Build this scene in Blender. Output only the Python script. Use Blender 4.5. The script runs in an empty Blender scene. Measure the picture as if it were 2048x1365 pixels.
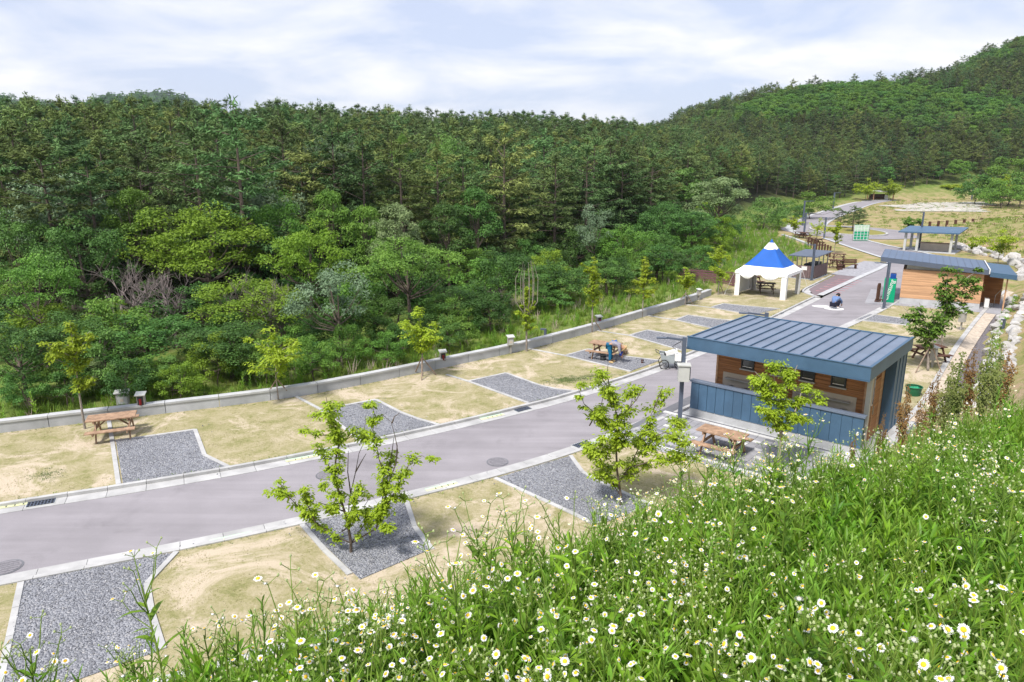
import bpy, math, random
import numpy as np
from mathutils import Vector, Matrix
R = math.radians
rng = random.Random(7)
npr = np.random.RandomState(11)
sc = bpy.context.scene
COL = sc.collection

# ---------------------------------------------------------------- camera, sky, sun, exposure
F_PX, EYE = 1400.0, 9.0                       # focal length in photo pixels, eye height over the camping ground
PITCH = math.atan((682.5 - 335.0) / F_PX)
cam = bpy.data.cameras.new('camera'); cam.sensor_width = 36.0; cam.lens = F_PX / 2048 * 36.0
cam.clip_end = 6000.0; cam.clip_start = 0.05
cob = bpy.data.objects.new('camera', cam); COL.objects.link(cob)
cob.location = (0, 0, EYE); cob.rotation_euler = (math.pi / 2 - PITCH, 0, 0); sc.camera = cob

SUN_EL, SUN_AZ = R(56), R(215)                # azimuth clockwise from +Y (behind the camera, to the left)
world = bpy.data.worlds.new('World'); sc.world = world; world.use_nodes = True
wn, wl = world.node_tree.nodes, world.node_tree.links
wn.clear()
def N(nodes, t, **kw):
    n = nodes.new(t)
    for k, v in kw.items():
        if k.startswith('i_'): n.inputs[k[2:]].default_value = v
        else: setattr(n, k, v)
    return n
wo = N(wn, 'ShaderNodeOutputWorld'); bg = N(wn, 'ShaderNodeBackground')
sky = N(wn, 'ShaderNodeTexSky'); sky.sky_type = 'NISHITA'; sky.sun_disc = False
sky.sun_elevation = SUN_EL; sky.sun_rotation = SUN_AZ; sky.air_density = 1.0; sky.dust_density = 2.0; sky.ozone_density = 1.5
tc = N(wn, 'ShaderNodeTexCoord'); sx = N(wn, 'ShaderNodeSeparateXYZ'); wl.new(tc.outputs['Generated'], sx.inputs[0])
zz = N(wn, 'ShaderNodeMath', operation='MAXIMUM'); wl.new(sx.outputs['Z'], zz.inputs[0]); zz.inputs[1].default_value = 0.0
za = N(wn, 'ShaderNodeMath', operation='ADD'); wl.new(zz.outputs[0], za.inputs[0]); za.inputs[1].default_value = 0.20
dx = N(wn, 'ShaderNodeMath', operation='DIVIDE'); wl.new(sx.outputs['X'], dx.inputs[0]); wl.new(za.outputs[0], dx.inputs[1])
dy = N(wn, 'ShaderNodeMath', operation='DIVIDE'); wl.new(sx.outputs['Y'], dy.inputs[0]); wl.new(za.outputs[0], dy.inputs[1])
cx = N(wn, 'ShaderNodeCombineXYZ'); wl.new(dx.outputs[0], cx.inputs[0]); wl.new(dy.outputs[0], cx.inputs[1])
mp = N(wn, 'ShaderNodeMapping'); wl.new(cx.outputs[0], mp.inputs[0]); mp.inputs['Scale'].default_value = (1.25, 1.35, 1); mp.inputs['Location'].default_value = (3.3, 1.9, 0.0)
n1 = N(wn, 'ShaderNodeTexNoise'); n1.inputs['Scale'].default_value = 1.0; n1.inputs['Detail'].default_value = 9; n1.inputs['Roughness'].default_value = 0.56
n1.inputs['Distortion'].default_value = 0.35; wl.new(mp.outputs[0], n1.inputs[0])
cr = N(wn, 'ShaderNodeValToRGB'); cr.color_ramp.elements[0].position = 0.42; cr.color_ramp.elements[1].position = 0.64
cr.color_ramp.elements[0].color = (0, 0, 0, 1); cr.color_ramp.elements[1].color = (1, 1, 1, 1); wl.new(n1.outputs[0], cr.inputs[0])
# the thin veil of high cloud is one soft tone, the thicker cloud on top of it brighter
skm = N(wn, 'ShaderNodeVectorMath', operation='SCALE'); wl.new(sky.outputs[0], skm.inputs[0]); skm.inputs['Scale'].default_value = 0.08
veil = N(wn, 'ShaderNodeMix', data_type='RGBA'); veil.inputs[0].default_value = 0.72
wl.new(skm.outputs[0], veil.inputs[6]); veil.inputs[7].default_value = (0.335, 0.36, 0.455, 1)
cl = N(wn, 'ShaderNodeMix', data_type='RGBA'); wl.new(cr.outputs[0], cl.inputs[0]); wl.new(veil.outputs[2], cl.inputs[6]); cl.inputs[7].default_value = (0.48, 0.48, 0.49, 1)
wl.new(cl.outputs[2], bg.inputs[0]); bg.inputs[1].default_value = 1.0; wl.new(bg.outputs[0], wo.inputs[0])

sun = bpy.data.lights.new('sun', 'SUN'); sun.energy = 2.3; sun.angle = R(10); sun.color = (1.0, 0.95, 0.87)
so = bpy.data.objects.new('sun', sun); COL.objects.link(so)
sd = Vector((math.sin(SUN_AZ) * math.cos(SUN_EL), math.cos(SUN_AZ) * math.cos(SUN_EL), math.sin(SUN_EL)))
so.rotation_euler = sd.to_track_quat('Z', 'Y').to_euler(); so.location = (0, 0, 60)

vs = sc.view_settings; vs.view_transform = 'Standard'; vs.look = 'None'; vs.exposure = 1.2; vs.gamma = 1.0; vs.use_curve_mapping = False
sc.render.engine = 'CYCLES'
cy = sc.cycles; cy.max_bounces = 4; cy.diffuse_bounces = 3; cy.glossy_bounces = 1; cy.transmission_bounces = 2; cy.transparent_max_bounces = 4
cy.caustics_reflective = False; cy.caustics_refractive = False

# ---------------------------------------------------------------- surveying: a photo pixel whose height above ground is known -> a world point
cP, sP = math.cos(PITCH), math.sin(PITCH)
def g(u, v, z=0.0):
    a, b = (u - 1024) / F_PX, (682.5 - v) / F_PX
    d = (a, cP + b * sP, -sP + b * cP); t = (z - EYE) / d[2]
    return Vector((d[0] * t, d[1] * t, z))
def at(u, v, Y):
    a, b = (u - 1024) / F_PX, (682.5 - v) / F_PX
    d = (a, cP + b * sP, -sP + b * cP); t = Y / d[1]
    return Vector((d[0] * t, Y, EYE + d[2] * t))
def pix(x, y, z):
    z = z - EYE; dep = y * cP - z * sP
    return 1024 + F_PX * x / dep, 682.5 - F_PX * (y * sP + z * cP) / dep, dep

# ---------------------------------------------------------------- mesh helpers
class MB:
    def __init__(s): s.v = []; s.f = []; s.m = []
    def add(s, vs_, fs, mi=0):
        b = len(s.v); s.v.extend([tuple(p) for p in vs_]); s.f.extend([tuple(i + b for i in f) for f in fs]); s.m.extend([mi] * len(fs)); return s
    def pbox(s, o, a, b, c, mi=0):                      # parallelepiped from a corner and three edge vectors
        o, a, b, c = Vector(o), Vector(a), Vector(b), Vector(c)
        if a.cross(b).dot(c) < 0: a, b = b, a
        return s.add([o, o + a, o + a + b, o + b, o + c, o + a + c, o + a + b + c, o + b + c],
                     [(0, 3, 2, 1), (4, 5, 6, 7), (0, 1, 5, 4), (1, 2, 6, 5), (2, 3, 7, 6), (3, 0, 4, 7)], mi)
    def box(s, x0, x1, y0, y1, z0, z1, mi=0): return s.pbox((x0, y0, z0), (x1 - x0, 0, 0), (0, y1 - y0, 0), (0, 0, z1 - z0), mi)
    def bbox(s, x0, x1, y0, y1, z0, z1, b=0.01, mi=0):   # box with chamfered top edges
        vs_ = [(x0, y0, z0), (x1, y0, z0), (x1, y1, z0), (x0, y1, z0), (x0, y0, z1 - b), (x1, y0, z1 - b), (x1, y1, z1 - b), (x0, y1, z1 - b),
               (x0 + b, y0 + b, z1), (x1 - b, y0 + b, z1), (x1 - b, y1 - b, z1), (x0 + b, y1 - b, z1)]
        return s.add(vs_, [(0, 3, 2, 1), (0, 1, 5, 4), (1, 2, 6, 5), (2, 3, 7, 6), (3, 0, 4, 7), (4, 5, 9, 8), (5, 6, 10, 9), (6, 7, 11, 10), (7, 4, 8, 11), (8, 9, 10, 11)], mi)
    def bar(s, p, q, w, h, mi=0, up=(0, 0, 1)):         # rectangular bar from p to q
        p, q = Vector(p), Vector(q); d = q - p; up = Vector(up)
        sd_ = d.cross(up)
        if sd_.length < 1e-5: sd_ = d.cross(Vector((1, 0, 0)))
        sd_.normalize(); u2 = sd_.cross(d).normalized()
        return s.pbox(p - sd_ * w / 2 - u2 * h / 2, d, sd_ * w, u2 * h, mi)
    def tube(s, pts, rad, n=6, mi=0, cap=True):
        pts = [Vector(p) for p in pts]
        if not hasattr(rad, '__len__'): rad = [rad] * len(pts)
        b = len(s.v); ref = Vector((0.31, 0.17, 0.93))
        for i, p in enumerate(pts):
            t = (pts[min(i + 1, len(pts) - 1)] - pts[max(i - 1, 0)])
            t = t.normalized() if t.length > 1e-9 else Vector((0, 0, 1))
            a = t.cross(ref)
            if a.length < 0.05: a = t.cross(Vector((1, 0, 0)))
            a.normalize(); c = t.cross(a)
            for k in range(n):
                an = 2 * math.pi * k / n; s.v.append(tuple(p + (a * math.cos(an) + c * math.sin(an)) * rad[i]))
        for i in range(len(pts) - 1):
            for k in range(n):
                k2 = (k + 1) % n; s.f.append((b + i * n + k, b + i * n + k2, b + (i + 1) * n + k2, b + (i + 1) * n + k)); s.m.append(mi)
        if cap:
            s.f.append(tuple(b + k for k in range(n))[::-1]); s.m.append(mi)
            s.f.append(tuple(b + (len(pts) - 1) * n + k for k in range(n))); s.m.append(mi)
        return s
    def cyl(s, c, r, z0, z1, n=16, mi=0, r2=None):
        return s.tube([(c[0], c[1], z0), (c[0], c[1], z1)], [r, r if r2 is None else r2], n, mi)
    def prism(s, poly, z0, z1, mi=0):
        n = len(poly)
        if sum(poly[i][0] * poly[(i + 1) % n][1] - poly[(i + 1) % n][0] * poly[i][1] for i in range(n)) < 0: poly = poly[::-1]
        vs_ = [(p[0], p[1], z0) for p in poly] + [(p[0], p[1], z1) for p in poly]
        return s.add(vs_, [tuple(range(n))[::-1], tuple(range(n, 2 * n))] + [(i, (i + 1) % n, n + (i + 1) % n, n + i) for i in range(n)], mi)
    def mesh(s, name, mats, smooth=False):
        me = bpy.data.meshes.new(name); me.from_pydata(s.v, [], s.f)
        for m in (mats if isinstance(mats, (list, tuple)) else [mats]): me.materials.append(m)
        if any(s.m): me.polygons.foreach_set('material_index', s.m)
        if smooth: me.polygons.foreach_set('use_smooth', [True] * len(s.f))
        me.update(); return me
    def obj(s, name, mats, parent=None, smooth=False, loc=None):
        return link(bpy.data.objects.new(name, s.mesh(name, mats, smooth)), parent, loc)
def link(o, parent=None, loc=None):
    COL.objects.link(o)
    if parent is not None: o.parent = parent
    if loc is not None: o.location = loc
    return o
def tag(o, label=None, cat=None, group=None, kind=None):
    if label: o['label'] = label
    if cat: o['category'] = cat
    if group: o['group'] = group
    if kind: o['kind'] = kind
    return o
def thing(name, label, cat, loc=(0, 0, 0), rz=0.0, group=None, scale=None):
    o = bpy.data.objects.new(name, None); o.empty_display_size = 0.2; COL.objects.link(o)
    o.location = loc; o.rotation_euler = (0, 0, rz)
    if scale: o.scale = scale if hasattr(scale, '__len__') else (scale,) * 3
    return tag(o, label, cat, group)
def struct(o): o['kind'] = 'structure'; return o
KIDS = {}
def kids(o):
    return [c for c in bpy.data.objects if c.parent is o]
def copy_tree(src, loc, rz, label, group=None, scale=None, children=None):
    c = src.copy(); COL.objects.link(c); c.location = loc; c.rotation_euler = (0, 0, rz); c['label'] = label
    if group: c['group'] = group
    if scale: c.scale = scale if hasattr(scale, '__len__') else (scale,) * 3
    for ch, gk in (children if children is not None else [(k, kids(k)) for k in kids(src)]):
        d = ch.copy(); COL.objects.link(d); d.parent = c
        for gc in gk:
            e = gc.copy(); COL.objects.link(e); e.parent = d
    return c

# ---------------------------------------------------------------- materials
def mat(name, col, rough=0.8, var=0.15, scale=3.0, bump=0.0, bscale=None, metal=0.0, spec=0.3, col2=None, detail=5, thr=(0.35, 0.65), coord='pos', rand=0.0, stretch=None):
    m = bpy.data.materials.new(name); m.use_nodes = True; nt = m.node_tree; nd, lk = nt.nodes, nt.links
    b = nd['Principled BSDF']; b.inputs['Roughness'].default_value = rough; b.inputs['Metallic'].default_value = metal; b.inputs['Specular IOR Level'].default_value = spec
    if coord == 'pos': v = N(nd, 'ShaderNodeNewGeometry').outputs['Position']
    else: v = N(nd, 'ShaderNodeTexCoord').outputs['Object']
    if stretch:
        mpn = N(nd, 'ShaderNodeMapping'); mpn.inputs['Scale'].default_value = stretch; lk.new(v, mpn.inputs[0]); v = mpn.outputs[0]
    n = N(nd, 'ShaderNodeTexNoise'); n.inputs['Scale'].default_value = scale; n.inputs['Detail'].default_value = detail; n.inputs['Roughness'].default_value = 0.6; lk.new(v, n.inputs[0])
    r = N(nd, 'ShaderNodeValToRGB'); r.color_ramp.elements[0].position = thr[0]; r.color_ramp.elements[1].position = thr[1]; lk.new(n.outputs[0], r.inputs[0])
    c = Vector(col)
    a, d = (c * (1 - var), c * (1 + var)) if col2 is None else (c, Vector(col2))
    r.color_ramp.elements[0].color = (*a, 1); r.color_ramp.elements[1].color = (*d, 1)
    out = r.outputs[0]
    if rand:
        oi = N(nd, 'ShaderNodeObjectInfo'); mr = N(nd, 'ShaderNodeMapRange'); mr.inputs[3].default_value = 1 - rand; mr.inputs[4].default_value = 1 + rand
        lk.new(oi.outputs['Random'], mr.inputs[0]); sc_ = N(nd, 'ShaderNodeVectorMath', operation='SCALE'); lk.new(out, sc_.inputs[0]); lk.new(mr.outputs[0], sc_.inputs['Scale']); out = sc_.outputs[0]
    lk.new(out, b.inputs['Base Color'])
    if bump:
        n2 = N(nd, 'ShaderNodeTexNoise'); n2.inputs['Scale'].default_value = bscale or scale * 6; n2.inputs['Detail'].default_value = 4; lk.new(v, n2.inputs[0])
        bp = N(nd, 'ShaderNodeBump'); bp.inputs['Strength'].default_value = bump; bp.inputs['Distance'].default_value = 0.02; lk.new(n2.outputs[0], bp.inputs['Height']); lk.new(bp.outputs[0], b.inputs['Normal'])
    return m
def leaf_mat(name, dark, light, trans=0.35, rand=0.18, scale=0.9, rough=0.55, spec=0.25, huevar=0.012):
    """foliage: clumps of two tones, per-plant shift, light that passes through the blades"""
    m = bpy.data.materials.new(name); m.use_nodes = True; nt = m.node_tree; nd, lk = nt.nodes, nt.links
    b = nd['Principled BSDF']; b.inputs['Roughness'].default_value = rough; b.inputs['Specular IOR Level'].default_value = spec; out = nd['Material Output']
    pos = N(nd, 'ShaderNodeNewGeometry')
    n = N(nd, 'ShaderNodeTexNoise'); n.inputs['Scale'].default_value = scale; n.inputs['Detail'].default_value = 6; n.inputs['Roughness'].default_value = 0.75; lk.new(pos.outputs['Position'], n.inputs[0])
    r = N(nd, 'ShaderNodeValToRGB'); r.color_ramp.elements[0].position = 0.3; r.color_ramp.elements[1].position = 0.68
    r.color_ramp.elements[0].color = (*dark, 1); r.color_ramp.elements[1].color = (*light, 1); lk.new(n.outputs[0], r.inputs[0])
    oi = N(nd, 'ShaderNodeObjectInfo'); mr = N(nd, 'ShaderNodeMapRange'); mr.inputs[3].default_value = 1 - rand; mr.inputs[4].default_value = 1 + rand; lk.new(oi.outputs['Random'], mr.inputs[0])
    hs = N(nd, 'ShaderNodeHueSaturation'); lk.new(r.outputs[0], hs.inputs['Color']); lk.new(mr.outputs[0], hs.inputs['Value'])
    m2 = N(nd, 'ShaderNodeMath', operation='MULTIPLY'); lk.new(oi.outputs['Random'], m2.inputs[0]); m2.inputs[1].default_value = 7.31
    m3 = N(nd, 'ShaderNodeMath', operation='FRACT'); lk.new(m2.outputs[0], m3.inputs[0])
    mh = N(nd, 'ShaderNodeMapRange'); mh.inputs[3].default_value = 0.5 - huevar; mh.inputs[4].default_value = 0.5 + huevar; lk.new(m3.outputs[0], mh.inputs[0]); lk.new(mh.outputs[0], hs.inputs['Hue'])
    lk.new(hs.outputs[0], b.inputs['Base Color'])
    t = N(nd, 'ShaderNodeBsdfTranslucent'); lk.new(hs.outputs[0], t.inputs[0])
    mx = N(nd, 'ShaderNodeMixShader'); mx.inputs[0].default_value = trans; lk.new(b.outputs[0], mx.inputs[1]); lk.new(t.outputs[0], mx.inputs[2]); lk.new(mx.outputs[0], out.inputs[0])
    return m
M = {}
M['concrete'] = mat('concrete', (0.42, 0.43, 0.45), 0.9, 0.14, 1.7, 0.15, 40)
M['concrete_wall'] = mat('wall_concrete', (0.40, 0.415, 0.45), 0.9, 0.14, 1.1, 0.2, 30, rand=0.07)
M['kerb'] = mat('kerb_concrete', (0.41, 0.41, 0.415), 0.9, 0.16, 1.3, 0.15, 40, rand=0.06)
M['asphalt'] = mat('asphalt', (0.265, 0.25, 0.272), 0.92, 0.10, 0.35, 0.25, 60, detail=8, stretch=(1, 1, 1))
M['blue_roof'] = mat('blue_grey_roof', (0.14, 0.178, 0.25), 0.45, 0.10, 0.9, metal=0.0, spec=0.5, rand=0.03)
M['blue_panel'] = mat('blue_panel', (0.060, 0.122, 0.205), 0.45, 0.12, 1.3, spec=0.45, rand=0.05)
M['blue_trim'] = mat('blue_trim', (0.050, 0.105, 0.18), 0.45, 0.05, 1.0, spec=0.45)
M['post_grey'] = mat('grey_blue_post', (0.085, 0.105, 0.15), 0.45, 0.06, 2, spec=0.45)
M['wood_dark'] = mat('wood_cladding', (0.34, 0.155, 0.065), 0.6, 0.32, 2.2, 0.1, 30, detail=6, stretch=(.3, .3, 7))
M['wood_light'] = mat('wood_cladding_pale', (0.52, 0.31, 0.18), 0.65, 0.22, 1.6, 0.1, 30, stretch=(.3, .3, 6))
M['wood_table'] = mat('weathered_table_wood', (0.33, 0.215, 0.145), 0.75, 0.3, 6, 0.1, 50)
M['wood_brown'] = mat('brown_stained_wood', (0.085, 0.04, 0.028), 0.7, 0.3, 6, 0.1, 50)
M['wood_pole'] = mat('stake_wood', (0.24, 0.18, 0.14), 0.85, 0.25, 9, 0.2, 60)
M['bark'] = mat('bark', (0.115, 0.09, 0.075), 0.9, 0.35, 7, 0.4, 30)
M['bark_pale'] = mat('pale_bark', (0.27, 0.235, 0.21), 0.9, 0.25, 7, 0.3, 30)
M['bark_dead'] = mat('dead_wood', (0.20, 0.165, 0.16), 0.9, 0.3, 6, 0.2, 30)
M['steel'] = mat('stainless_steel', (0.55, 0.56, 0.58), 0.32, 0.06, 3, metal=0.85)
M['white_paint'] = mat('white_paint', (0.72, 0.72, 0.73), 0.5, 0.04, 2)
M['grey_paint'] = mat('light_grey_paint', (0.47, 0.48, 0.47), 0.55, 0.07, 3)
M['box_grey'] = mat('warm_grey_box', (0.33, 0.32, 0.30), 0.5, 0.08, 4, rand=0.06)
M['black'] = mat('black_rubber', (0.012, 0.012, 0.014), 0.6, 0.1, 8)
M['dark_metal'] = mat('dark_metal', (0.04, 0.045, 0.05), 0.5, 0.15, 6)
M['glass'] = mat('window_glass', (0.03, 0.037, 0.045), 0.08, 0.1, 2, spec=0.8)
M['tent_white'] = mat('tent_white', (0.83, 0.83, 0.84), 0.75, 0.03, 1)
M['tent_blue'] = mat('tent_blue', (0.012, 0.10, 0.42), 0.65, 0.06, 1)
M['green_sign'] = mat('green_sign', (0.0, 0.30, 0.15), 0.5, 0.05, 3)
M['red'] = mat('red_enamel', (0.22, 0.015, 0.02), 0.4, 0.2, 6)
M['plum'] = mat('plum_stained_wood', (0.155, 0.075, 0.085), 0.7, 0.2, 5)
M['blue_cloth'] = mat('blue_cloth', (0.015, 0.10, 0.22), 0.85, 0.2, 12, coord='obj')
M['pale_blue_cloth'] = mat('pale_blue_cloth', (0.12, 0.19, 0.36), 0.85, 0.2, 12)
M['check_cloth'] = mat('grey_shirt', (0.26, 0.25, 0.30), 0.85, 0.35, 30)
M['navy_cloth'] = mat('navy_cloth', (0.012, 0.014, 0.03), 0.85, 0.2, 12)
M['skin'] = mat('skin', (0.42, 0.25, 0.17), 0.55, 0.06, 8)
M['hair'] = mat('black_hair', (0.012, 0.01, 0.01), 0.5, 0.2, 20)
M['straw'] = mat('straw', (0.55, 0.40, 0.20), 0.8, 0.2, 12)
M['rock'] = mat('pale_granite', (0.40, 0.39, 0.385), 0.85, 0.2, 2.4, 0.5, 9, rand=0.09)
M['zinc'] = mat('zinc_tray', (0.42, 0.47, 0.48), 0.4, 0.12, 5, metal=0.4)
M['tile_beige'] = mat('beige_tiles', (0.52, 0.45, 0.38), 0.5, 0.07, 3)
M['paving'] = mat('grey_paving', (0.29, 0.29, 0.32), 0.9, 0.12, 1.2, 0.1, 40, rand=0.10)
M['paving_dark'] = mat('dark_paving', (0.15, 0.155, 0.175), 0.9, 0.12, 1.2, 0.1, 40, rand=0.1)
M['paving_white'] = mat('white_paving', (0.55, 0.55, 0.56), 0.9, 0.1, 1.2, 0.1, 40, rand=0.05)
M['orange_gold'] = mat('marigold', (0.6, 0.28, 0.02), 0.8, 0.2, 6)
M['yellow'] = mat('yellow_paint', (0.62, 0.63, 0.36), 0.7, 0.1, 10)
M['mint'] = mat('mint_paint', (0.46, 0.62, 0.47), 0.7, 0.1, 10)
M['soil'] = mat('bare_soil', (0.34, 0.215, 0.13), 0.95, 0.2, 1.3, 0.3, 20)
# ---------------------------------------------------------------- ground materials
def ramp(nd, stops):
    r = N(nd, 'ShaderNodeValToRGB'); e = r.color_ramp.elements
    while len(e) < len(stops): e.new(0.5)
    for k, (p, c) in enumerate(stops): e[k].position = p; e[k].color = (*c, 1) if hasattr(c, '__len__') else (c, c, c, 1)
    return r
def noise(nd, lk, v, scale, detail=5, rough=0.6, dist=0.0):
    n = N(nd, 'ShaderNodeTexNoise'); n.inputs['Scale'].default_value = scale; n.inputs['Detail'].default_value = detail
    n.inputs['Roughness'].default_value = rough; n.inputs['Distortion'].default_value = dist; lk.new(v, n.inputs[0]); return n.outputs[0]
def lawn_mat():
    m = bpy.data.materials.new('dry_lawn'); m.use_nodes = True; nd, lk = m.node_tree.nodes, m.node_tree.links
    b = nd['Principled BSDF']; b.inputs['Roughness'].default_value = 0.95; b.inputs['Specular IOR Level'].default_value = 0.1
    v = N(nd, 'ShaderNodeNewGeometry').outputs['Position']
    fine = noise(nd, lk, v, 11.0, 8, 0.8); mid = noise(nd, lk, v, 1.3, 9, 0.72, 0.5)
    mixn = N(nd, 'ShaderNodeMath', operation='MULTIPLY_ADD'); lk.new(fine, mixn.inputs[0]); mixn.inputs[1].default_value = 0.75; lk.new(mid, mixn.inputs[2])
    sc_ = N(nd, 'ShaderNodeMath', operation='MULTIPLY'); lk.new(mixn.outputs[0], sc_.inputs[0]); sc_.inputs[1].default_value = 0.57
    r = ramp(nd, [(0.36, (0.165, 0.175, 0.065)), (0.45, (0.265, 0.25, 0.12)), (0.52, (0.345, 0.305, 0.185)), (0.60, (0.42, 0.365, 0.255))]); lk.new(sc_.outputs[0], r.inputs[0])
    soil = noise(nd, lk, v, 0.42, 10, 0.74, 0.8); rs_ = ramp(nd, [(0.505, 0.0), (0.59, 0.92)]); lk.new(soil, rs_.inputs[0])
    ms = N(nd, 'ShaderNodeMix', data_type='RGBA'); lk.new(rs_.outputs[0], ms.inputs[0]); lk.new(r.outputs[0], ms.inputs[6]); ms.inputs[7].default_value = (0.52, 0.44, 0.345, 1)
    r = type('o', (), dict(outputs=[ms.outputs[2]]))
    # scattered clover patches
    cl_ = noise(nd, lk, v, 0.55, 3, 0.5); r2 = ramp(nd, [(0.70, 0.0), (0.75, 0.8)]); lk.new(cl_, r2.inputs[0])
    mx = N(nd, 'ShaderNodeMix', data_type='RGBA'); lk.new(r2.outputs[0], mx.inputs[0]); lk.new(r.outputs[0], mx.inputs[6]); mx.inputs[7].default_value = (0.075, 0.145, 0.035, 1)
    # grain of single blades
    gr = noise(nd, lk, v, 45.0, 3, 0.8); rg = ramp(nd, [(0.3, 0.72), (0.7, 1.22)]); lk.new(gr, rg.inputs[0])
    mg = N(nd, 'ShaderNodeVectorMath', operation='MULTIPLY'); lk.new(mx.outputs[2], mg.inputs[0]); lk.new(rg.outputs[0], mg.inputs[1])
    lk.new(mg.outputs[0], b.inputs['Base Color'])
    bp = N(nd, 'ShaderNodeBump'); bp.inputs['Strength'].default_value = 0.6; bp.inputs['Distance'].default_value = 0.03; lk.new(fine, bp.inputs['Height']); lk.new(bp.outputs[0], b.inputs['Normal'])
    return m
def gravel_mat():
    m = bpy.data.materials.new('grey_gravel'); m.use_nodes = True; nd, lk = m.node_tree.nodes, m.node_tree.links
    b = nd['Principled BSDF']; b.inputs['Roughness'].default_value = 0.85; b.inputs['Specular IOR Level'].default_value = 0.2
    v = N(nd, 'ShaderNodeNewGeometry').outputs['Position']
    vo = N(nd, 'ShaderNodeTexVoronoi'); vo.inputs['Scale'].default_value = 24.0; lk.new(v, vo.inputs['Vector'])
    hs = N(nd, 'ShaderNodeSeparateColor'); lk.new(vo.outputs['Color'], hs.inputs[0])
    r = ramp(nd, [(0.0, (0.175, 0.18, 0.205)), (0.5, (0.26, 0.27, 0.305)), (0.9, (0.325, 0.335, 0.37)), (1.0, (0.39, 0.385, 0.40))]); lk.new(hs.outputs[0], r.inputs[0])
    e = ramp(nd, [(0.0, 1.15), (0.75, 0.35)]); lk.new(vo.outputs['Distance'], e.inputs[0])
    e.color_ramp.elements[1].position = 0.85
    dm = noise(nd, lk, v, 0.8, 4); rd = ramp(nd, [(0.3, 0.86), (0.7, 1.1)]); lk.new(dm, rd.inputs[0])
    x = N(nd, 'ShaderNodeVectorMath', operation='MULTIPLY'); lk.new(r.outputs[0], x.inputs[0]); lk.new(rd.outputs[0], x.inputs[1]); lk.new(x.outputs[0], b.inputs['Base Color'])
    bp = N(nd, 'ShaderNodeBump'); bp.inputs['Strength'].default_value = 1.0; bp.inputs['Distance'].default_value = 0.05; bp.invert = True; lk.new(vo.outputs['Distance'], bp.inputs['Height']); lk.new(bp.outputs[0], b.inputs['Normal'])
    return m
def terrain_mat():
    """dry bank, weedy slopes and forest floor: one earth whose cover changes with where it lies"""
    m = bpy.data.materials.new('terrain_earth'); m.use_nodes = True; nd, lk = m.node_tree.nodes, m.node_tree.links
    b = nd['Principled BSDF']; b.inputs['Roughness'].default_value = 0.95; b.inputs['Specular IOR Level'].default_value = 0.1
    v = N(nd, 'ShaderNodeNewGeometry').outputs['Position']
    a = N(nd, 'ShaderNodeVertexColor'); a.layer_name = 'cover'
    n_ = noise(nd, lk, v, 0.5, 8, 0.7, 0.3); f_ = noise(nd, lk, v, 7.0, 6, 0.75)
    ad = N(nd, 'ShaderNodeMath', operation='MULTIPLY_ADD'); lk.new(f_, ad.inputs[0]); ad.inputs[1].default_value = 0.45; lk.new(n_, ad.inputs[2])
    dry = ramp(nd, [(0.55, (0.13, 0.17, 0.045)), (0.70, (0.26, 0.24, 0.10)), (0.80, (0.35, 0.27, 0.16)), (0.92, (0.38, 0.27, 0.18))]); lk.new(ad.outputs[0], dry.inputs[0])
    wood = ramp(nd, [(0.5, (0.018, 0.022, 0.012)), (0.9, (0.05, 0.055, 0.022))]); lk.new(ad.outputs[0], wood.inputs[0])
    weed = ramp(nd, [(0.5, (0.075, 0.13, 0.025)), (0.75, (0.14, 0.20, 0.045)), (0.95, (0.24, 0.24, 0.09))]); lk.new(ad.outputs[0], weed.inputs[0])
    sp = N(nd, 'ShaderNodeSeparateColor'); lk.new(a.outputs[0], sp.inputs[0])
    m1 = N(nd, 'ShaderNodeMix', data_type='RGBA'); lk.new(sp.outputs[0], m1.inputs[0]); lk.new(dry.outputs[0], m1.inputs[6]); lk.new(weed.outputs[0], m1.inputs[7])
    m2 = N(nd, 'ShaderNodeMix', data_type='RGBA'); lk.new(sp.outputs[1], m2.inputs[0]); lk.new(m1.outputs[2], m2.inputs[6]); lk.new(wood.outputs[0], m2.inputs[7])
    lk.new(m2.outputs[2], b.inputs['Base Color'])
    bp = N(nd, 'ShaderNodeBump'); bp.inputs['Strength'].default_value = 0.7; bp.inputs['Distance'].default_value = 0.06; lk.new(f_, bp.inputs['Height']); lk.new(bp.outputs[0], b.inputs['Normal'])
    return m
M['lawn'] = lawn_mat(); M['gravel'] = gravel_mat(); M['terrain'] = terrain_mat()
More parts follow.
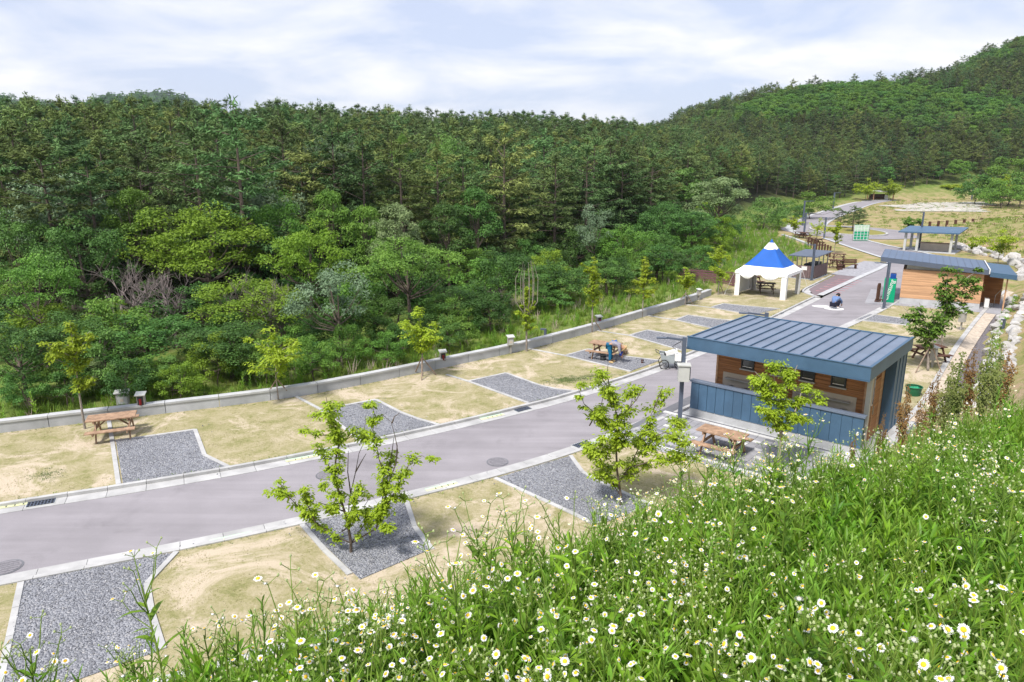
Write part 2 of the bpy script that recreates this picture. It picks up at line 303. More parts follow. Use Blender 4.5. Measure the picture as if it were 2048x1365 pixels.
def asphalt_detail(m):
    nd, lk = m.node_tree.nodes, m.node_tree.links; b = nd['Principled BSDF']
    v = N(nd, 'ShaderNodeNewGeometry').outputs['Position']
    src = b.inputs['Base Color'].links[0].from_socket
    mp_ = N(nd, 'ShaderNodeMapping'); mp_.inputs['Rotation'].default_value = (0, 0, R(-26)); mp_.inputs['Scale'].default_value = (0.10, 2.1, 1); lk.new(v, mp_.inputs[0])
    st = noise(nd, lk, mp_.outputs[0], 1.0, 4, 0.6, 0.2); rs = ramp(nd, [(0.35, 0.91), (0.65, 1.06)]); lk.new(st, rs.inputs[0])
    gr = noise(nd, lk, v, 70.0, 2, 0.8); rg = ramp(nd, [(0.3, 0.82), (0.7, 1.16)]); lk.new(gr, rg.inputs[0])
    a = N(nd, 'ShaderNodeVectorMath', operation='MULTIPLY'); lk.new(src, a.inputs[0]); lk.new(rs.outputs[0], a.inputs[1])
    c = N(nd, 'ShaderNodeVectorMath', operation='MULTIPLY'); lk.new(a.outputs[0], c.inputs[0]); lk.new(rg.outputs[0], c.inputs[1]); stn = noise(nd, lk, v, 0.55, 6, 0.62, 0.6); rst = ramp(nd, [(0.56, 1.0), (0.70, 0.84)]); lk.new(stn, rst.inputs[0])
    e_ = N(nd, 'ShaderNodeVectorMath', operation='MULTIPLY'); lk.new(c.outputs[0], e_.inputs[0]); lk.new(rst.outputs[0], e_.inputs[1]); lk.new(e_.outputs[0], b.inputs['Base Color'])
asphalt_detail(M['asphalt'])

# ---------------------------------------------------------------- lines of the place (plan coordinates in metres)
def smooth(pts, n=8):                                    # Catmull-Rom through plan points
    P = [np.array(p[:2], float) for p in pts]; P = [2 * P[0] - P[1]] + P + [2 * P[-1] - P[-2]]; out = []
    for i in range(1, len(P) - 2):
        for k in range(n):
            t = k / n; p0, p1, p2, p3 = P[i - 1:i + 3]
            out.append(0.5 * (2 * p1 + (p2 - p0) * t + (2 * p0 - 5 * p1 + 4 * p2 - p3) * t * t + (3 * p1 - p0 - 3 * p2 + p3) * t ** 3))
    out.append(P[-2]); return np.array(out)
def resample(c, step=None, n=None):
    c = np.asarray(c, float); s = np.r_[0, np.cumsum(np.hypot(*np.diff(c, axis=0).T))]
    q = np.linspace(0, s[-1], n if n else max(2, int(round(s[-1] / step)) + 1))
    return np.c_[np.interp(q, s, c[:, 0]), np.interp(q, s, c[:, 1])]
def offset(c, d):                                        # to the left of the direction of travel for d > 0
    t = np.gradient(c, axis=0); t /= np.linalg.norm(t, axis=1)[:, None]
    return c + np.c_[-t[:, 1], t[:, 0]] * d
W_IN = [(-58, 5.8), (-40, 13.5), (-26, 19.4), (-17.86, 22.93), (-13.7, 24.66), (-9.3, 26.6), (-6.7, 28.3), (-3.1, 31.2), (0.75, 34.45), (4.5, 38.3), (8.1, 42.4), (11.6, 46.4), (14.43, 50.0)]
WALL = smooth(W_IN)
KL = smooth([(-58, -2.6), (-40, 6.0), (-26, 12.3), (-14.16, 17.66), (-11.55, 18.78), (-8.76, 20.1), (-6.36, 21.42), (-5.0, 22.23), (-2.62, 23.75), (0.5, 25.95), (2.8, 27.8), (6.4, 31.2), (9.64, 34.75), (13.2, 38.95), (16.52, 43.1), (18.5, 45.6), (21.6, 49.5)])
KR = smooth([(-58, -8.0), (-40, 0.7), (-26, 7.2), (-17.5, 11.0), (-11.36, 13.72), (-8.03, 15.2), (-5.4, 16.5), (-2.84, 17.93), (-0.48, 19.36), (1.82, 20.98), (4.4, 23.2), (7.5, 26.3), (11, 30.1), (15, 34.6), (19.5, 39.5), (22.6, 42.8), (25.0, 45.5), (27.4, 48.4), (30.6, 52.4)])
DR = smooth([(-58, -13.5), (-40, -4.9), (-26, 1.9), (-14, 7.6), (-6, 11.0), (1, 14.6), (7.5, 18.5), (11.5, 21.4), (15.2, 25.2), (16.99, 27.4), (22.61, 34.75), (28.84, 42.5), (34.0, 48.6), (37.0, 52.0)])
ROCK = smooth([(-58, -16.5), (-40, -7.9), (-26, -1.1), (-14, 4.6), (-8, 7.7), (0, 12.6), (8, 18.0), (13, 22.4), (18.2, 27.2), (20.6, 29.9), (23.0, 33.2), (25.4, 36.6), (29.3, 41.6), (34.8, 48.6), (41.6, 57.0), (47.0, 64.8), (49.2, 71.5), (51, 82), (53, 92), (58, 103), (70, 110), (95, 116), (140, 126), (240, 150)])
EDGE = np.vstack([WALL, smooth([(14.9, 50.6), (18.5, 55.4), (23, 61), (29, 69), (33.5, 77), (35.2, 85), (36.3, 95), (42, 108), (46.5, 115.5), (56, 135), (71, 160.5), (84, 181), (108, 206), (170, 222), (300, 232)])])

def sdist(px, py, line):
    """signed distance to an open polyline, positive on its left"""
    best = np.full(px.shape, 1e18); sg = np.zeros(px.shape)
    for i in range(len(line) - 1):
        a, b_ = line[i], line[i + 1]; d = b_ - a; L2 = d @ d
        if L2 < 1e-9: continue
        t = np.clip(((px - a[0]) * d[0] + (py - a[1]) * d[1]) / L2, 0, 1)
        qx, qy = px - a[0] - t * d[0], py - a[1] - t * d[1]; q = qx * qx + qy * qy
        s_ = d[0] * (py - a[1]) - d[1] * (px - a[0]); w = q < best - 1e-9
        best = np.where(w, q, best); sg = np.where(w, np.sign(s_), sg)
    return np.sqrt(best) * np.where(sg == 0, 1, sg)
def sstep(a, b_, x): t = np.clip((x - a) / (b_ - a), 0, 1); return t * t * (3 - 2 * t)
EDGE_C, ROCK_C = EDGE[::4], ROCK[::4]
def vnoise(x, y, s, seed=0):
    x = x / s + seed * 17.13; y = y / s + seed * 5.77
    return (np.sin(x * 1.7 + 1.3 * np.sin(y * 1.1)) + np.sin(y * 1.9 + 1.1 * np.sin(x * 0.9 + 2.0)) + 0.5 * np.sin(x * 3.7 + y * 2.9)) / 2.5
BANK_E = [0, 0.5, 1.0, 2.0, 3.9, 6.3, 7.9, 8.9, 10.8, 14, 40]
BANK_Z = [0.0, 0.2, 0.5, 1.05, 2.5, 4.75, 6.32, 7.07, 7.5, 7.65, 8.5]
def heights(x, y, full=False):
    x = np.asarray(x, float); y = np.asarray(y, float)
    d = sdist(x, y, EDGE_C); e = -sdist(x, y, ROCK_C)
    # valley and wooded hill beyond the wall
    deep = 3.2 - 2.6 * sstep(85, 150, y)
    hill = np.interp(x, [-10, 28], [.19, .27]) * np.maximum(0, d - 15 + 8 * sstep(110, 170, y)); cap = np.interp(x, [-60, -25, 20], [12.0, 15.0, 20.5])
    hill = cap * (1 - np.exp(-hill / cap * 1.25))
    zl = -deep * sstep(0.9, 9.0, d) + hill + 0.35 * vnoise(x, y, 9) * sstep(4, 14, d)
    far_h = np.interp(x, [20, 60, 88, 112, 136, 160, 206, 222, 241, 300, 500], [0, 13, 28, 35, 40, 41.5, 43.5, 49, 60, 84, 120])
    zl = np.where(d > 0.9, np.maximum(zl, far_h * sstep(190, 345, y) * (1 - .85 * sstep(375, 520, y)) + 1.2 * vnoise(x, y, 30, 2) * sstep(200, 260, y)), zl)
    # bank on the near side
    capb = np.interp(y, [38, 70, 110], [1.0, 0.55, 0.17])
    zb = np.interp(e, BANK_E, BANK_Z) * capb + 0.10 * vnoise(x, y, 1.9, 3) * sstep(1.5, 4, e)
    flat = np.where(y < 52, -0.3, -0.3 + 0.28 * sstep(52, 57, y))
    z = np.where(d > 0, np.where(y < 52, np.minimum(zl, -0.3 + 0.3 * sstep(0.15, 0.9, d)) * (d < 0.9) + zl * (d >= 0.9), np.where(d < 0.9, flat, zl)), flat)
    z = np.where(e > 0, np.maximum(z, zb - 0.05), z)
    return (z, d, e) if full else z
def hz(x, y): return float(heights(np.array([x]), np.array([y]))[0])

# ---------------------------------------------------------------- terrain sheet
def axis(lo, hi, f0, f1, step, grow):
    a = list(np.arange(f0, f1 + step / 2, step)); s_ = step
    while a[-1] < hi: s_ *= grow; a.append(a[-1] + s_)
    s_ = step
    while a[0] > lo: s_ *= grow; a.insert(0, a[0] - s_)
    return np.array(a)
ax_, ay_ = axis(-2600, 2600, -24, 56, 0.5, 1.09), axis(-40, 4200, -6, 66, 0.5, 1.07)
X, Y = np.meshgrid(ax_, ay_); Z, D_, E_ = heights(X.ravel(), Y.ravel(), True)
far = np.hypot(X.ravel(), Y.ravel()); Z = np.where(far > 600, np.minimum(Z, 40) * np.exp(-(far - 600) / 900), Z)
nx, ny = len(ax_), len(ay_)
me = bpy.data.meshes.new('terrain')
idx = (np.arange(ny - 1)[:, None] * nx + np.arange(nx - 1)[None, :]).ravel()
me.from_pydata(np.c_[X.ravel(), Y.ravel(), Z].tolist(), [], np.c_[idx, idx + 1, idx + nx + 1, idx + nx].tolist())
ca = me.color_attributes.new('cover', 'FLOAT_COLOR', 'POINT')
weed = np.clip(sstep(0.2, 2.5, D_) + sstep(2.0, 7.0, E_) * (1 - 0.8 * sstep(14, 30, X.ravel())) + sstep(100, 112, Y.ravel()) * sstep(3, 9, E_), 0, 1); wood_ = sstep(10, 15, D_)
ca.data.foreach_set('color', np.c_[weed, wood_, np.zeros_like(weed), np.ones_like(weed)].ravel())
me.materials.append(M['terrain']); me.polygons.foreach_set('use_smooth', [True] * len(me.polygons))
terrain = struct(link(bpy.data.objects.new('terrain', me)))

# ---------------------------------------------------------------- lawns, road, kerbs
def ribbon(name, A, B, za, zb, material, n=160, cross=1, smooth_=False):
    A, B = resample(A, n=n), resample(B, n=n); mb = MB()
    for k in range(cross + 1):
        t = k / cross
        for i in range(n):
            p = A[i] * (1 - t) + B[i] * t
            z = (za(p) if callable(za) else za) * (1 - t) + (zb(p) if callable(zb) else zb) * t
            mb.v.append((p[0], p[1], z))
    for k in range(cross):
        for i in range(n - 1):
            a = k * n + i; mb.f.append((a, a + 1, a + n + 1, a + n)); mb.m.append(0)
    o = mb.obj(name, material, smooth=smooth_); 
    if o.data.polygons[0].normal.z < 0: o.data.flip_normals()
    return o
WALL_T = 0.26
LAWN_L_END = np.array([(14.43, 50.0), (18.2, 55.0), (22.8, 60.6), (26.3, 64.2)])
KL_FULL = np.vstack([KL, [(21.5, 51.6), (22.1, 52.7), (24.8, 56.3), (27.4, 59.8), (29.6, 62.6)]])
struct(ribbon('lawn_by_wall', np.vstack([WALL, LAWN_L_END[1:]]), KL_FULL, 0.0, 0.0, M['lawn'], 260))
struct(ribbon('lawn_by_bank', resample(KR, n=300), resample(DR, n=300), 0.0, 0.0, M['lawn'], 300))
def zroad(p): return -0.07 + 0.085 * float(sstep(50, 57, np.array(p[1])))
RL = np.vstack([offset(KL, -0.58), [(22.4, 49.7), (28.94, 57.75), (33.5, 63.2), (36.6, 67.3), (38.0, 70.0), (38.3, 73), (39.2, 80), (40.3, 87.5), (41.0, 92.5)]])
RR = np.vstack([offset(KR, 0.58), [(33.9, 55.8), (38.4, 61.2), (42.0, 66.0), (43.9, 70.5), (44.4, 76), (44.2, 83), (44.6, 88.5), (45.8, 92.8)]])
road = struct(ribbon('road', RL, RR, zroad, zroad, M['asphalt'], 220))
def kerb_run(name, line, side, step=1.0):
    """a run of kerb stones with the gutter slabs in front of them; side = +1 when the road lies left of the line"""
    root = bpy.data.objects.new(name, None); COL.objects.link(root); struct(root)
    c = resample(line, step=step)
    a0, a1, a2 = offset(c, side * 0.0), offset(c, side * 0.14), offset(c, side * 0.60)
    for i in range(len(c) - 1):
        if pix(c[i][0], c[i][1], 0)[2] < 2 or not -160 < pix(c[i][0], c[i][1], 0)[0] < 2200: continue
        t = (c[i + 1] - c[i]); t = t / np.linalg.norm(t) * 0.006
        def quad(p, q, i=i, t=t): return [p[i] + t, p[i + 1] - t, q[i + 1] - t, q[i] + t]
        dz = rng.uniform(-0.004, 0.004)
        MB().prism(quad(a0, a1), -0.22, 0.035 + dz).obj('kerb_stone', M['kerb'], root)
        MB().prism(quad(a1 + (a2 - a1) * 0.01, a2), -0.22, -0.055 + dz * 0.5).obj('gutter_slab', M['kerb'], root)
    return root
kerb_run('kerb_by_wall', KL, -1)
kerb_run('kerb_by_bank', KR, 1)
struct(ribbon('parking_turnout', [(22.0, 50.3), (22.7, 52.9), (25.2, 56.3), (28.0, 60.0)], [(22.9, 50.4), (24.5, 52.6), (27.2, 55.9), (29.4, 58.4)], zroad, zroad, mat('turnout_asphalt', (0.19, 0.15, 0.165), 0.92, 0.1, 2), 30))
kerb_run('kerb_by_turnout', np.array([(21.6, 49.6), (21.45, 51.2), (22.1, 52.6), (24.8, 56.2), (27.4, 59.7)]), -1, 0.9)
for k in range(7):                                       # faded red hatching painted on the turnout
    p = np.array((22.9, 52.2)) + np.array((4.6, 5.9)) * (k / 7.0)
    q = p + np.array((1.5, -1.0)); w_ = np.array((0.13, 0.17))
    tag(MB().add([(*p, zroad(p) + .006), (*q, zroad(q) + .006), (*(q + w_), zroad(q) + .006), (*(p + w_), zroad(p) + .006)], [(0, 1, 2, 3)]).obj('road_marking', mat('faded_red_paint', (0.36, 0.17, 0.19), 0.9, 0.25, 3) if k == 0 else bpy.data.materials['faded_red_paint']),
        'faded red hatch stripe painted on the turnout beside the tent', 'road marking', 'faded red hatch stripes on the turnout')

# retaining wall along the valley: cast blocks with open joints
root = thing('retaining_wall', 'long low grey concrete block wall along the edge of the woods', 'wall')
cw = resample(WALL, step=1.9); out_ = offset(cw, WALL_T)
for i in range(len(cw) - 1):
    if not -120 < pix(cw[i][0], cw[i][1], 0)[0] < 2100: continue
    t = cw[i + 1] - cw[i]; t = t / np.linalg.norm(t) * 0.010; dz = rng.uniform(-0.008, 0.008)
    mb = MB().prism([cw[i] + t, cw[i + 1] - t, out_[i + 1] - t, out_[i] + t], -0.6, 0.36 + dz)
    mb.obj('wall_block', M['concrete_wall'], root)
    tt = t / np.linalg.norm(t); nn = np.array((-tt[1], tt[0]))
    p = [cw[i] + t - nn * 0.03, cw[i + 1] - t - nn * 0.03, out_[i + 1] - t + nn * 0.03, out_[i] + t + nn * 0.03]
    MB().prism(p, 0.362 + dz, 0.44 + dz).obj('coping_stone', M['concrete'], root)

# camping pitches: gravel beds with concrete edging, and the dividing strips
def strip(mb, a, b_, w=0.13, z0=-0.1, z1=0.03):
    a, b_ = np.array(a[:2]), np.array(b_[:2]); t = b_ - a; L_ = np.linalg.norm(t)
    if L_ < 1e-4: return
    t /= L_; nn = np.array((-t[1], t[0])) * w / 2; a = a - t * 0.0; b2 = b_
    mb.prism([a - nn, b2 - nn, b2 + nn, a + nn], z0, z1)
def edging(parent, pts, step=1.05, w=0.13):
    c = resample(np.array([p[:2] for p in pts]), step=0.05)
    pts = [np.array(p[:2]) for p in pts]
    for a, b_ in zip(pts[:-1], pts[1:]):
        L_ = np.linalg.norm(b_ - a); n_ = max(1, int(round(L_ / step))); t = (b_ - a) / L_
        for k in range(n_):
            mb = MB(); strip(mb, a + t * (L_ * k / n_ + 0.005), a + t * (L_ * (k + 1) / n_ - 0.005), w, z1=0.03 + rng.uniform(-.003, .003)); mb.obj('edging_stone', M['kerb'], parent)
def pitch(poly_px, edge_px, label):
    poly = [g(*p) for p in poly_px]
    root = thing('gravel_pitch', label, 'gravel pitch', tuple(sum(poly, Vector()) / len(poly)), group='gravel camping pitches along the road')
    o = root.location.copy()
    # the bed: a sheet with a slightly uneven surface
    mb = MB().add([p - o + Vector((0, 0, 0.014)) for p in poly], [tuple(range(len(poly)))]); bo = mb.obj('gravel_bed', M['gravel'], root)
    if bo.data.polygons[0].normal.z < 0: bo.data.flip_normals()
    for e_ in edge_px: edging(root, [g(*p) - o for p in e_])
    return root
pitch([(232, 884), (389.6, 861), (408, 911), (456, 934), (246, 968)], [[(217, 838), (224, 880), (237, 970)], [(230, 883), (390, 860), (409, 911), (458, 935)]], 'gravel pitch beside the leftmost picnic table')
pitch([(651, 820), (752, 801), (799, 825), (832, 838), (876, 850), (721, 881)], [[(581, 788), (640, 819), (721, 883)], [(650, 819), (752, 800), (800, 825), (834, 838), (879, 851)]], 'gravel pitch behind the tall forked sapling near the camera')
pitch([(938, 763), (1012, 748), (1080, 772), (1112, 779), (1150, 783), (1057, 806)], [[(893, 750), (938, 764), (1057, 807)], [(938, 763), (1012, 747), (1081, 772), (1113, 779), (1154, 783)]], 'gravel pitch with the clover patch beside it')
pitch([(1133, 712), (1178, 700), (1245, 714), (1319, 722), (1262, 743)], [[(1057, 698), (1131, 712), (1262, 744)], [(1133, 711), (1178, 699), (1246, 713), (1322, 722)]], 'gravel pitch where the person bends beside a picnic table')
pitch([(1260, 671), (1295, 661.6), (1365, 674), (1425, 683), (1365, 700)], [[(1190, 661), (1260, 672), (1365, 702)], [(1260, 671), (1295, 661), (1366, 673), (1428, 682)]], 'gravel pitch ending behind the arm of the lamp post')
pitch([(1352, 640), (1377, 632), (1435, 640), (1490, 645), (1445, 661)], [[(1296, 632), (1352, 641), (1446, 662)], [(1352, 640), (1377, 631), (1436, 639), (1493, 644)]], 'gravel pitch second from the white tent')
pitch([(1424, 615), (1447, 608.5), (1500, 614), (1556, 619), (1508, 630)], [[(1372, 610), (1424, 616), (1508, 631)], [(1424, 614.5), (1447, 608), (1501, 613.5), (1560, 618)]], 'gravel pitch nearest the white tent')
pitch([(46, 1164), (349, 1106), (296, 1168), (304, 1226), (326, 1300), (-10, 1420)], [[(42, 1166), (-10, 1415)], [(353, 1105), (294, 1168), (303, 1226), (326, 1300)]], 'large gravel pitch at the lower left, in front of the weeds')
pitch([(605, 1050), (808, 1001), (827, 1054), (860, 1100), (720, 1160)], [[(604, 1050), (649, 1101), (700, 1150)], [(812, 1000), (829, 1054), (864, 1100)]], 'gravel pitch under the tall forked sapling')
pitch([(992, 957), (1138, 913), (1163, 945), (1220, 976), (1300, 1012), (1200, 1050)], [[(990, 957), (1133, 1022), (1190, 1050)], [(1141, 912), (1165, 945), (1222, 975), (1300, 1010)]], 'gravel pitch behind the bushy sapling near the camera')
pitch([(1738, 629.5), (1822, 640), (1818, 651), (1712, 640)], [[(1738, 629), (1824, 639.5)], [(1711, 640.5), (1820, 652)]], 'gravel pitch behind the blue roof, beside the pale wooden building')
# ---------------------------------------------------------------- drain and boulder wall at the foot of the bank
DS = DR[int(np.argmin(np.hypot(*(DR - (-14, 7.6)).T))):]
struct(ribbon('drain_bed', offset(DS, -0.78), offset(DS, -1.75), -0.10, -0.02, mat('drain_gravel', (0.15, 0.135, 0.145), 0.9, 0.55, 14, 0.8, 25), 120))
struct(ribbon('sand_strip', offset(DS, -0.20), offset(DS, -0.80), 0.012, -0.05, mat('pale_sand', (0.47, 0.40, 0.33), 0.95, 0.25, 5.0, 0.3, 30, detail=8), 120))
root = struct(link(bpy.data.objects.new('drain_kerb', None)))
c = resample(DS, step=1.2); a1 = offset(c, -0.22)
for i in range(len(c) - 1):
    t = c[i + 1] - c[i]; t = t / np.linalg.norm(t) * 0.006
    MB().prism([c[i] + t, c[i + 1] - t, a1[i + 1] - t, a1[i] + t], -0.2, 0.06).obj('kerb_stone', M['kerb'], root)
def boulder_mesh(seed):
    r_ = random.Random(seed); import bmesh
    bm = bmesh.new(); bmesh.ops.create_icosphere(bm, subdivisions=2, radius=1.0)
    ax = [Vector((r_.uniform(-1, 1), r_.uniform(-1, 1), r_.uniform(-1, 1))).normalized() for _ in range(9)]; off = [r_.uniform(0.42, 0.72) for _ in ax]
    for v in bm.verts:
        p = v.co.copy()
        for a, o in zip(ax, off):
            dd = p.dot(a)
            if dd > o: p -= a * (dd - o) * 0.92
        v.co = p + Vector((r_.uniform(-.008, .008),) * 3)
    m_ = bpy.data.meshes.new('boulder'); bm.to_mesh(m_); bm.free(); m_.materials.append(M['rock']); return m_
BOUL = [boulder_mesh(s) for s in range(7)]
def boulder_wall(label, line, rows, size):
    root = thing('boulder_wall', label, 'boulder wall')
    for (off_, zz_, sc_) in rows:
        c = resample(offset(line, -off_), step=size * 2.1 * sc_)
        for p in c:
            o = link(bpy.data.objects.new('boulder', rng.choice(BOUL)), root)
            s_ = size * sc_ * rng.choice((.75, .95, 1.1, 1.3, 1.75))
            x, y = p[0] + rng.uniform(-.15, .15), p[1] + rng.uniform(-.15, .15)
            o.location = (x, y, hz(x, y) + zz_ * rng.uniform(0.7, 1.1)); o.scale = (s_ * rng.uniform(.9, 1.3), s_ * rng.uniform(.8, 1.05), s_ * rng.uniform(.62, .85)); o.rotation_euler = (rng.uniform(-.2, .2), rng.uniform(-.2, .2), rng.uniform(0, 6.28))
    return root
i0 = int(np.argmin(np.hypot(*(ROCK - (15.5, 24.7)).T))); i1 = int(np.argmin(np.hypot(*(ROCK - (36, 50.1)).T))); i2 = int(np.argmin(np.hypot(*(ROCK - (41.6, 57)).T))); i3 = int(np.argmin(np.hypot(*(ROCK - (51.5, 84)).T)))
boulder_wall('two rows of white boulders along the foot of the near bank, beside the drain', ROCK[i0:i1], [(0.45, 0.05, 1.0), (1.25, 0.04, 0.9)], 0.28)
boulder_wall('white boulder wall curving round behind the far wooden building', ROCK[i2:i3], [(0.1, 0.08, 1.2), (1.0, 0.08, 1.1)], 0.36)

# ---------------------------------------------------------------- paved yard in front of the wash house
A1, ANG1 = Vector((6.21, 24.07, 0)), R(-41.5)
U1 = Vector((math.cos(ANG1), math.sin(ANG1), 0)); V1 = Vector((-math.sin(ANG1), math.cos(ANG1), 0))
def loc1(p): q = Vector((p[0], p[1], 0)) - A1; return q.dot(U1), q.dot(V1)
def w1(x, y, z=0): return A1 + U1 * x + V1 * y + Vector((0, 0, z))
yard = struct(link(bpy.data.objects.new('paved_yard', None))); yard.location = A1; yard.rotation_euler = (0, 0, ANG1)
MB().box(-1.2, 6.6, -3.0, 5.6, -0.2, 0.004).obj('yard_bed', M['paving_dark'], yard)
pm = [MB().bbox(0.005, 0.295, 0.005, 0.203, 0.0, 0.03, 0.005).mesh('paver', M[k]) for k in ('paving', 'paving_dark', 'paving_white')]
for i in range(22):
    for j in range(13):
        k = 2 if (i * 2 + j * 5 + (i // 3)) % 13 == 0 else (1 if rng.random() < 0.05 else 0)
        o = link(bpy.data.objects.new('paver', pm[k]), yard); o.location = (-0.9 + i * 0.30, -2.36 + j * 0.208, 0.006 + rng.uniform(-.002, .002))
for (y0, y1, k, z1) in ((-2.75, -2.6, 'paving_white', .05), (-2.6, -2.37, 'paving_dark', .03), (-3.0, -2.75, 'paving', .035), (0.36, 0.52, 'paving_white', .055), (0.53, 0.64, 'paving_dark', .045)):
    for i in range(8):
        MB().bbox(-1.0 + i * 0.92, -1.0 + i * 0.92 + 0.91, y0 + .003, y1 - .003, 0.004, z1, 0.006).obj('edge_slab', M[k], yard)
for i in range(8): MB().bbox(-0.4 + i * 0.85, -0.4 + i * 0.85 + 0.842, 0.65, 5.4, 0.005, 0.05, 0.006).obj('floor_slab', M['concrete'], yard)

# ---------------------------------------------------------------- wash house with the blue standing-seam roof
def wash_house():
    b = thing('wash_house', 'wooden wash house with blue seamed flat roof and blue panelled sink screen', 'building', A1, ANG1)
    # roof: deck, fascia on four sides, single pans between raised seams
    rf = MB().box(0.06, 5.97, 0.06, 5.08, 2.86, 3.10).obj('roof', M['blue_trim'], b)
    n = 14; w_ = 5.92 / n
    for i in range(n): MB().box(0.055 + i * w_ + 0.016, 0.055 + (i + 1) * w_ - 0.016, 0.06, 5.08, 3.102, 3.15).obj('roof_pan', M['blue_roof'], rf)
    for i in range(n + 1): MB().box(0.055 + i * w_ - 0.014, 0.055 + i * w_ + 0.014, 0.055, 5.085, 3.103, 3.195).obj('roof_seam', M['blue_trim'], rf)
    for nm, bx in (('fascia', (0, 6.03, 0, 0.05, 2.76, 3.19)), ('fascia', (0, 6.03, 5.09, 5.14, 2.76, 3.19)), ('fascia', (0, 0.05, 0.052, 5.088, 2.76, 3.19)), ('fascia', (5.98, 6.03, 0.052, 5.088, 2.76, 3.19))):
        MB().box(*bx).obj(nm, M['blue_panel'], rf)
    MB().box(-0.02, 6.05, -0.02, 0.07, 3.192, 3.215).obj('drip_edge', M['blue_trim'], rf)
    MB().box(5.96, 6.05, 0.072, 5.16, 3.192, 3.215).obj('drip_edge', M['blue_trim'], rf)
    MB().box(-0.01, 6.04, -0.014, -0.002, 2.74, 2.80).obj('drip_edge', M['blue_trim'], rf)
    MB().box(0.07, 5.96, 0.07, 5.07, 2.80, 2.855).obj('soffit', M['wood_light'], rf)
    # timber walls, board by board with open joints, round the four window holes
    fw = MB(); y = 1.52
    wins = [(1.40, 1.88), (2.50, 2.98), (3.50, 3.98), (4.50, 4.98)]
    zb = 0.05
    core = MB().box(0.52, 5.58, y + .03, 4.9, 0.05, 2.795)
    core.obj('wall_core', M['wood_dark'], b)
    for k in range(20):
        z0 = zb + k * 0.137; z1 = z0 + 0.13
        segs = [(0.5, 5.6)]
        if z1 > 1.98 and z0 < 2.33:
            segs = []; x = 0.5
            for a, c_ in wins: segs.append((x, a)); x = c_
            segs.append((x, 5.6))
        for a, c_ in segs: fw.bbox(a, c_, y, y + .028, z0, z1, 0.004)
    tag(fw.obj('front_cladding', M['wood_dark'], b), kind='stuff')
    sw = MB()
    for k in range(20): sw.box(5.585, 5.612, y + .04, 2.3, zb + k * .137, zb + k * .137 + .13); sw.box(5.585, 5.612, 3.25, 3.6, zb + k * .137, zb + k * .137 + .13)
    for k in range(20): sw.box(0.488, 0.515, y + .04, 4.9, zb + k * .137, zb + k * .137 + .13)
    tag(sw.obj('side_cladding', M['wood_light'], b), kind='stuff')
    MB().box(0.46, 0.53, y - .02, y + .05, 0.05, 2.79).obj('corner_board', M['wood_light'], b)
    MB().box(5.55, 5.66, y - .02, y + .038, 0.05, 2.79).obj('corner_board', M['wood_light'], b)
    for a, c_ in wins:
        wd = MB(); z0, z1 = 1.97, 2.34
        wd.box(a, c_, y - .03, y + .03, z0, z0 + .05); wd.box(a, c_, y - .03, y + .03, z1 - .05, z1); wd.box(a, a + .05, y - .03, y + .03, z0 + .05, z1 - .05); wd.box(c_ - .05, c_, y - .03, y + .03, z0 + .05, z1 - .05)
        wo_ = wd.obj('window', M['dark_metal'], b)
        MB().box(a + .05, c_ - .05, y + .0, y + .012, z0 + .05, z1 - .05).obj('pane', M['glass'], wo_)
        MB().box(a + .06, c_ - .06, y - .035, y - .018, z0 + .07, z0 + .10).obj('vent_rail', M['white_paint'], wo_)
        MB().box(a - .03, c_ + .03, y - .07, y - .002, z0 - .045, z0 - .003).obj('sill', M['grey_paint'], wo_)
    # tiled splash-backs, shelf, taps and sinks behind the screen
    for x0, x1 in ((0.75, 2.55), (3.3, 5.35)):
        s_ = MB().box(x0, x1, y - .02, y - .004, 0.9, 1.72).obj('splashback', M['tile_beige'], b)
        MB().box(x0 + .15, x1 - .15, y - .20, y - .022, 1.52, 1.55).obj('shelf', M['steel'], s_)
        MB().box(x0, x1, y - .62, y - .03, 0.78, 0.88).obj('sink', M['steel'], b)
        MB().box(x0 + .05, x1 - .05, y - .55, y - .08, 0.06, 0.775).obj('sink_base', M['grey_paint'], b)
        for q in range(3):
            xx = x0 + .35 + q * (x1 - x0 - .7) / 2
            MB().tube([(xx, y - .02, 1.22), (xx, y - .12, 1.24), (xx, y - .22, 1.22), (xx, y - .24, 1.14)], 0.018, 6).tube([(xx - .09, y - .05, 1.27), (xx + .09, y - .05, 1.27)], 0.014, 5).obj('tap', M['steel'], b)
    # screen: plinth, panels with seams, cap
    scn = MB().box(-0.10, 5.85, 0.72, 0.84, 0.05, 0.33).obj('screen', M['concrete'], b)
    n = 18; w_ = 5.95 / n
    for i in range(n):
        MB().box(-0.10 + i * w_ + .010, -0.10 + (i + 1) * w_ - .010, 0.70, 0.86, 0.332, 1.35).obj('screen_panel', M['blue_panel'], scn)
    MB().box(-0.09, 5.84, 0.725, 0.835, 0.331, 1.349).obj('screen_core', M['blue_trim'], scn)
    MB().box(-0.13, 5.88, 0.66, 0.90, 1.352, 1.42).obj('screen_cap', M['blue_roof'], scn)
    # right side: white post, doors, blue fin wall at the back
    MB().box(5.66, 5.80, 1.30, 1.44, 0.05, 2.795).obj('post', M['grey_paint'], b)
    for k, (y0, y1) in enumerate(((1.62, 2.2), (2.42, 3.15))):
        d_ = MB().box(5.60, 5.63, y0, y1, 0.06, 2.15).obj('door', M['wood_dark'], b)
        MB().box(5.632, 5.66, y0 + .06, y0 + .10, 0.95, 1.25).obj('door_handle', M['steel'], d_)
        MB().box(5.60, 5.645, y0 - .06, y0 - .005, 0.05, 2.2).obj('door_frame', M['wood_light'], d_)
    w2 = MB().box(5.60, 5.64, 2.28, 2.40, 1.3, 2.3).obj('side_window', M['white_paint'], b)
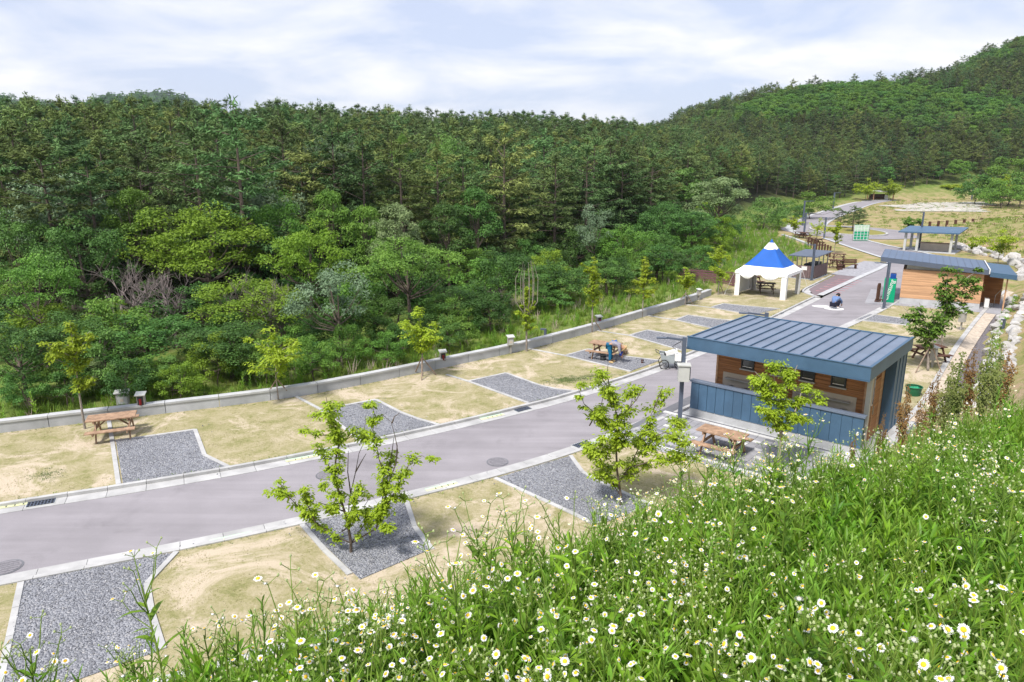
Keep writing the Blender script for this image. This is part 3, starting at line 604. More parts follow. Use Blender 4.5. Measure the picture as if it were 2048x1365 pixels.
    MB().box(5.641, 5.65, 2.30, 2.38, 1.35, 2.25).obj('pane', M['glass'], w2)
    f_ = MB().box(5.62, 5.92, 3.62, 5.02, 0.05, 2.795).obj('fin_wall', M['blue_panel'], b)
    for k in range(4): MB().box(5.922, 5.94, 3.62 + k * .455, 3.65 + k * .455, 0.05, 2.79).obj('seam', M['blue_trim'], f_)
    return b
wash_house()

# ---------------------------------------------------------------- pale wooden building further along the road
def pale_building():
    b = thing('service_building', 'pale wooden building with dark blue sloping roof beside the green vending machine', 'building', (24.97, 47.35, 0), R(-30))
    def zr(x): return 2.98 - 0.075 * x                                      # roof falls to the right
    MB().box(-0.6, 7.6, -0.6, 5.6, -0.2, 0.02).obj('floor', M['paving'], b)
    MB().box(1.42, 6.0, 0.32, 4.8, 0.02, 0.40).obj('plinth', M['concrete'], b)
    MB().box(1.45, 5.97, 0.36, 4.76, 0.402, 2.35).obj('wall_core', M['wood_light'], b)
    cl_ = MB()
    for k in range(13): z0 = 0.41 + k * 0.148; cl_.bbox(1.42, 6.0, 0.325, 0.358, z0, z0 + .140, .004); cl_.box(1.415, 1.448, 0.36, 4.78, z0, z0 + .14); cl_.box(5.972, 6.005, 0.36, 4.78, z0, z0 + .14)
    tag(cl_.obj('cladding', M['wood_light'], b), kind='stuff')
    MB().add([(1.6, 0.5, 2.35), (5.9, 0.5, 2.35), (5.9, 4.6, 2.35), (1.6, 4.6, 2.35), (1.6, 0.5, zr(1.6) - .2), (5.9, 0.5, zr(5.9) - .2), (5.9, 4.6, zr(5.9) - .2), (1.6, 4.6, zr(1.6) - .2)],
             [(0, 1, 5, 4), (1, 2, 6, 5), (2, 3, 7, 6), (3, 0, 4, 7)]).obj('clerestory', M['grey_paint'], b)
    def slab(x0, x1, y0, y1, top, th): return MB().add([(x0, y0, zr(x0) + top - th), (x1, y0, zr(x1) + top - th), (x1, y1, zr(x1) + top - th), (x0, y1, zr(x0) + top - th), (x0, y0, zr(x0) + top), (x1, y0, zr(x1) + top), (x1, y1, zr(x1) + top), (x0, y1, zr(x0) + top)],
             [(3, 2, 1, 0), (4, 5, 6, 7), (0, 1, 5, 4), (1, 2, 6, 5), (2, 3, 7, 6), (3, 0, 4, 7)])
    rf = slab(0, 6.2, 0, 5.5, 0.12, 0.3).obj('roof', M['post_grey'], b)
    for k in range(15): slab(0.02 + k * .41, 0.02 + k * .41 + .40, 0.02, 5.48, 0.145, 0.022).obj('roof_pan', mat('slate_blue_roof', (0.095, 0.135, 0.215), 0.45, 0.05, 0.6, spec=0.5) if k == 0 else bpy.data.materials['slate_blue_roof'], rf)
    for k in range(16): slab(0.0 + k * .41, 0.02 + k * .41, 0.02, 5.48, 0.162, 0.038).obj('roof_seam', M['post_grey'], rf)
    slab(6.21, 6.27, 0.1, 5.4, 0.18, 0.3).obj('light_strip', M['white_paint'], rf)
    slab(6.28, 7.7, 0.0, 5.5, 0.02, 0.3).obj('porch_roof', M['blue_trim'], b)
    MB().box(6.05, 7.3, 3.2, 3.3, 0.05, 2.1).obj('porch_wall', M['wood_dark'], b)
    MB().box(7.25, 7.33, 0.6, 0.68, 0.02, 2.2).obj('porch_post', M['wood_light'], b)
    MB().box(7.25, 7.33, 3.22, 3.30, 0.02, 2.2).obj('porch_post', M['wood_light'], b)
    MB().tube([(6.9, 1.9, .02), (6.9, 1.9, .8), (7.3, 2.6, 1.2)], 0.02, 5).obj('hand_rail', M['steel'], b)
    d_ = MB().box(6.006, 6.03, 1.5, 2.3, 0.05, 2.1).obj('door', M['wood_dark'], b); MB().box(6.032, 6.06, 2.2, 2.24, 0.95, 1.2).obj('door_handle', M['steel'], d_)
    return b
pale_building()
def wb2(x, y, z=0): a = R(-30); return Vector((24.97 + x * math.cos(a) - y * math.sin(a), 47.35 + x * math.sin(a) + y * math.cos(a), z))
ac = thing('air_conditioner', 'white outdoor air conditioner unit against the pale wooden building', 'air conditioner', wb2(6.42, 1.25, 0.02), R(60), scale=.85)
MB().bbox(-0.35, 0.35, -0.15, 0.15, 0.08, 0.75, .02).obj('casing', M['white_paint'], ac)
MB().tube([(-0.1, -0.152, 0.42), (-0.1, -0.158, 0.42)], 0.24, 18).obj('fan_grille', M['dark_metal'], ac)
for s_ in (-.3, .26): MB().box(s_, s_ + .04, -.14, .14, 0.0, 0.08).obj('foot', M['dark_metal'], ac)

# vending machine with its white script lettering
vm = thing('vending_machine', 'green drinks vending machine with white script beside the pale wooden wall', 'vending machine', wb2(0.75, 0.55, 0.02), R(-30))
MB().bbox(-0.36, 0.36, -0.34, 0.34, 0.0, 1.62, .02).obj('cabinet', M['green_sign'], vm)
MB().bbox(-0.05, 0.30, -0.2, 0.28, 1.622, 1.95, .03).obj('top_box', mat('deep_blue', (0.01, 0.06, 0.28), 0.4, 0.05, 3), vm)
tcv = bpy.data.curves.new('lettering', 'FONT'); tcv.body = 'Chilsung'; tcv.size = 0.42; tcv.shear = 0.25; tcv.extrude = 0.004; tcv.align_x = 'CENTER'; tcv.align_y = 'CENTER'
tcv.materials.append(M['white_paint'])
tmp = link(bpy.data.objects.new('lettering_curve', tcv)); bpy.context.view_layer.update(); lme = bpy.data.meshes.new_from_object(tmp.evaluated_get(bpy.context.evaluated_depsgraph_get())); bpy.data.objects.remove(tmp)
to = link(bpy.data.objects.new('lettering', lme), vm); to.location = (-0.02, -0.346, 0.83); to.rotation_euler = (R(90), R(-78), 0)
br = thing('notice_board', 'dark brown arched notice boards standing beside the vending machine', 'notice board', wb2(0.1, 0.0, 0.02), R(-30))
for k in range(2):
    MB().prism([(-.16, 0), (.16, 0), (.16, 1.0), (.1, 1.16), (-.1, 1.16), (-.16, 1.0)], 0, 0.05).obj('board', M['wood_brown'], br)
    o = br.children[-1]; o.rotation_euler = (R(90), 0, R(55)); o.location = (k * .20, k * .26, 0.15)
    MB().box(-.03, .03, -.03, .03, 0, 0.4).obj('leg', M['wood_brown'], br, loc=(k * .20 + .0, k * .26, 0))

# ---------------------------------------------------------------- white and blue marquee
def tent():
    c = [Vector((16.11, 50.22, 0)), Vector((19.0, 47.96, 0)), Vector((21.11, 50.64, 0)), Vector((18.24, 52.81, 0))]
    ctr = sum(c, Vector()) / 4
    t = thing('marquee_tent', 'white marquee tent with blue band and pointed top beside the road', 'tent', ctr)
    L = [p - ctr for p in c]
    prof = [(1.0, 1.80), (0.86, 1.98), (0.75, 2.17), (0.58, 2.50), (0.40, 2.90), (0.22, 3.36), (0.14, 3.60), (0.085, 3.76), (0.035, 3.93)]
    def ring(k, rho, z, n=8, bulge=0.0):
        out = []
        for j in range(4):
            a, b_ = L[j], L[(j + 1) % 4]
            for q in range(n):
                s_ = q / n; p = a.lerp(b_, s_) * rho; sag = -0.05 * math.sin(math.pi * s_) * (1 - rho) * (rho > .1) * 2
                out.append(Vector((p.x, p.y, z + sag)))
        return out
    rs = [ring(k, r_, z) for k, (r_, z) in enumerate(prof)]; n = len(rs[0])
    def band(name, i0_, i1_, m_):
        mb = MB()
        for r_ in rs[i0_:i1_ + 1]: mb.v.extend([tuple(p) for p in r_])
        for i in range(i1_ - i0_):
            for q in range(n): mb.f.append((i * n + q, i * n + (q + 1) % n, (i + 1) * n + (q + 1) % n, (i + 1) * n + q)); mb.m.append(0)
        return mb.obj(name, m_, t, smooth=True)
    band('roof_skirt', 0, 2, M['tent_white']); band('blue_band', 2, 5, M['tent_blue']); band('white_peak', 5, 7, M['tent_white'])
    MB().tube([(0, 0, 3.72), (0, 0, 3.86), (0, 0, 4.0)], [.16, .1, .02], 8).obj('peak_cap', M['tent_blue'], t)
    for j in range(4):                                     # valances with a scalloped hem
        a, b_ = L[j], L[(j + 1) % 4]; mb = MB(); nn = 28
        for q in range(nn + 1):
            p = a.lerp(b_, q / nn) * 1.004; mb.v += [(p.x, p.y, 1.80), (p.x, p.y, 1.56 + 0.05 * abs(math.sin(q * math.pi / 4)))]
        for q in range(nn): mb.f.append((2 * q, 2 * q + 2, 2 * q + 3, 2 * q + 1)); mb.m.append(0)
        mb.obj('valance', M['tent_white'], t)
        d_ = L[j].normalized(); e1 = (L[(j + 1) % 4] - L[j]).normalized(); e2 = (L[(j - 1) % 4] - L[j]).normalized()
        MB().pbox(L[j] * 0.985, e1 * 0.34, e2 * 0.05, (0, 0, 1.70)).obj('leg_cover', M['tent_white'], t)
        MB().pbox(L[j] * 0.985 + e2 * .055, e2 * 0.30, e1 * 0.05, (0, 0, 1.70)).obj('leg_cover', M['tent_white'], t)
        MB().tube([L[j] * .93, L[j] * .93 + Vector((0, 0, 1.75))], .03, 6).obj('pole', M['steel'], t)
    a, b_ = L[0] * .98, L[3] * .98                         # one side wall hangs down on the woods side
    mb = MB(); nn = 20
    for q in range(nn + 1):
        p = a.lerp(b_, q / nn); w_ = Vector((-(b_ - a).y, (b_ - a).x, 0)).normalized() * 0.04 * math.sin(q * 1.9); mb.v += [tuple(p + w_ + Vector((0, 0, 1.7))), tuple(p + w_ * 1.6 + Vector((0, 0, 0.06)))]
    for q in range(nn): mb.f.append((2 * q, 2 * q + 2, 2 * q + 3, 2 * q + 1)); mb.m.append(0)
    mb.obj('side_wall', M['tent_white'], t, smooth=True)
    for k, (s0, s1, dp) in enumerate(((0.10, 0.38, .32), (0.52, 0.84, .30))):      # two rolled-up walls with windows sagging under the eave
        a, b_ = L[0].lerp(L[1], s0), L[0].lerp(L[1], s1); mb = MB(); nn = 16; out_n = Vector(((b_ - a).y, -(b_ - a).x, 0)).normalized()
        for q in range(nn + 1):
            s_ = q / nn; p = a.lerp(b_, s_); sg = dp * math.sin(math.pi * s_) ** .8
            for rr, zz_ in ((0.0, 1.62), (.10, 1.62 - sg * .5), (.14, 1.60 - sg), (.02, 1.58 - sg * 1.05)): mb.v.append(tuple(p - out_n * (.05 - rr) + Vector((0, 0, zz_))))
        for q in range(nn):
            for r_ in range(3): mb.f.append((q * 4 + r_, q * 4 + r_ + 1, q * 4 + r_ + 5, q * 4 + r_ + 4)); mb.m.append(0)
        sw_ = mb.obj('rolled_wall', M['tent_white'], t, smooth=True)
        pc = a.lerp(b_, .5) + out_n * .075 + Vector((0, 0, 1.62 - dp * .72)); d_ = (b_ - a).normalized()
        MB().add([pc + d_ * .26 * math.cos(x) + (Vector((0, 0, 1)) - out_n * .25) * .075 * math.sin(x) for x in np.linspace(0, 2 * math.pi, 15)[:-1]], [tuple(range(14))]).obj('window', M['grey_paint'], sw_)
    for j in (0, 2):
        MB().tube([L[j] + Vector((0, 0, 1.78)), L[j] * 1.28], .012, 4).obj('guy_rope', M['white_paint'], t)
    return t
tent()

# ---------------------------------------------------------------- refuse shelter, pavilion, far hut
sh = thing('refuse_shelter', 'small open shelter with dark flat roof and brown slatted walls behind the tent', 'shelter', (24.77, 57.22, 0), math.atan2(2.76, 2.32))
MB().add([(-.35, -.3, 1.86), (3.9, -.3, 1.98), (3.9, 2.0, 1.98), (-.35, 2.0, 1.86), (-.35, -.3, 1.93), (3.9, -.3, 2.05), (3.9, 2.0, 2.05), (-.35, 2.0, 1.93)], [(3, 2, 1, 0), (4, 5, 6, 7), (0, 1, 5, 4), (1, 2, 6, 5), (2, 3, 7, 6), (3, 0, 4, 7)]).obj('roof', M['post_grey'], sh)
for x in (0, 1.2, 2.4, 3.6):
    for y in (0, 1.75): MB().box(x - .04, x + .04, y - .04, y + .04, 0, 1.9).obj('post', M['steel'], sh)
for k in range(18): MB().box(0.06 + k * .195, 0.06 + k * .195 + .17, -.075, -.05, .12, 1.12).obj('slat', mat('mauve_brown_slats', (0.17, 0.12, 0.125), .7, .15, 4) if k == 0 else bpy.data.materials['mauve_brown_slats'], sh)
for k in range(9): MB().box(-.075, -.05, 0.06 + k * .19, 0.06 + k * .19 + .165, .12, 1.12).obj('slat', bpy.data.materials['mauve_brown_slats'], sh)
MB().box(-.082, -.078, .5, .95, .75, 1.05).obj('sign', M['white_paint'], sh)
MB().box(-.15, 3.75, -.15, 1.9, -.05, .03).obj('floor', M['concrete'], sh)
for x in (.6, 1.5, 2.5): MB().bbox(x, x + .6, .3, 1.0, .03, 1.2, .05).obj('bin', M['dark_metal'], sh)

pv = thing('pavilion', 'open pavilion with thin blue roof on white posts behind the pale wooden building', 'pavilion', (43.6, 78.2, -0.02), math.atan2(-.62, .78))
MB().add([(-.6, -.6, 2.02), (5.2, -.6, 2.12), (5.4, 4.6, 2.42), (-.4, 4.6, 2.32), (-.6, -.6, 2.15), (5.2, -.6, 2.25), (5.4, 4.6, 2.55), (-.4, 4.6, 2.45)], [(3, 2, 1, 0), (4, 5, 6, 7), (0, 1, 5, 4), (1, 2, 6, 5), (2, 3, 7, 6), (3, 0, 4, 7)]).obj('roof', M['blue_panel'], pv)
for x, y in ((0.1, 0), (4.5, 0), (0.1, 3.8), (4.5, 3.8), (1.3, 0)): MB().box(x - .12, x + .12, y - .12, y + .12, 0, 2.06 + y * .06).obj('post', M['grey_paint'], pv)
MB().box(1.4, 4.2, 1.6, 2.3, 0, .85).obj('counter', M['tile_beige'], pv)
MB().box(1.3, 4.3, 1.5, 2.4, .852, .90).obj('counter_top', M['wood_table'], pv)
MB().box(-.4, 5.0, -.4, 4.3, -.1, .03).obj('floor', M['concrete'], pv)
p = g(1760, 401); hut = thing('garden_hut', 'tiny far hut with white roof between two yellow-green trees', 'hut', p)
MB().box(-3.2, 3.2, -2, 2, 2.35, 2.6).obj('roof', M['white_paint'], hut)
for x in (-2.8, 2.7):
    for y in (-1.7, 1.6): MB().box(x - .12, x + .12, y - .12, y + .12, 0, 2.35).obj('post', M['wood_light'], hut)
MB().box(-2.5, 2.5, 1.2, 1.4, 0, 1.7).obj('back_wall', M['wood_brown'], hut)
MB().box(.8, 1.7, -1, -.6, .2, 1.5).obj('board', M['white_paint'], hut)
MB().box(-3.5, 3.5, -2.3, 2.2, -.2, .15).obj('base', M['concrete'], hut)

# ---------------------------------------------------------------- far end of the road: roundabout, rising lane, green sign
def flat_ring(name, cx_, cy_, rx0, ry0, rx1, ry1, z, m_, n=48):
    mb = MB()
    for k in range(n):
        a = 2 * math.pi * k / n; mb.v += [(cx_ + rx0 * math.cos(a), cy_ + ry0 * math.sin(a), z), (cx_ + rx1 * math.cos(a), cy_ + ry1 * math.sin(a), z)]
    for k in range(n): k2 = (k + 1) % n; mb.f.append((2 * k, 2 * k + 1, 2 * k2 + 1, 2 * k2)); mb.m.append(0)
    return struct(mb.obj(name, m_))
RCX, RCY = 48.3, 101.8
flat_ring('roundabout_road', RCX, RCY, 4.4, 7.4, 8.6, 11.4, 0.022, M['asphalt'])
isl = struct(link(bpy.data.objects.new('roundabout_island', None)))
mb = MB(); n = 40; mb.v.append((RCX, RCY, .30))
for k in range(n): a = 2 * math.pi * k / n; mb.v.append((RCX + 4.2 * math.cos(a), RCY + 7.2 * math.sin(a), .12))
for k in range(n): mb.f.append((0, 1 + k, 1 + (k + 1) % n)); mb.m.append(0)
mb.obj('island_bed', mat('flower_bed', (0.25, 0.20, 0.06), .95, .5, 1.2, .4, 12, col2=(0.20, 0.22, 0.05)), isl)
for k in range(n):
    a, b_ = 2 * math.pi * k / n, 2 * math.pi * (k + .94) / n
    MB().prism([(RCX + rx * math.cos(x), RCY + ry * math.sin(x)) for rx, ry, x in ((4.2, 7.2, a), (4.5, 7.5, a), (4.5, 7.5, b_), (4.2, 7.2, b_))], -.1, .2).obj('kerb_stone', M['kerb'], isl)
LANE = smooth([(42.5, 97), (44.6, 106), (48.5, 115.5), (56, 129), (64, 142), (73, 156), (83, 172), (94, 188), (104, 200)])
struct(ribbon('lane', offset(LANE, 2.3), offset(LANE, -2.3), 0.034, 0.034, M['asphalt'], 80))
struct(ribbon('lane_shoulder', offset(LANE, 3.3), offset(LANE, 2.32), 0.03, 0.05, M['concrete'], 80))
struct(ribbon('lane_kerb', offset(LANE, -2.32), offset(LANE, -2.75), 0.06, 0.06, M['concrete'], 80))
BR = smooth([(54, 103), (60, 106.5), (66, 106.0), (70, 104)])
struct(ribbon('road_kerb_left', np.array(RL)[-9:], offset(np.array(RL)[-9:], 0.45), 0.05, 0.05, M['concrete'], 60))
struct(ribbon('road_kerb_right', np.array(RR)[-8:], offset(np.array(RR)[-8:], -0.45), 0.05, 0.05, M['concrete'], 60))
struct(ribbon('bench_paving', [(27.6, 60.2), (30.5, 64), (34.8, 69.0)], [(29.2, 58.6), (33.3, 63.6), (36.4, 67.6)], 0.03, 0.03, mat('grey_block_paving', (0.30, 0.30, 0.33), .9, .25, 4, .3, 18), 20))
p = g(1720.5, 482); gs = thing('green_banner', 'green chequered banner on posts at the far end of the road', 'sign', p)
MB().box(-.95, .95, -.03, .03, .05, 2.0).obj('panel', M['green_sign'], gs)
MB().box(-.95, .95, -.034, -.031, 1.25, 1.95).obj('pale_panel', M['mint'], gs)
for k in range(5): MB().box(-.95 + k * .43, -.90 + k * .43, -.045, -.036, .1, 1.95).obj('bar', M['white_paint'], gs)
for k in range(6): MB().box(-.95, .95, -.055, -.047, .15 + k * .34, .19 + k * .34).obj('bar', M['white_paint'], gs)
for s_ in (-.98, .98): MB().box(s_ - .04, s_ + .04, -.04, .04, 0, 2.05).obj('post', M['steel'], gs)
fd = ribbon('gravel_field', [tuple(g(1786, 408)[:2]), tuple(g(1990, 404)[:2])], [tuple(g(1790, 424)[:2]), tuple(g(1950, 424)[:2])], 0.05, 0.05, mat('pale_gravel_field', (0.42, 0.40, 0.36), .95, .28, .35, .4, 4, detail=8), 60, 14); struct(fd)
for v_ in fd.data.vertices: v_.co.x += 3.5 * float(vnoise(v_.co.x, v_.co.y, 5, 3)); v_.co.y += 3.0 * float(vnoise(v_.co.x, v_.co.y, 6, 5)); v_.co.z = max(0.05, hz(v_.co.x, v_.co.y) + 0.03)
def fence(label, pts, ph, pw, m_, rails, rr=.02):
    t = thing('fence', label, 'fence')
    tops = []
    for (u, v, *zz_) in pts:
        q = g(u, v); q.z = max(0.0, hz(q.x, q.y)); tops.append(q)
        MB().box(q.x - pw, q.x + pw, q.y - pw, q.y + pw, q.z - .3, q.z + ph).obj('post', m_, t)
    for f_ in rails:
        for a, b_ in zip(tops[:-1], tops[1:]): MB().tube([a + Vector((0, 0, ph * f_)), b_ + Vector((0, 0, ph * f_))], rr, 4).obj('rail', m_, t)
    return t
fence('brown post and wire fence below the weedy slope at the far right', [(1824 + k * 17.2, 460 - k * 1.25) for k in range(14)], 1.05, .14, M['wood_brown'], (.35, .85))
fence('row of dark brown fence posts behind the refuse shelter', [(1616 + k * 5.4, 494 + k * 2.6) for k in range(9)], 1.15, .07, M['wood_brown'], (.8,), .015)
kb = thing('edge_kerb', 'pale concrete kerb line along the top of the grassy slope', 'kerb')
c = resample(np.array([tuple(g(1562, 471)[:2]), tuple(g(1580, 477)[:2]), tuple(g(1616, 491)[:2])]), step=1.4); c2 = offset(c, .4)
for i in range(len(c) - 1): MB().prism([c[i], c[i + 1], c2[i + 1], c2[i]], -.2, .16).obj('kerb_stone', M['concrete'], kb)
# footbridge with slatted rails over the ditch at the end of the wall
fb = thing('footbridge', 'plum brown footbridge with slatted railings at the end of the low wall', 'footbridge', (15.6, 56.0, -.35), R(-28))
MB().box(-2.2, 2.4, -.1, 1.3, 0, .12).obj('deck', M['plum'], fb)
for y in (-.1, 1.3):
    for x in (-2.0, -.6, .8, 2.2): MB().box(x - .06, x + .06, y - .06, y + .06, -.6, 1.15).obj('post', M['plum'], fb)
    for k in range(5): MB().box(-2.2, 2.4, y - .075, y - .065, .28 + k * .18, .40 + k * .18).obj('rail', M['plum'], fb)
# ---------------------------------------------------------------- picnic tables and benches
def table_proto(m_, loc, rz, label, L_=1.5):
    t = thing('picnic_table', label, 'picnic table', loc, rz, 'picnic tables on the pitches')
    h = L_ / 2
    for k in range(4): MB().bbox(-h, h, -.35 + k * .177, -.35 + k * .177 + .170, .70, .74, .005).obj('top_plank', m_, t)
    for s_ in (-1, 1):
        MB().bbox(-h, h, s_ * .66 - .125, s_ * .66 - .004, .405, .44, .005).obj('seat_plank', m_, t)
        MB().bbox(-h, h, s_ * .66 + .004, s_ * .66 + .125, .405, .44, .005).obj('seat_plank', m_, t)
    for x in (-h * .68, h * .68):
        MB().box(x - .022, x + .022, -.34, .34, .61, .699).obj('cross_beam', m_, t)
        MB().box(x - .022, x + .022, -.78, .78, .315, .404).obj('cross_beam', m_, t)
        for s_ in (-1, 1): MB().bar((x + .045, s_ * .58, 0), (x + .045, s_ * .20, .70), .04, .095, up=(0, 1, 0)).obj('leg', m_, t)
        sx_ = 1 if x < 0 else -1
        MB().bar((x + .02 * sx_, 0, .36), (x + .42 * sx_, 0, .69), .07, .04).obj('brace', m_, t)
    return t
tw = table_proto(M['wood_table'], Vector((6.75, 21.1, 0.03)), R(-40), 'weathered picnic table on the paved yard in front of the wash house')
tw_k = [(k, []) for k in kids(tw)]
p = (g(175, 843, .74) + g(274, 831, .74) + g(262, 822, .74) + g(178, 832, .74)) / 4
copy_tree(tw, (p.x, p.y, 0), R(22), 'weathered picnic table by the low wall at the far left', children=tw_k)
p = (g(1182, 686, .74) + g(1228, 693, .74) + g(1240, 687, .74) + g(1195, 681, .74)) / 4
copy_tree(tw, (p.x, p.y, 0.02), R(-28), 'weathered picnic table next to the bending person', children=tw_k)
tb = table_proto(M['wood_brown'], g(1531, 586), R(-15), 'dark brown picnic table under the white marquee', 1.3)
tb_k = [(k, []) for k in kids(tb)]
p = g(1856, 722)
copy_tree(tb, (p.x, p.y, 0), R(8), 'dark brown picnic table behind the blue roof, by the drain', children=tb_k)
for u, v, a, lab in ((1676, 523, -20, 'dark brown picnic table on the far lawn beside the road bend'), (1671, 536, -40, 'dark brown picnic table half hidden by the shrub behind the refuse shelter'), (1503, 572, 20, 'dark brown picnic table behind the marquee side wall'),
                     (1597, 475.5, -30, 'leftmost of the far dark picnic tables below the lamp post'), (1609, 477, 30, 'far dark picnic table just right of the lamp post foot'), (1622, 488, -25, 'far dark picnic table at the start of the fence posts'), (1633, 491, 15, 'far dark picnic table among the fence posts')):
    copy_tree(tb, g(u, v), R(a), lab, children=tb_k)
def bench(loc, rz, label):
    t = thing('bench', label, 'bench', loc, rz, 'brown benches on the bench paving')
    for k in range(3): MB().box(-.65, .65, -.2 + k * .14, -.2 + k * .14 + .12, .38, .42).obj('seat_plank', M['wood_brown'], t)
    for k in range(3): MB().box(-.65, .65, .24, .275, .48 + k * .13, .59 + k * .13).obj('back_plank', M['wood_brown'], t)
    for x in (-.5, .5): MB().box(x - .04, x + .04, -.2, .23, 0, .379).obj('leg', M['wood_brown'], t); MB().bar((x, .25, .3), (x, .30, .88), .05, .04, up=(0, 1, 0)).obj('back_post', M['wood_brown'], t)
bench(g(1679, 539), R(70), 'shorter looking brown bench at the end of the bench paving, seen end on'); bench(g(1699, 538), R(-8), 'brown bench facing the road beside the bench paving')

# ---------------------------------------------------------------- lamp posts
def lamp(loc, rz, h, arm, label, lx=1.0):
    t = thing('lamp_post', label, 'lamp post', loc, rz, 'square grey lamp posts along the road')
    w_ = .07 * lx
    MB().box(-w_, w_, -w_, w_, 0.02, h).obj('post', M['post_grey'], t)
    MB().box(-.16, .16, -.16, .16, 0, .02).obj('base_plate', M['post_grey'], t)
    MB().bar((w_ - .02, 0, h - .10), (arm, 0, h - .04), .06, .07).obj('arm', M['post_grey'], t)
    hd = MB().box(arm - .02, arm + .34, -.07, .07, h - .075, h - .03).obj('lamp_head', M['post_grey'], t)
    MB().box(arm + .03, arm + .30, -.05, .05, h - .085, h - .0755).obj('lens', M['white_paint'], hd)
    return t
L1 = lamp(Vector((6.02, 23.72, 0.03)), R(172), 3.22, .62, 'tall grey lamp post with camera and cabinet at the corner of the wash house')
cb = MB().bbox(-.20, .18, .09, .42, 1.72, 2.28, .02).obj('cabinet', M['grey_paint'], L1)
MB().box(-.24, .22, .05, .46, 2.282, 2.32).obj('cabinet_roof', M['grey_paint'], cb)
MB().box(-.232, -.202, .12, .38, 1.78, 2.22).obj('cabinet_door', M['dark_metal'], cb)
MB().box(-.242, -.234, .18, .32, 1.85, 2.12).obj('notice', mat('pale_blue_label', (.3, .45, .6), .5, .1, 5), cb)
cm = MB().bar((.22, -.05, 2.72), (.62, .02, 2.60), .13, .13).obj('camera', M['white_paint'], L1); MB().bar((.60, .017, 2.606), (.66, .027, 2.588), .09, .09).obj('camera_lens', M['black'], cm)
MB().box(.085, .30, -.14, .14, 2.38, 2.62).obj('junction_box', M['white_paint'], L1)
MB().box(.075, .16, -.16, -.08, 1.95, 2.37).obj('junction_box', M['white_paint'], L1)
MB().box(-.12, -.075, -.08, .08, 2.05, 2.45).obj('junction_box', M['white_paint'], L1)
MB().tube([(.1, -.05, 3.05), (.3, -.08, 2.92), (.4, -.05, 2.85), (.28, .0, 2.78), (.2, 0, 2.72)], .012, 5).obj('cable', M['black'], L1)
lamp(Vector((10.4, 28.0, 0.02)), R(168), 3.22, .75, 'lamp post whose top shows above the back of the blue roof')
lamp(g(1767.5, 616) + Vector((0, 0, .03)), R(180), 3.0, .6, 'lamp post in front of the green vending machine')
lamp(g(1622.5, 561), R(185), 2.95, .35, 'lamp post in front of the refuse shelter')
lamp(g(1605, 452), R(5), 3.9, 1.2, 'lamp post behind the far picnic tables, beside the dry bush', 1.4)
lamp(g(1648, 477), R(-10), 2.7, .5, 'lamp post in front of the roundabout, by the yellow sapling', 1.4)
lamp(g(1608, 468), R(5), 2.9, .9, 'shorter lamp post just below the tall one at the far lawn', 1.4)
lamp(g(1666, 417), R(5), 3.5, 1.2, 'far lamp post on the verge of the rising lane', 1.8)
lamp(g(1838, 497), R(90), 4.1, .3, 'thin lamp post rising in front of the pavilion roof', 1.0)
lamp(g(1943, 400), R(160), 3.2, .5, 'far lamp post at the edge of the woods beside the pale field', 2.2)

# ---------------------------------------------------------------- metal boxes on posts along the wall
def post_box(loc, rz, label, w_=.30, h=.42, red=False, base=.38, d=.2):
    t = thing('post_box', label, 'metal box', loc, rz, 'grey metal boxes on posts')
    MB().box(-.04, .04, -.04, .04, 0, base).obj('post', M['box_grey'], t)
    b_ = MB().bbox(-w_ / 2, w_ / 2, -d / 2, d / 2, base, base + h, .01).obj('casing', M['box_grey'], t)
    MB().add([(-w_ / 2 - .05, -d / 2 - .06, base + h - .02), (w_ / 2 + .05, -d / 2 - .06, base + h - .02), (w_ / 2 + .05, d / 2 + .04, base + h + .05), (-w_ / 2 - .05, d / 2 + .04, base + h + .05),
              (-w_ / 2 - .05, -d / 2 - .06, base + h + .01), (w_ / 2 + .05, -d / 2 - .06, base + h + .01), (w_ / 2 + .05, d / 2 + .04, base + h + .08), (-w_ / 2 - .05, d / 2 + .04, base + h + .08)],
             [(3, 2, 1, 0), (4, 5, 6, 7), (0, 1, 5, 4), (1, 2, 6, 5), (2, 3, 7, 6), (3, 0, 4, 7)]).obj('hood', M['grey_paint'], t)
    y = -d / 2
    if red:
        MB().box(-.10, .10, y - .012, y - .002, base + .04, base + h - .06).obj('door', M['dark_metal'], b_)
        MB().tube([(0, y - .03, base + .07), (0, y - .03, base + h - .14)], .045, 8).obj('fire_extinguisher', M['red'], b_)
    else:
        MB().box(-w_ / 2 + .04, w_ / 2 - .04, y - .012, y - .002, base + .03, base + h - .10).obj('door', M['grey_paint'], b_)
        MB().box(-.07, .05, y - .018, y - .013, base + .12, base + .22).obj('label_plate', M['tile_beige'], b_)
    return t
post_box(g(249, 823), R(15), 'wide grey metal box on a post behind the leftmost picnic table', .42, .46, base=.30)
post_box(g(286.5, 831), R(12), 'grey box with a red extinguisher window right of the leftmost table', .26, .44, True)
post_box(g(886, 734.5), R(20), 'grey box with dark window on a post by the staked sapling', .26, .44, True, .3)
post_box(g(1021, 708), R(20), 'grey box on a tall post where the bare sapling stands', .28, .42, base=.45)
post_box(g(1197, 656), R(25), 'grey box on a post right of the slim yellow-green sapling', .30, .46, True, .2)
post_box(g(1397, 601), R(30), 'grey box on a post near the wall end by the footbridge', .26, .4, base=.35)
post_box(g(1375, 609), R(30), 'small grey box beside the stake of the wall-end sapling', .2, .4, base=.12)
post_box(g(1921, 661), R(40), 'pale grey box on a post by the young trees near the pale building', .36, .55, base=.5, d=.3)
post_box(g(1864, 735), R(30), 'pale grey box beside the brown picnic table by the drain', .24, .6, base=.35)
bo = thing('bollard', 'short slate blue angled bollard standing behind the low wall', 'bollard', at(1090.5, 676, 36.6), R(160))
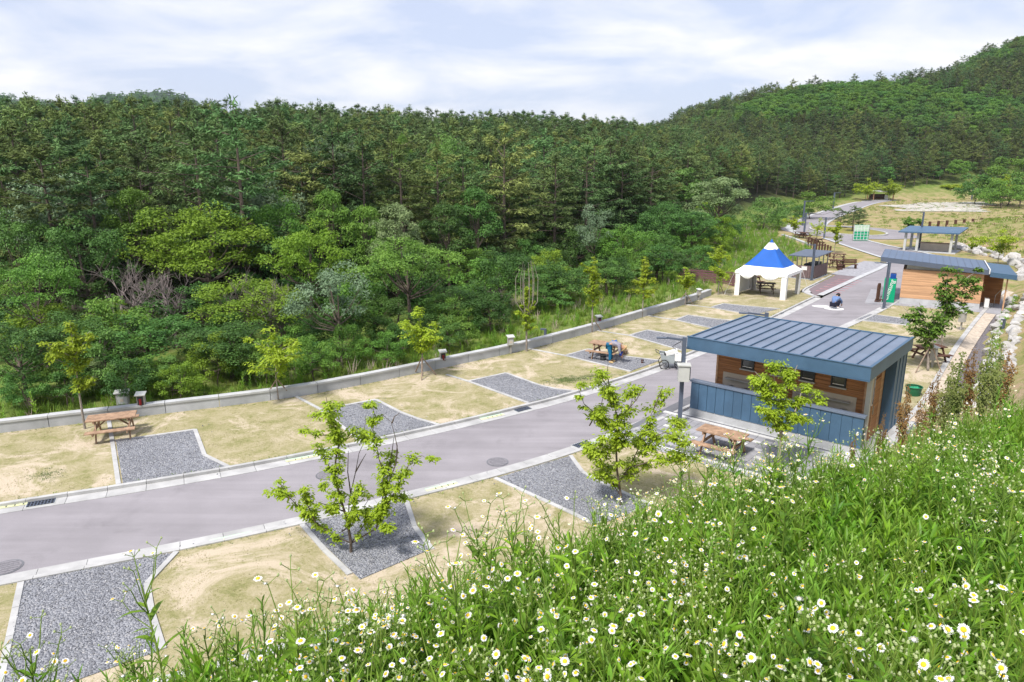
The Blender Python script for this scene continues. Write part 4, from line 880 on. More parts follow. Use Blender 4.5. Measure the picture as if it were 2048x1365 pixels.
MB().box(-.06, .06, -.06, .06, -.8, .42).obj('post', M['post_grey'], bo); MB().box(-.06, .26, -.06, .06, .42, .50).obj('arm', M['post_grey'], bo)
p = at(2002, 682, 38); bo = thing('bollard', 'short slate blue angled bollard on the dry bank at the right', 'bollard', (p.x, p.y, hz(p.x, p.y)), R(200))
MB().box(-.05, .05, -.05, .05, -.1, .5).obj('post', M['post_grey'], bo); MB().box(-.05, .24, -.05, .05, .5, .57).obj('arm', M['post_grey'], bo)

# ---------------------------------------------------------------- grates, manholes, painted pitch tags
def road_iron(u, v, rz, label):
    p = g(u, v, -.06); t = thing('manhole_cover', label, 'manhole cover', (p.x, p.y, zroad(p)), rz, 'round manhole covers in the road')
    MB().cyl((0, 0), .35, 0.002, 0.010, 28).obj('frame', M['paving_dark'], t)
    MB().cyl((0, 0), .31, 0.0105, 0.017, 28).obj('lid', mat('cast_iron', (.20, .19, .21), .7, .25, 20, .4, 60), t) if 'cast_iron' not in bpy.data.materials else MB().cyl((0, 0), .31, 0.0105, 0.017, 28).obj('lid', bpy.data.materials['cast_iron'], t)
    for k in range(5): MB().box(-.24, .24, -.2 + k * .1 - .012, -.2 + k * .1 + .006, .0172, .020).obj('rib', M['paving_dark'], t)
road_iron(995, 924, 0.3, 'round iron manhole cover in the middle of the road'); road_iron(12, 1135, 0.5, 'round iron manhole cover at the left edge of the photo')
road_iron(655, 950, 0.1, 'round iron manhole cover behind the forked sapling')
def grate(u, v, rz, label):
    p = g(u, v, -.05); t = thing('drain_grate', label, 'drain grate', (p.x, p.y, -.053), rz, 'rectangular drain grates in the gutter')
    MB().box(-.36, .36, -.19, .19, 0.0, .006).obj('frame', M['grey_paint'], t)
    MB().box(-.33, .33, -.16, .16, 0.0062, .008).obj('pit_shade', M['black'], t)  # thin black plate: the darkness of the hole is put into its colour
    for k in range(9): MB().box(-.33 + k * .08, -.305 + k * .08, -.16, .16, .0085, .02).obj('bar', M['post_grey'], t)
    for k in range(3): MB().box(-.33, .33, -.13 + k * .12, -.11 + k * .12, .0205, .024).obj('bar', M['post_grey'], t)
grate(82, 1006, R(24), 'drain grate in the gutter at the far left'); grate(1045, 819, R(38), 'drain grate in the gutter on the wall side, mid photo'); grate(1164, 889, R(40), 'drain grate in the gutter near the paved yard'); grate(1560, 627, R(50), 'drain grate in the gutter beyond the blue roof')
def paint_tag(u, v, rz, label, yel=False):
    p = g(u, v, -.05); t = thing('pitch_tag', label, 'painted tag', (p.x, p.y, -.049), rz, 'painted pitch tags on the gutter')
    MB().box(-.5, .5, -.07, .09, 0, .003).obj('paint', M['yellow'], t)
    MB().box(-.5, .5, .05, .13, 0.0032, .0045).obj('band', M['mint'], t)
    for x in (-.22, -.02, .18, .36): MB().box(x, x + .035, -.04, .04, .005, .0062).obj('mark', M['dark_metal'], t)
for u, v, a, lab in ((30, 1011, 24, 'painted pitch tag beside the leftmost grate'), (463, 1076, 26, 'yellow and mint pitch tag near the lower left pitch'), (884, 974, 31, 'yellow and mint pitch tag below the middle of the road'), (1185, 889, 40, 'yellow and mint pitch tag beside the grate by the yard'), (604, 917, 28, 'painted pitch tag beside the second pitch'), (985, 834, 33, 'painted pitch tag beside the third pitch')):
    paint_tag(u, v, R(a), lab)

# ---------------------------------------------------------------- tree stakes, hand cart, buckets
def cart():
    p = g(1341, 733); t = thing('hand_cart', 'grey metal hand cart with bicycle wheels parked at the kerb', 'cart', (p.x, p.y, zroad(p)), R(-8))
    mb = MB(); x0, x1, y0, y1 = -.48, .36, -.27, .27
    mb.add([(x0 + .08, y0, .28), (x1, y0, .28), (x1, y1, .28), (x0 + .08, y1, .28), (x0 - .05, y0, .72), (x1, y0, .68), (x1, y1, .68), (x0 - .05, y1, .72)], [(3, 2, 1, 0), (0, 1, 5, 4), (1, 2, 6, 5), (2, 3, 7, 6), (3, 0, 4, 7)]); mb.obj('tray', M['zinc'], t)
    MB().tube([(x0 - .05, y0, .72), (x1, y0, .68), (x1, y1, .68), (x0 - .05, y1, .72), (x0 - .05, y0, .72)], .02, 6).obj('rim', M['steel'], t)
    for k in range(5): MB().box(x1 + .005, x1 + .02, y0 + .04 + k * .105, y0 + .07 + k * .105, .28, .67).obj('bar', M['dark_metal'], t)
    for (x, y) in ((-.32, -.34), (-.32, .34), (.42, -.34), (.42, .34)):
        r_ = .21 if x < 0 else .27
        pts = [(x + r_ * math.cos(a), y, r_ + .02 + r_ * math.sin(a)) for a in np.linspace(0, 2 * math.pi, 21)]
        w_ = MB().tube(pts, .022, 5, cap=False).obj('wheel', M['black'], t)
        sp = MB()
        for a in np.linspace(0, math.pi, 7)[:-1]: sp.tube([(x - r_ * math.cos(a), y, r_ + .02 - r_ * math.sin(a)), (x + r_ * math.cos(a), y, r_ + .02 + r_ * math.sin(a))], .005, 4)
        sp.obj('spokes', M['steel'], w_)
    MB().tube([(-.32, -.34, .23), (-.32, .34, .23)], .015, 5).tube([(.42, -.34, .29), (.42, .34, .29)], .015, 5).obj('axles', M['dark_metal'], t)
    MB().tube([(x0, y0, .70), (x0 - .22, y0, .80), (x0 - .22, y1, .80), (x0, y1, .70)], .016, 6).obj('push_handle', M['dark_metal'], t)
cart()
def bucket(loc, label, m_, r_=.10, h=.24, cat='bucket', nm='bucket'):
    t = thing(nm, label, cat, loc)
    MB().tube([(0, 0, 0), (0, 0, h)], [r_ * .85, r_], 14, cap=True).obj('body', m_, t)
    for z in (.02, h * .5, h - .02): MB().tube([(r_ * 1.0 * math.cos(a), r_ * 1.0 * math.sin(a), z) for a in np.linspace(0, 2 * math.pi, 15)], .010, 4, cap=False).obj('rim', M['steel'], t)
    MB().cyl((0, 0), r_ * .9, h + .002, h + .006, 14).obj('content', M['dark_metal'], t)
bucket(g(1206, 721), 'dark grey metal brazier at the feet of the bending person', M['dark_metal'], .15, .30, 'brazier', 'brazier'); bucket(g(1284.5, 727), 'small rusty red can standing alone on the gravel', mat('rust', (.10, .035, .025), .8, .3, 12), .07, .2)
bk = thing('basket', 'straw coloured basket beside the bending person', 'basket', g(1247, 708))
MB().tube([(0, 0, .0), (0, 0, .20)], [.18, .22], 14).obj('tub', M['wood_pole'], bk)
for k in range(7): MB().tube([(.1 * math.cos(k * 2.2), .1 * math.sin(k * 2.2), .2), (.12 * math.cos(k * 2.2 + .3), .12 * math.sin(k * 2.2 + .3), .33), (.05 * math.cos(k), .05 * math.sin(k), .42)], [.06, .07, .02], 6).obj('bundle', M['straw'], bk)
bg_ = thing('blue_bundle', 'bright blue bundle lying on the end of the picnic table', 'bundle', g(1224, 689, .74) + Vector((0.1, .05, .0)))
MB().tube([(-.16, 0, .05), (-.05, .02, .10), (.08, 0, .11), (.18, -.02, .05)], [.04, .10, .11, .05], 9).obj('cloth', mat('bright_blue', (.01, .12, .45), .8, .2, 9), bg_, smooth=True)
MB().tube([(-.05, -.02, .2), (.06, .0, .21)], [.05, .04], 8).obj('knot', M['straw'], bg_)

# ---------------------------------------------------------------- people
def skin_new(name, verts, edges, rad, m_, parent, lv=2):
    me_ = bpy.data.meshes.new(name); me_.from_pydata([tuple(v) for v in verts], edges, []); me_.materials.append(m_)
    o = link(bpy.data.objects.new(name, me_), parent); md = o.modifiers.new('skin', 'SKIN'); md.use_smooth_shade = True
    if not len(me_.skin_vertices): bm_add_skin(me_)
    for k, r_ in enumerate(rad): me_.skin_vertices[0].data[k].radius = (r_, r_); me_.skin_vertices[0].data[k].use_root = (k == 0)
    sb = o.modifiers.new('subdivision', 'SUBSURF'); sb.levels = lv; sb.render_levels = lv
    return o
def bm_add_skin(me_):
    import bmesh
    bm = bmesh.new(); bm.from_mesh(me_); bm.verts.layers.skin.verify(); bm.to_mesh(me_); bm.free()
def chain(vs_, es, rs, pts, start=None):
    """append a limb: list of (x, y, z, r)"""
    prev = start
    for (x, y, z, r_) in pts:
        vs_.append((x, y, z)); rs.append(r_)
        if prev is not None: es.append((prev, len(vs_) - 1))
        prev = len(vs_) - 1
    return prev
def person(loc, rz, label, J, mats_, hat=None, scale=1.0):
    t = thing('person', label, 'person', loc, rz, scale=scale)
    vs_, es, rs = [], [], []
    pel = chain(vs_, es, rs, [(*J['pelvis'], .125)]); ch = chain(vs_, es, rs, [(*J['waist'], .12), (*J['chest'], .145)], pel)
    nk = chain(vs_, es, rs, [(*J['neck'], .06)], ch); hd = chain(vs_, es, rs, [(*(Vector(J['neck']).lerp(Vector(J['head']), .55)), .085), (*J['head'], .10), (*(Vector(J['head']) * 1.35 - Vector(J['neck']) * .35), .075)], nk)
    for s_ in (0, 1):
        chain(vs_, es, rs, [(*J['hip'][s_], .095), (*J['knee'][s_], .062), (*J['ankle'][s_], .042), (*J['toe'][s_], .032)], pel)
        wv = chain(vs_, es, rs, [(*J['shoulder'][s_], .07), (*J['elbow'][s_], .046), (*J['wrist'][s_], .03)], ch)
        w0 = Vector(J['wrist'][s_]); dr = (w0 - Vector(J['elbow'][s_])).normalized(); sd_ = dr.cross(Vector((0, 0, 1))); sd_ = sd_.normalized() if sd_.length > .1 else Vector((0, 1, 0)); bend = dr.cross(sd_).normalized()
        pm_ = w0 + dr * .07; vs_.append(tuple(pm_)); rs.append(.034); es.append((wv, len(vs_) - 1)); pi = len(vs_) - 1
        for q, ln in zip((-1.5, -.5, .5, 1.5), (.062, .075, .08, .068)):
            b0 = pm_ + sd_ * q * .017 + dr * .03
            chain(vs_, es, rs, [(*b0, .0085), (*(b0 + dr * ln * .5 + bend * .01), .008), (*(b0 + dr * ln * .85 + bend * .03), .007)], pi)
        b0 = w0 + dr * .035 + sd_ * .035
        chain(vs_, es, rs, [(*b0, .010), (*(b0 + sd_ * .025 + dr * .03), .009), (*(b0 + sd_ * .03 + dr * .055), .008)], pi)
    body = skin_new('body', vs_, es, rs, mats_['skin'], t)
    # clothes: slightly larger skins over trunk and legs
    a, e2, r2 = [], [], []
    p0 = chain(a, e2, r2, [(*J['pelvis'], .14), (*J['waist'], .142), (*J['chest'], .165)])
    p1 = chain(a, e2, r2, [(*(Vector(J['chest']).lerp(Vector(J['neck']), .75)), .085)], p0)
    for s_ in (0, 1): chain(a, e2, r2, [(*J['shoulder'][s_], .085), (*(Vector(J['shoulder'][s_]).lerp(Vector(J['elbow'][s_]), .98)), .062), (*(Vector(J['elbow'][s_]).lerp(Vector(J['wrist'][s_]), .75)), .05)], p0)
    skin_new('shirt', a, e2, r2, mats_['shirt'], t)
    a, e2, r2 = [], [], []
    p0 = chain(a, e2, r2, [(*J['pelvis'], .15)])
    for s_ in (0, 1): chain(a, e2, r2, [(*J['hip'][s_], .118), (*J['knee'][s_], .085), (*(Vector(J['knee'][s_]).lerp(Vector(J['ankle'][s_]), .92)), .07)], p0)
    skin_new('trousers', a, e2, r2, mats_['trousers'], t)
    for s_ in (0, 1):
        an, to_ = Vector(J['ankle'][s_]), Vector(J['toe'][s_])
        MB().tube([an + (an - to_) * .25 + Vector((0, 0, -.02)), an + Vector((0, 0, -.025)), to_ + Vector((0, 0, 0)), to_ + (to_ - an) * .3], [.035, .05, .045, .02], 8).obj('shoe', mats_['shoe'], t, smooth=True)
    up = (Vector(J['head']) - Vector(J['neck'])).normalized(); h0 = Vector(J['head'])
    fr = Vector(J['face']).normalized(); sd_ = up.cross(fr).normalized()
    if hat:
        MB().tube([h0 + up * .03, h0 + up * .045], [.20, .20], 16).tube([h0 + up * .046, h0 + up * .12, h0 + up * .15], [.115, .105, .05], 14).obj('hat', hat, t, smooth=False)
    else:
        MB().tube([h0 - up * .10 - fr * .05, h0 - up * .03 - fr * .035, h0 + up * .05 - fr * .02, h0 + up * .105, h0 + up * .135], [.075, .112, .118, .085, .02], 12).obj('hair', M['hair'], t, smooth=True)
    for s_ in (-1, 1):
        MB().tube([h0 + fr * .088 + sd_ * s_ * .035, h0 + fr * .099 + sd_ * s_ * .035], [.013, .008], 7).obj('eye', M['black'], body)
        MB().tube([h0 + sd_ * s_ * .092 - up * .03, h0 + sd_ * s_ * .112 + up * .01 - fr * .01, h0 + sd_ * s_ * .10 + up * .03], [.014, .02, .01], 6).obj('ear', mats_['skin'], body, smooth=True)
    MB().tube([h0 + fr * .09 + up * .005, h0 + fr * .118 - up * .03, h0 + fr * .095 - up * .045], [.01, .017, .01], 6).obj('nose', mats_['skin'], body, smooth=True)
    MB().tube([h0 + fr * .090 - up * .07 + sd_ * .028, h0 + fr * .099 - up * .072, h0 + fr * .090 - up * .07 - sd_ * .028], [.005, .008, .005], 5).obj('mouth', mat('lips', (.35, .12, .10), .5, .05, 5) if 'lips' not in bpy.data.materials else bpy.data.materials['lips'], body)
    return t
J1 = dict(pelvis=(-.14, 0, .86), waist=(.03, 0, .95), chest=(.25, 0, .93), neck=(.42, 0, .84), head=(.53, 0, .74), face=(.55, 0, -.8),
          hip=[(-.14, .10, .80), (-.14, -.10, .80)], knee=[(-.05, .12, .44), (-.06, -.12, .44)], ankle=[(-.02, .13, .08), (-.08, -.13, .08)], toe=[(.12, .15, .035), (.06, -.15, .035)],
          shoulder=[(.34, .17, .88), (.34, -.17, .88)], elbow=[(.38, .20, .62), (.36, -.20, .61)], wrist=[(.47, .12, .42), (.44, -.12, .40)])
pp = person(g(1223, 726) + Vector((0, 0, .02)), R(-12), 'person bending over in blue trousers, checked grey shirt and straw hat', J1, dict(skin=M['skin'], shirt=M['check_cloth'], trousers=mat('bright_teal_blue_cloth', (.006, .12, .24), .85, .15, 10), shoe=M['straw']), hat=M['straw'])
for s_ in (0, 1):
    w0, e0 = Vector(J1['wrist'][s_]), Vector(J1['elbow'][s_]); MB().tube([e0.lerp(w0, .45), e0.lerp(w0, .8), w0], [.058, .055, .045], 8).obj('sleeve_guard', mat('royal_blue', (.01, .05, .40), .7, .1, 5) if s_ == 0 else bpy.data.materials['royal_blue'], pp)
J2 = dict(pelvis=(-.12, 0, .26), waist=(-.06, 0, .42), chest=(.10, 0, .60), neck=(.24, 0, .70), head=(.36, 0, .74), face=(.7, 0, -.7),
          hip=[(-.10, .11, .25), (-.10, -.11, .25)], knee=[(.28, .20, .46), (.28, -.20, .46)], ankle=[(.06, .17, .08), (.06, -.17, .08)], toe=[(.22, .19, .035), (.22, -.19, .035)],
          shoulder=[(.16, .18, .62), (.16, -.18, .62)], elbow=[(.34, .24, .42), (.34, -.26, .42)], wrist=[(.52, .14, .22), (.54, -.18, .20)])
p = g(1668, 617, -.05)
person((p.x, p.y, zroad(p) + .03), R(40), 'person squatting on the road in a pale blue shirt and dark trousers, seen from behind', J2, dict(skin=M['skin'], shirt=M['pale_blue_cloth'], trousers=M['navy_cloth'], shoe=M['white_paint']), scale=1.1)
for u, v, w_, lab in ((1669, 618, .62, 'white paint ring on the road under the squatting person'), (1642, 613, .55, 'white painted oval on the road left of the squatting person')):
    p = g(u, v, -.06); mb = MB()
    tag(mb.add([(p.x + w_ * math.cos(a) * (1 + .08 * math.sin(3 * a)), p.y + w_ * .8 * math.sin(a), zroad(p) + .008) for a in np.linspace(0, 2 * math.pi, 25)[:-1]], [tuple(range(24))]).obj('road_marking', M['white_paint']), lab, 'road marking')
tub = thing('tub', 'green plastic tub behind the wash house by the drain', 'tub', g(1826, 790))
MB().tube([(0, 0, 0), (0, 0, .35)], [.25, .31], 18, cap=False).obj('shell', mat('green_plastic', (.02, .12, .06), .5, .15, 4), tub); MB().cyl((0, 0), .24, .02, .05, 18).obj('base', bpy.data.materials['green_plastic'], tub)
MB().tube([(.31 * math.cos(a), .31 * math.sin(a), .35) for a in np.linspace(0, 2 * math.pi, 19)], .025, 5, cap=False).obj('rim', bpy.data.materials['green_plastic'], tub)
for k in range(5): MB().tube([(-.15 + k * .07, -.14, .1), (-.12 + k * .06, .0, .28), (-.08 + k * .06, .14, .2)], [.06, .09, .05], 7).obj('filling', M['green_sign'], tub)
# ---------------------------------------------------------------- foliage kit
def unit(a): return a / np.maximum(np.linalg.norm(a, axis=-1, keepdims=True), 1e-9)
def leaf_quads(P, Nrm, size, aspect=0.5, along=None, fold=0.0, rs=npr):
    """one diamond-shaped blade at each point; along = preferred blade direction"""
    n = len(P); Nrm = unit(Nrm)
    a = rs.normal(size=(n, 3)) if along is None else along + rs.normal(size=(n, 3)) * 0.25
    a = unit(a - Nrm * np.sum(a * Nrm, 1, keepdims=True)); b = np.cross(Nrm, a)
    s = (size * np.ones(n))[:, None]
    v = np.empty((n, 4, 3)); v[:, 0] = P - a * s * .5; v[:, 2] = P + a * s * .5
    v[:, 1] = P + b * s * aspect * .5 - Nrm * s * fold; v[:, 3] = P - b * s * aspect * .5 - Nrm * s * fold
    return v.reshape(-1, 3), np.arange(n * 4).reshape(-1, 4)
def np_mesh(name, v, f, mats):
    me_ = bpy.data.meshes.new(name); me_.from_pydata(v.tolist(), [], f.tolist())
    for m_ in mats: me_.materials.append(m_)
    return me_
def sphere_dirs(n, rs): return unit(rs.normal(size=(n, 3)))
def broad_crown(seed, H=8.0, rad=3.0, base=0.28, clumps=46, per=190, leaf=0.19, flat=0.75, tall=1.0, aspect=.55):
    rs = np.random.RandomState(seed); cz = H * (base + (1 - base) * .52); rz = H * (1 - base) * .46 * tall
    cs = []
    while len(cs) < clumps:
        d = sphere_dirs(1, rs)[0]; q = rs.uniform(.45, 1.0) ** .6
        if d[2] < -.55: continue
        lump = 1 + .22 * math.sin(3 * math.atan2(d[1], d[0]) + seed) + .12 * rs.normal()
        cs.append(np.array((d[0] * rad * q * lump, d[1] * rad * q * lump, cz + d[2] * rz * q)))
    V, Fc, off = [], [], 0
    for c in cs:
        cr_ = rad * rs.uniform(.20, .34); n = int(per * rs.uniform(.7, 1.3)); d = sphere_dirs(n, rs); d[:, 2] = np.where(d[:, 2] < -.35, -d[:, 2], d[:, 2])
        P = c + d * np.array((1, 1, flat)) * cr_ * (rs.uniform(.55, 1.08, n)[:, None])
        nr = d * .7 + np.array((0, 0, .55)) + rs.normal(size=(n, 3)) * .45
        v, f = leaf_quads(P, nr, leaf * rs.uniform(.6, 1.25, n), aspect, rs=rs); V.append(v); Fc.append(f + off); off += len(v)
    return np.vstack(V), np.vstack(Fc), cs
def limb_trunk(H, cs, r0=.16, seed=0, nl=14, lean=.3):
    r_ = random.Random(seed); mb = MB(); top = Vector((r_.uniform(-lean, lean), r_.uniform(-lean, lean), H * .72))
    pts = [Vector((0, 0, -.6)), Vector((0, 0, H * .12)), top * .5 + Vector((r_.uniform(-.1, .1), r_.uniform(-.1, .1), 0)), top]
    mb.tube(pts, [r0 * 1.25, r0, r0 * .7, r0 * .22], 7)
    for c in r_.sample(cs, min(nl, len(cs))):
        c = Vector(c); t = max(.25, min(.92, (c.z / H) * .72)); s = pts[1].lerp(top, t) if t > .2 else pts[1]
        m_ = s.lerp(c, .5) + Vector((0, 0, -.12 * (c - s).length)); mb.tube([s, m_, c], [r0 * .42, r0 * .26, r0 * .08], 5, cap=False)
    return mb
def pine_crown(seed, H=10.0, rad=2.3, base=.30, whorls=13, tufts=15, ts=.30, spire=True):
    rs = np.random.RandomState(seed); P, A, Q, S = [], [], [], []; br = []
    for k in range(whorls):
        t = k / (whorls - 1); z = H * (base + (1 - base) * .95 * t); L_ = rad * (1 - t ** 2.4) ** .62 * min(1, .55 + 1.6 * t) * (0.62 + .5 * rs.rand()) + .30
        nb = int(4 + 2 * rs.rand()) if t < .9 else 3; a0 = rs.rand() * 6.28
        for j in range(nb):
            an = a0 + 6.28 * j / nb + rs.normal() * .25; l = L_ * rs.uniform(.65, 1.15); up = .05 + .55 * t ** 1.5 + rs.normal() * .14
            d = np.array((math.cos(an), math.sin(an), up)); s = np.array((0, 0, z + rs.normal() * H * .035)); br.append((s, s + d * l))
            n = max(5, int(tufts * (l / rad + .3))); q = rs.uniform(.30, 1.05, n) ** .8
            side = np.array((-math.sin(an), math.cos(an), 0)); w = (rs.uniform(-1, 1, n) * .48 * l * (1.2 - q))[:, None]
            pp_ = s + d * (q * l)[:, None] + side * w + np.c_[np.zeros(n), np.zeros(n), rs.normal(size=n) * .05 + .06 - .10 * q * l]
            for _ in range(9):
                o_ = rs.normal(size=(n, 3)) * np.array((1, 1, .55)); P.append(pp_ + o_ * .12); A.append(unit(o_) * .8 + d * .35 + np.array((0, 0, .45))); Q.append(unit(o_) * .5 + np.array((0, 0, .75)) + rs.normal(size=(n, 3)) * .3); S.append(ts * rs.uniform(.7, 1.25, n))
    if spire:
        for k in range(8):
            n = 6; P.append(np.array((0, 0, H * (.93 + .016 * k))) + rs.normal(size=(n, 3)) * np.array((.13, .13, .05))); A.append(np.array((0, 0, 1.0)) + rs.normal(size=(n, 3)) * .5); Q.append(rs.normal(size=(n, 3))); S.append(np.full(n, .34))
    P, A, Q, S = np.vstack(P), unit(np.vstack(A)), np.vstack(Q), np.concatenate(S)
    v, f = leaf_quads(P, Q, S, .24, along=A * 2, rs=rs)
    mb = MB(); mb.tube([(0, 0, -.6), (.05, 0, H * .5), (0, .03, H * .98)], [.15, .10, .02], 6)
    for s, e in br[::2]: mb.tube([tuple(s), tuple(e)], [.035, .012], 4, cap=False)
    return v, f, mb

LM = dict(
    chestnut=leaf_mat('leaf_yellow_green', (.085, .17, .014), (.29, .43, .045), .35, .10, 1.3),
    mid=leaf_mat('leaf_mid_green', (.030, .088, .018), (.165, .33, .07), .30, .22, 1.1),
    feather=leaf_mat('leaf_fresh_green', (.050, .135, .02), (.225, .40, .065), .35, .10, 1.3),
    blue=leaf_mat('leaf_blue_green', (.045, .095, .045), (.29, .40, .235), .25, .12, 1.2),
    dark=leaf_mat('leaf_dark_green', (.022, .065, .015), (.125, .26, .055), .28, .25, 1.0),
    pale=leaf_mat('leaf_pale_green', (.13, .20, .075), (.30, .38, .17), .3, .1, 1.3),
    pine=leaf_mat('pine_needles', (.028, .06, .02), (.170, .270, .095), .15, .40, .8, .7, .1, .028),
    pine_b=leaf_mat('pine_needles_olive', (.045, .072, .02), (.230, .295, .090), .15, .38, .8, .7, .1, .02),
    sapling=leaf_mat('leaf_sapling', (.24, .35, .018), (.47, .60, .055), .46, .08, 3.0, .45, .3, .004),
    sapling_y=leaf_mat('leaf_sapling_yellow', (.20, .29, .015), (.43, .53, .05), .42, .10, 3.0, .55, .25, .004),
    maple=leaf_mat('leaf_sapling_deep', (.07, .17, .022), (.20, .35, .055), .38, .1, 2.5),
    meadow=leaf_mat('leaf_meadow', (.075, .19, .014), (.26, .47, .03), .42, .26, 4.0, .45, .35),
    meadow_l=leaf_mat('leaf_meadow_light', (.12, .26, .024), (.28, .46, .06), .42, .20, 4.0, .45, .3),
    grass=leaf_mat('grass_blades', (.10, .19, .022), (.27, .36, .06), .35, .2, 1.5))
BR = {}
for k, (sd_, kw) in dict(round_a=(1, {}), round_b=(2, dict(rad=3.4, clumps=54)), tall=(3, dict(rad=2.3, tall=1.05, clumps=44)), loose=(4, dict(clumps=30, per=180)), shrub=(5, dict(H=3.2, rad=1.7, base=.02, clumps=34, per=150, leaf=.14)), umbrella=(6, dict(base=.5, rad=3.3, flat=.5, clumps=40))).items():
    v, f, cs = broad_crown(sd_, **kw); BR[k] = (v, f, limb_trunk(kw.get('H', 8.0), cs, .16 if k != 'shrub' else .05, sd_), kw.get('H', 8.0), kw.get('rad', 3.0))
TRUNK = {k: b[2].mesh('trunk', M['bark']) for k, b in BR.items()}
CROWN = {}
def crown_mesh(shape, m_):
    if (shape, m_) not in CROWN: CROWN[(shape, m_)] = np_mesh('crown', BR[shape][0], BR[shape][1], [LM[m_]])
    return CROWN[(shape, m_)]
PINES = [pine_crown(20 + k, rad=r_, base=b_) for k, (r_, b_) in enumerate(((2.7, .24), (3.0, .20), (2.4, .28), (2.8, .24)))]
PM = [[np_mesh('crown', v, f, [LM[m_]]) for m_ in ('pine', 'pine_b')] for v, f, _ in PINES]
PT = [mb.mesh('trunk', M['bark']) for _, _, mb in PINES]
def tree(name, label, loc, crown, trunk, sc_, rz, group=None, cat='tree'):
    t = thing(name, label, cat, loc, rz, group, sc_)
    link(bpy.data.objects.new('trunk', trunk), t); link(bpy.data.objects.new('crown', crown), t); return t

# broadleaf trees one can tell apart along the front of the wood: photo position of the crown, width in photo pixels, distance
front = [
 (110, 358, 200, 45, 'round_b', 'blue', 'large grey-green broadleaf tree high at the left edge of the wood'),
 (255, 368, 110, 43, 'tall', 'feather', 'mid green upright tree right of the large grey-green tree'),
 (25, 425, 130, 40, 'round_a', 'mid', 'mid green tree at the left edge, half out of frame'),
 (155, 440, 150, 37, 'round_a', 'mid', 'soft green tree below the large grey-green tree'),
 (60, 515, 170, 31, 'umbrella', 'feather', 'fresh green feathery tree at the left edge above the wall'),
 (400, 415, 250, 41, 'round_b', 'chestnut', 'wide bright yellow-green tree, largest of its colour in the wood'),
 (610, 448, 150, 39, 'round_a', 'chestnut', 'bright yellow-green rounded tree right of the widest one'),
 (485, 560, 200, 33.5, 'round_b', 'chestnut', 'bright yellow-green tree lowest of the three yellow-green crowns'),
 (430, 352, 95, 49, 'tall', 'blue', 'slim grey-green tree above the yellow-green crowns'),
 (535, 368, 140, 49, 'round_a', 'blue', 'grey-green rounded tree left of the mid photo'),
 (642, 283, 140, 60, 'round_b', 'blue', 'grey-green tree standing up out of the pines'),
 (550, 392, 110, 45, 'round_a', 'feather', 'fresh green crown between the yellow-green and grey-green trees'),
 (660, 373, 90, 47, 'tall', 'feather', 'fresh green narrow tree near the pines'),
 (735, 405, 90, 47, 'tall', 'feather', 'fresh green tree left of the pale willowy tree'),
 (790, 400, 95, 43, 'tall', 'pale', 'pale green willowy tree in the middle of the wood'),
 (815, 480, 190, 37, 'umbrella', 'feather', 'spreading fresh green tree on a bare trunk above the wall'),
 (665, 535, 160, 31.5, 'loose', 'blue', 'loose grey-green tree with thin visible trunks close to the wall'),
 (290, 635, 190, 29.5, 'round_a', 'mid', 'deep green tree above the staked sapling at the left'),
 (455, 650, 170, 29.5, 'round_a', 'dark', 'dark green bushy tree beneath the lowest yellow-green tree'),
 (130, 630, 140, 27.5, 'round_a', 'dark', 'dark green tree behind the leftmost sapling'),
 (30, 650, 160, 26.0, 'round_a', 'dark', 'dark bushy tree at the left edge just above the wall'),
 (900, 275, 130, 64, 'round_b', 'mid', 'mid green broadleaf tree among the upper pines'),
 (800, 262, 45, 80, 'tall', 'feather', 'small bright green tree poking out of the upper pines'),
 (955, 368, 95, 52, 'tall', 'mid', 'green broadleaf tree below the upper pines, mid photo'),
 (895, 400, 100, 47, 'tall', 'dark', 'dark green upright tree right of the pale willowy tree'),
 (1190, 415, 80, 56, 'loose', 'blue', 'loose grey-green tree right of mid photo'),
 (1250, 452, 120, 57, 'round_a', 'feather', 'fresh green tree above the slim saplings'),
 (1440, 350, 110, 78, 'tall', 'pale', 'pale thin tree above the marquee'),
 (1385, 420, 110, 68, 'tall', 'mid', 'mid green tree left of the pale thin tree'),
 (1000, 500, 130, 43, 'round_a', 'dark', 'dark green tree over the ditch, mid photo'),
 (1105, 540, 130, 47, 'round_a', 'dark', 'dark green tree behind the bare sapling'),
 (1215, 525, 120, 50, 'round_a', 'mid', 'green tree behind the slim yellow-green sapling'),
 (1315, 500, 120, 56, 'round_a', 'dark', 'dark green tree left of the footbridge'),
 (905, 590, 170, 38.5, 'round_b', 'dark', 'broad dark tree above the box with the dark window'),
 (745, 590, 130, 35, 'round_a', 'dark', 'dark tree right of the loose grey-green tree'),
 (1395, 530, 90, 60, 'shrub', 'mid', 'green tree behind the footbridge'),
 (1330, 405, 110, 72, 'round_b', 'dark', 'dark green tree on the slope above the footbridge'),
 (1530, 395, 90, 105, 'shrub', 'mid', 'green tree at the edge of the wood beyond the marquee'),
 (1625, 385, 80, 128, 'shrub', 'feather', 'bright green tree behind the far lamp posts'),
 (1580, 405, 70, 118, 'shrub', 'mid', 'rounded green tree at the head of the grassy slope'),
 (2030, 318, 100, 172, 'shrub', 'feather', 'fresh green tree mass at the right edge beyond the field'),
 (1990, 338, 90, 176, 'shrub', 'mid', 'mid green tree in the mass right of the far pines'),
 (2050, 345, 90, 166, 'shrub', 'mid', 'green tree cut by the right edge beyond the field'),
 (1955, 358, 70, 180, 'shrub', 'feather', 'low fresh green tree left in the mass beyond the field'),
 (2012, 362, 80, 162, 'shrub', 'feather', 'low bright tree in front of the mass at the right edge'),
]
front_xy = []
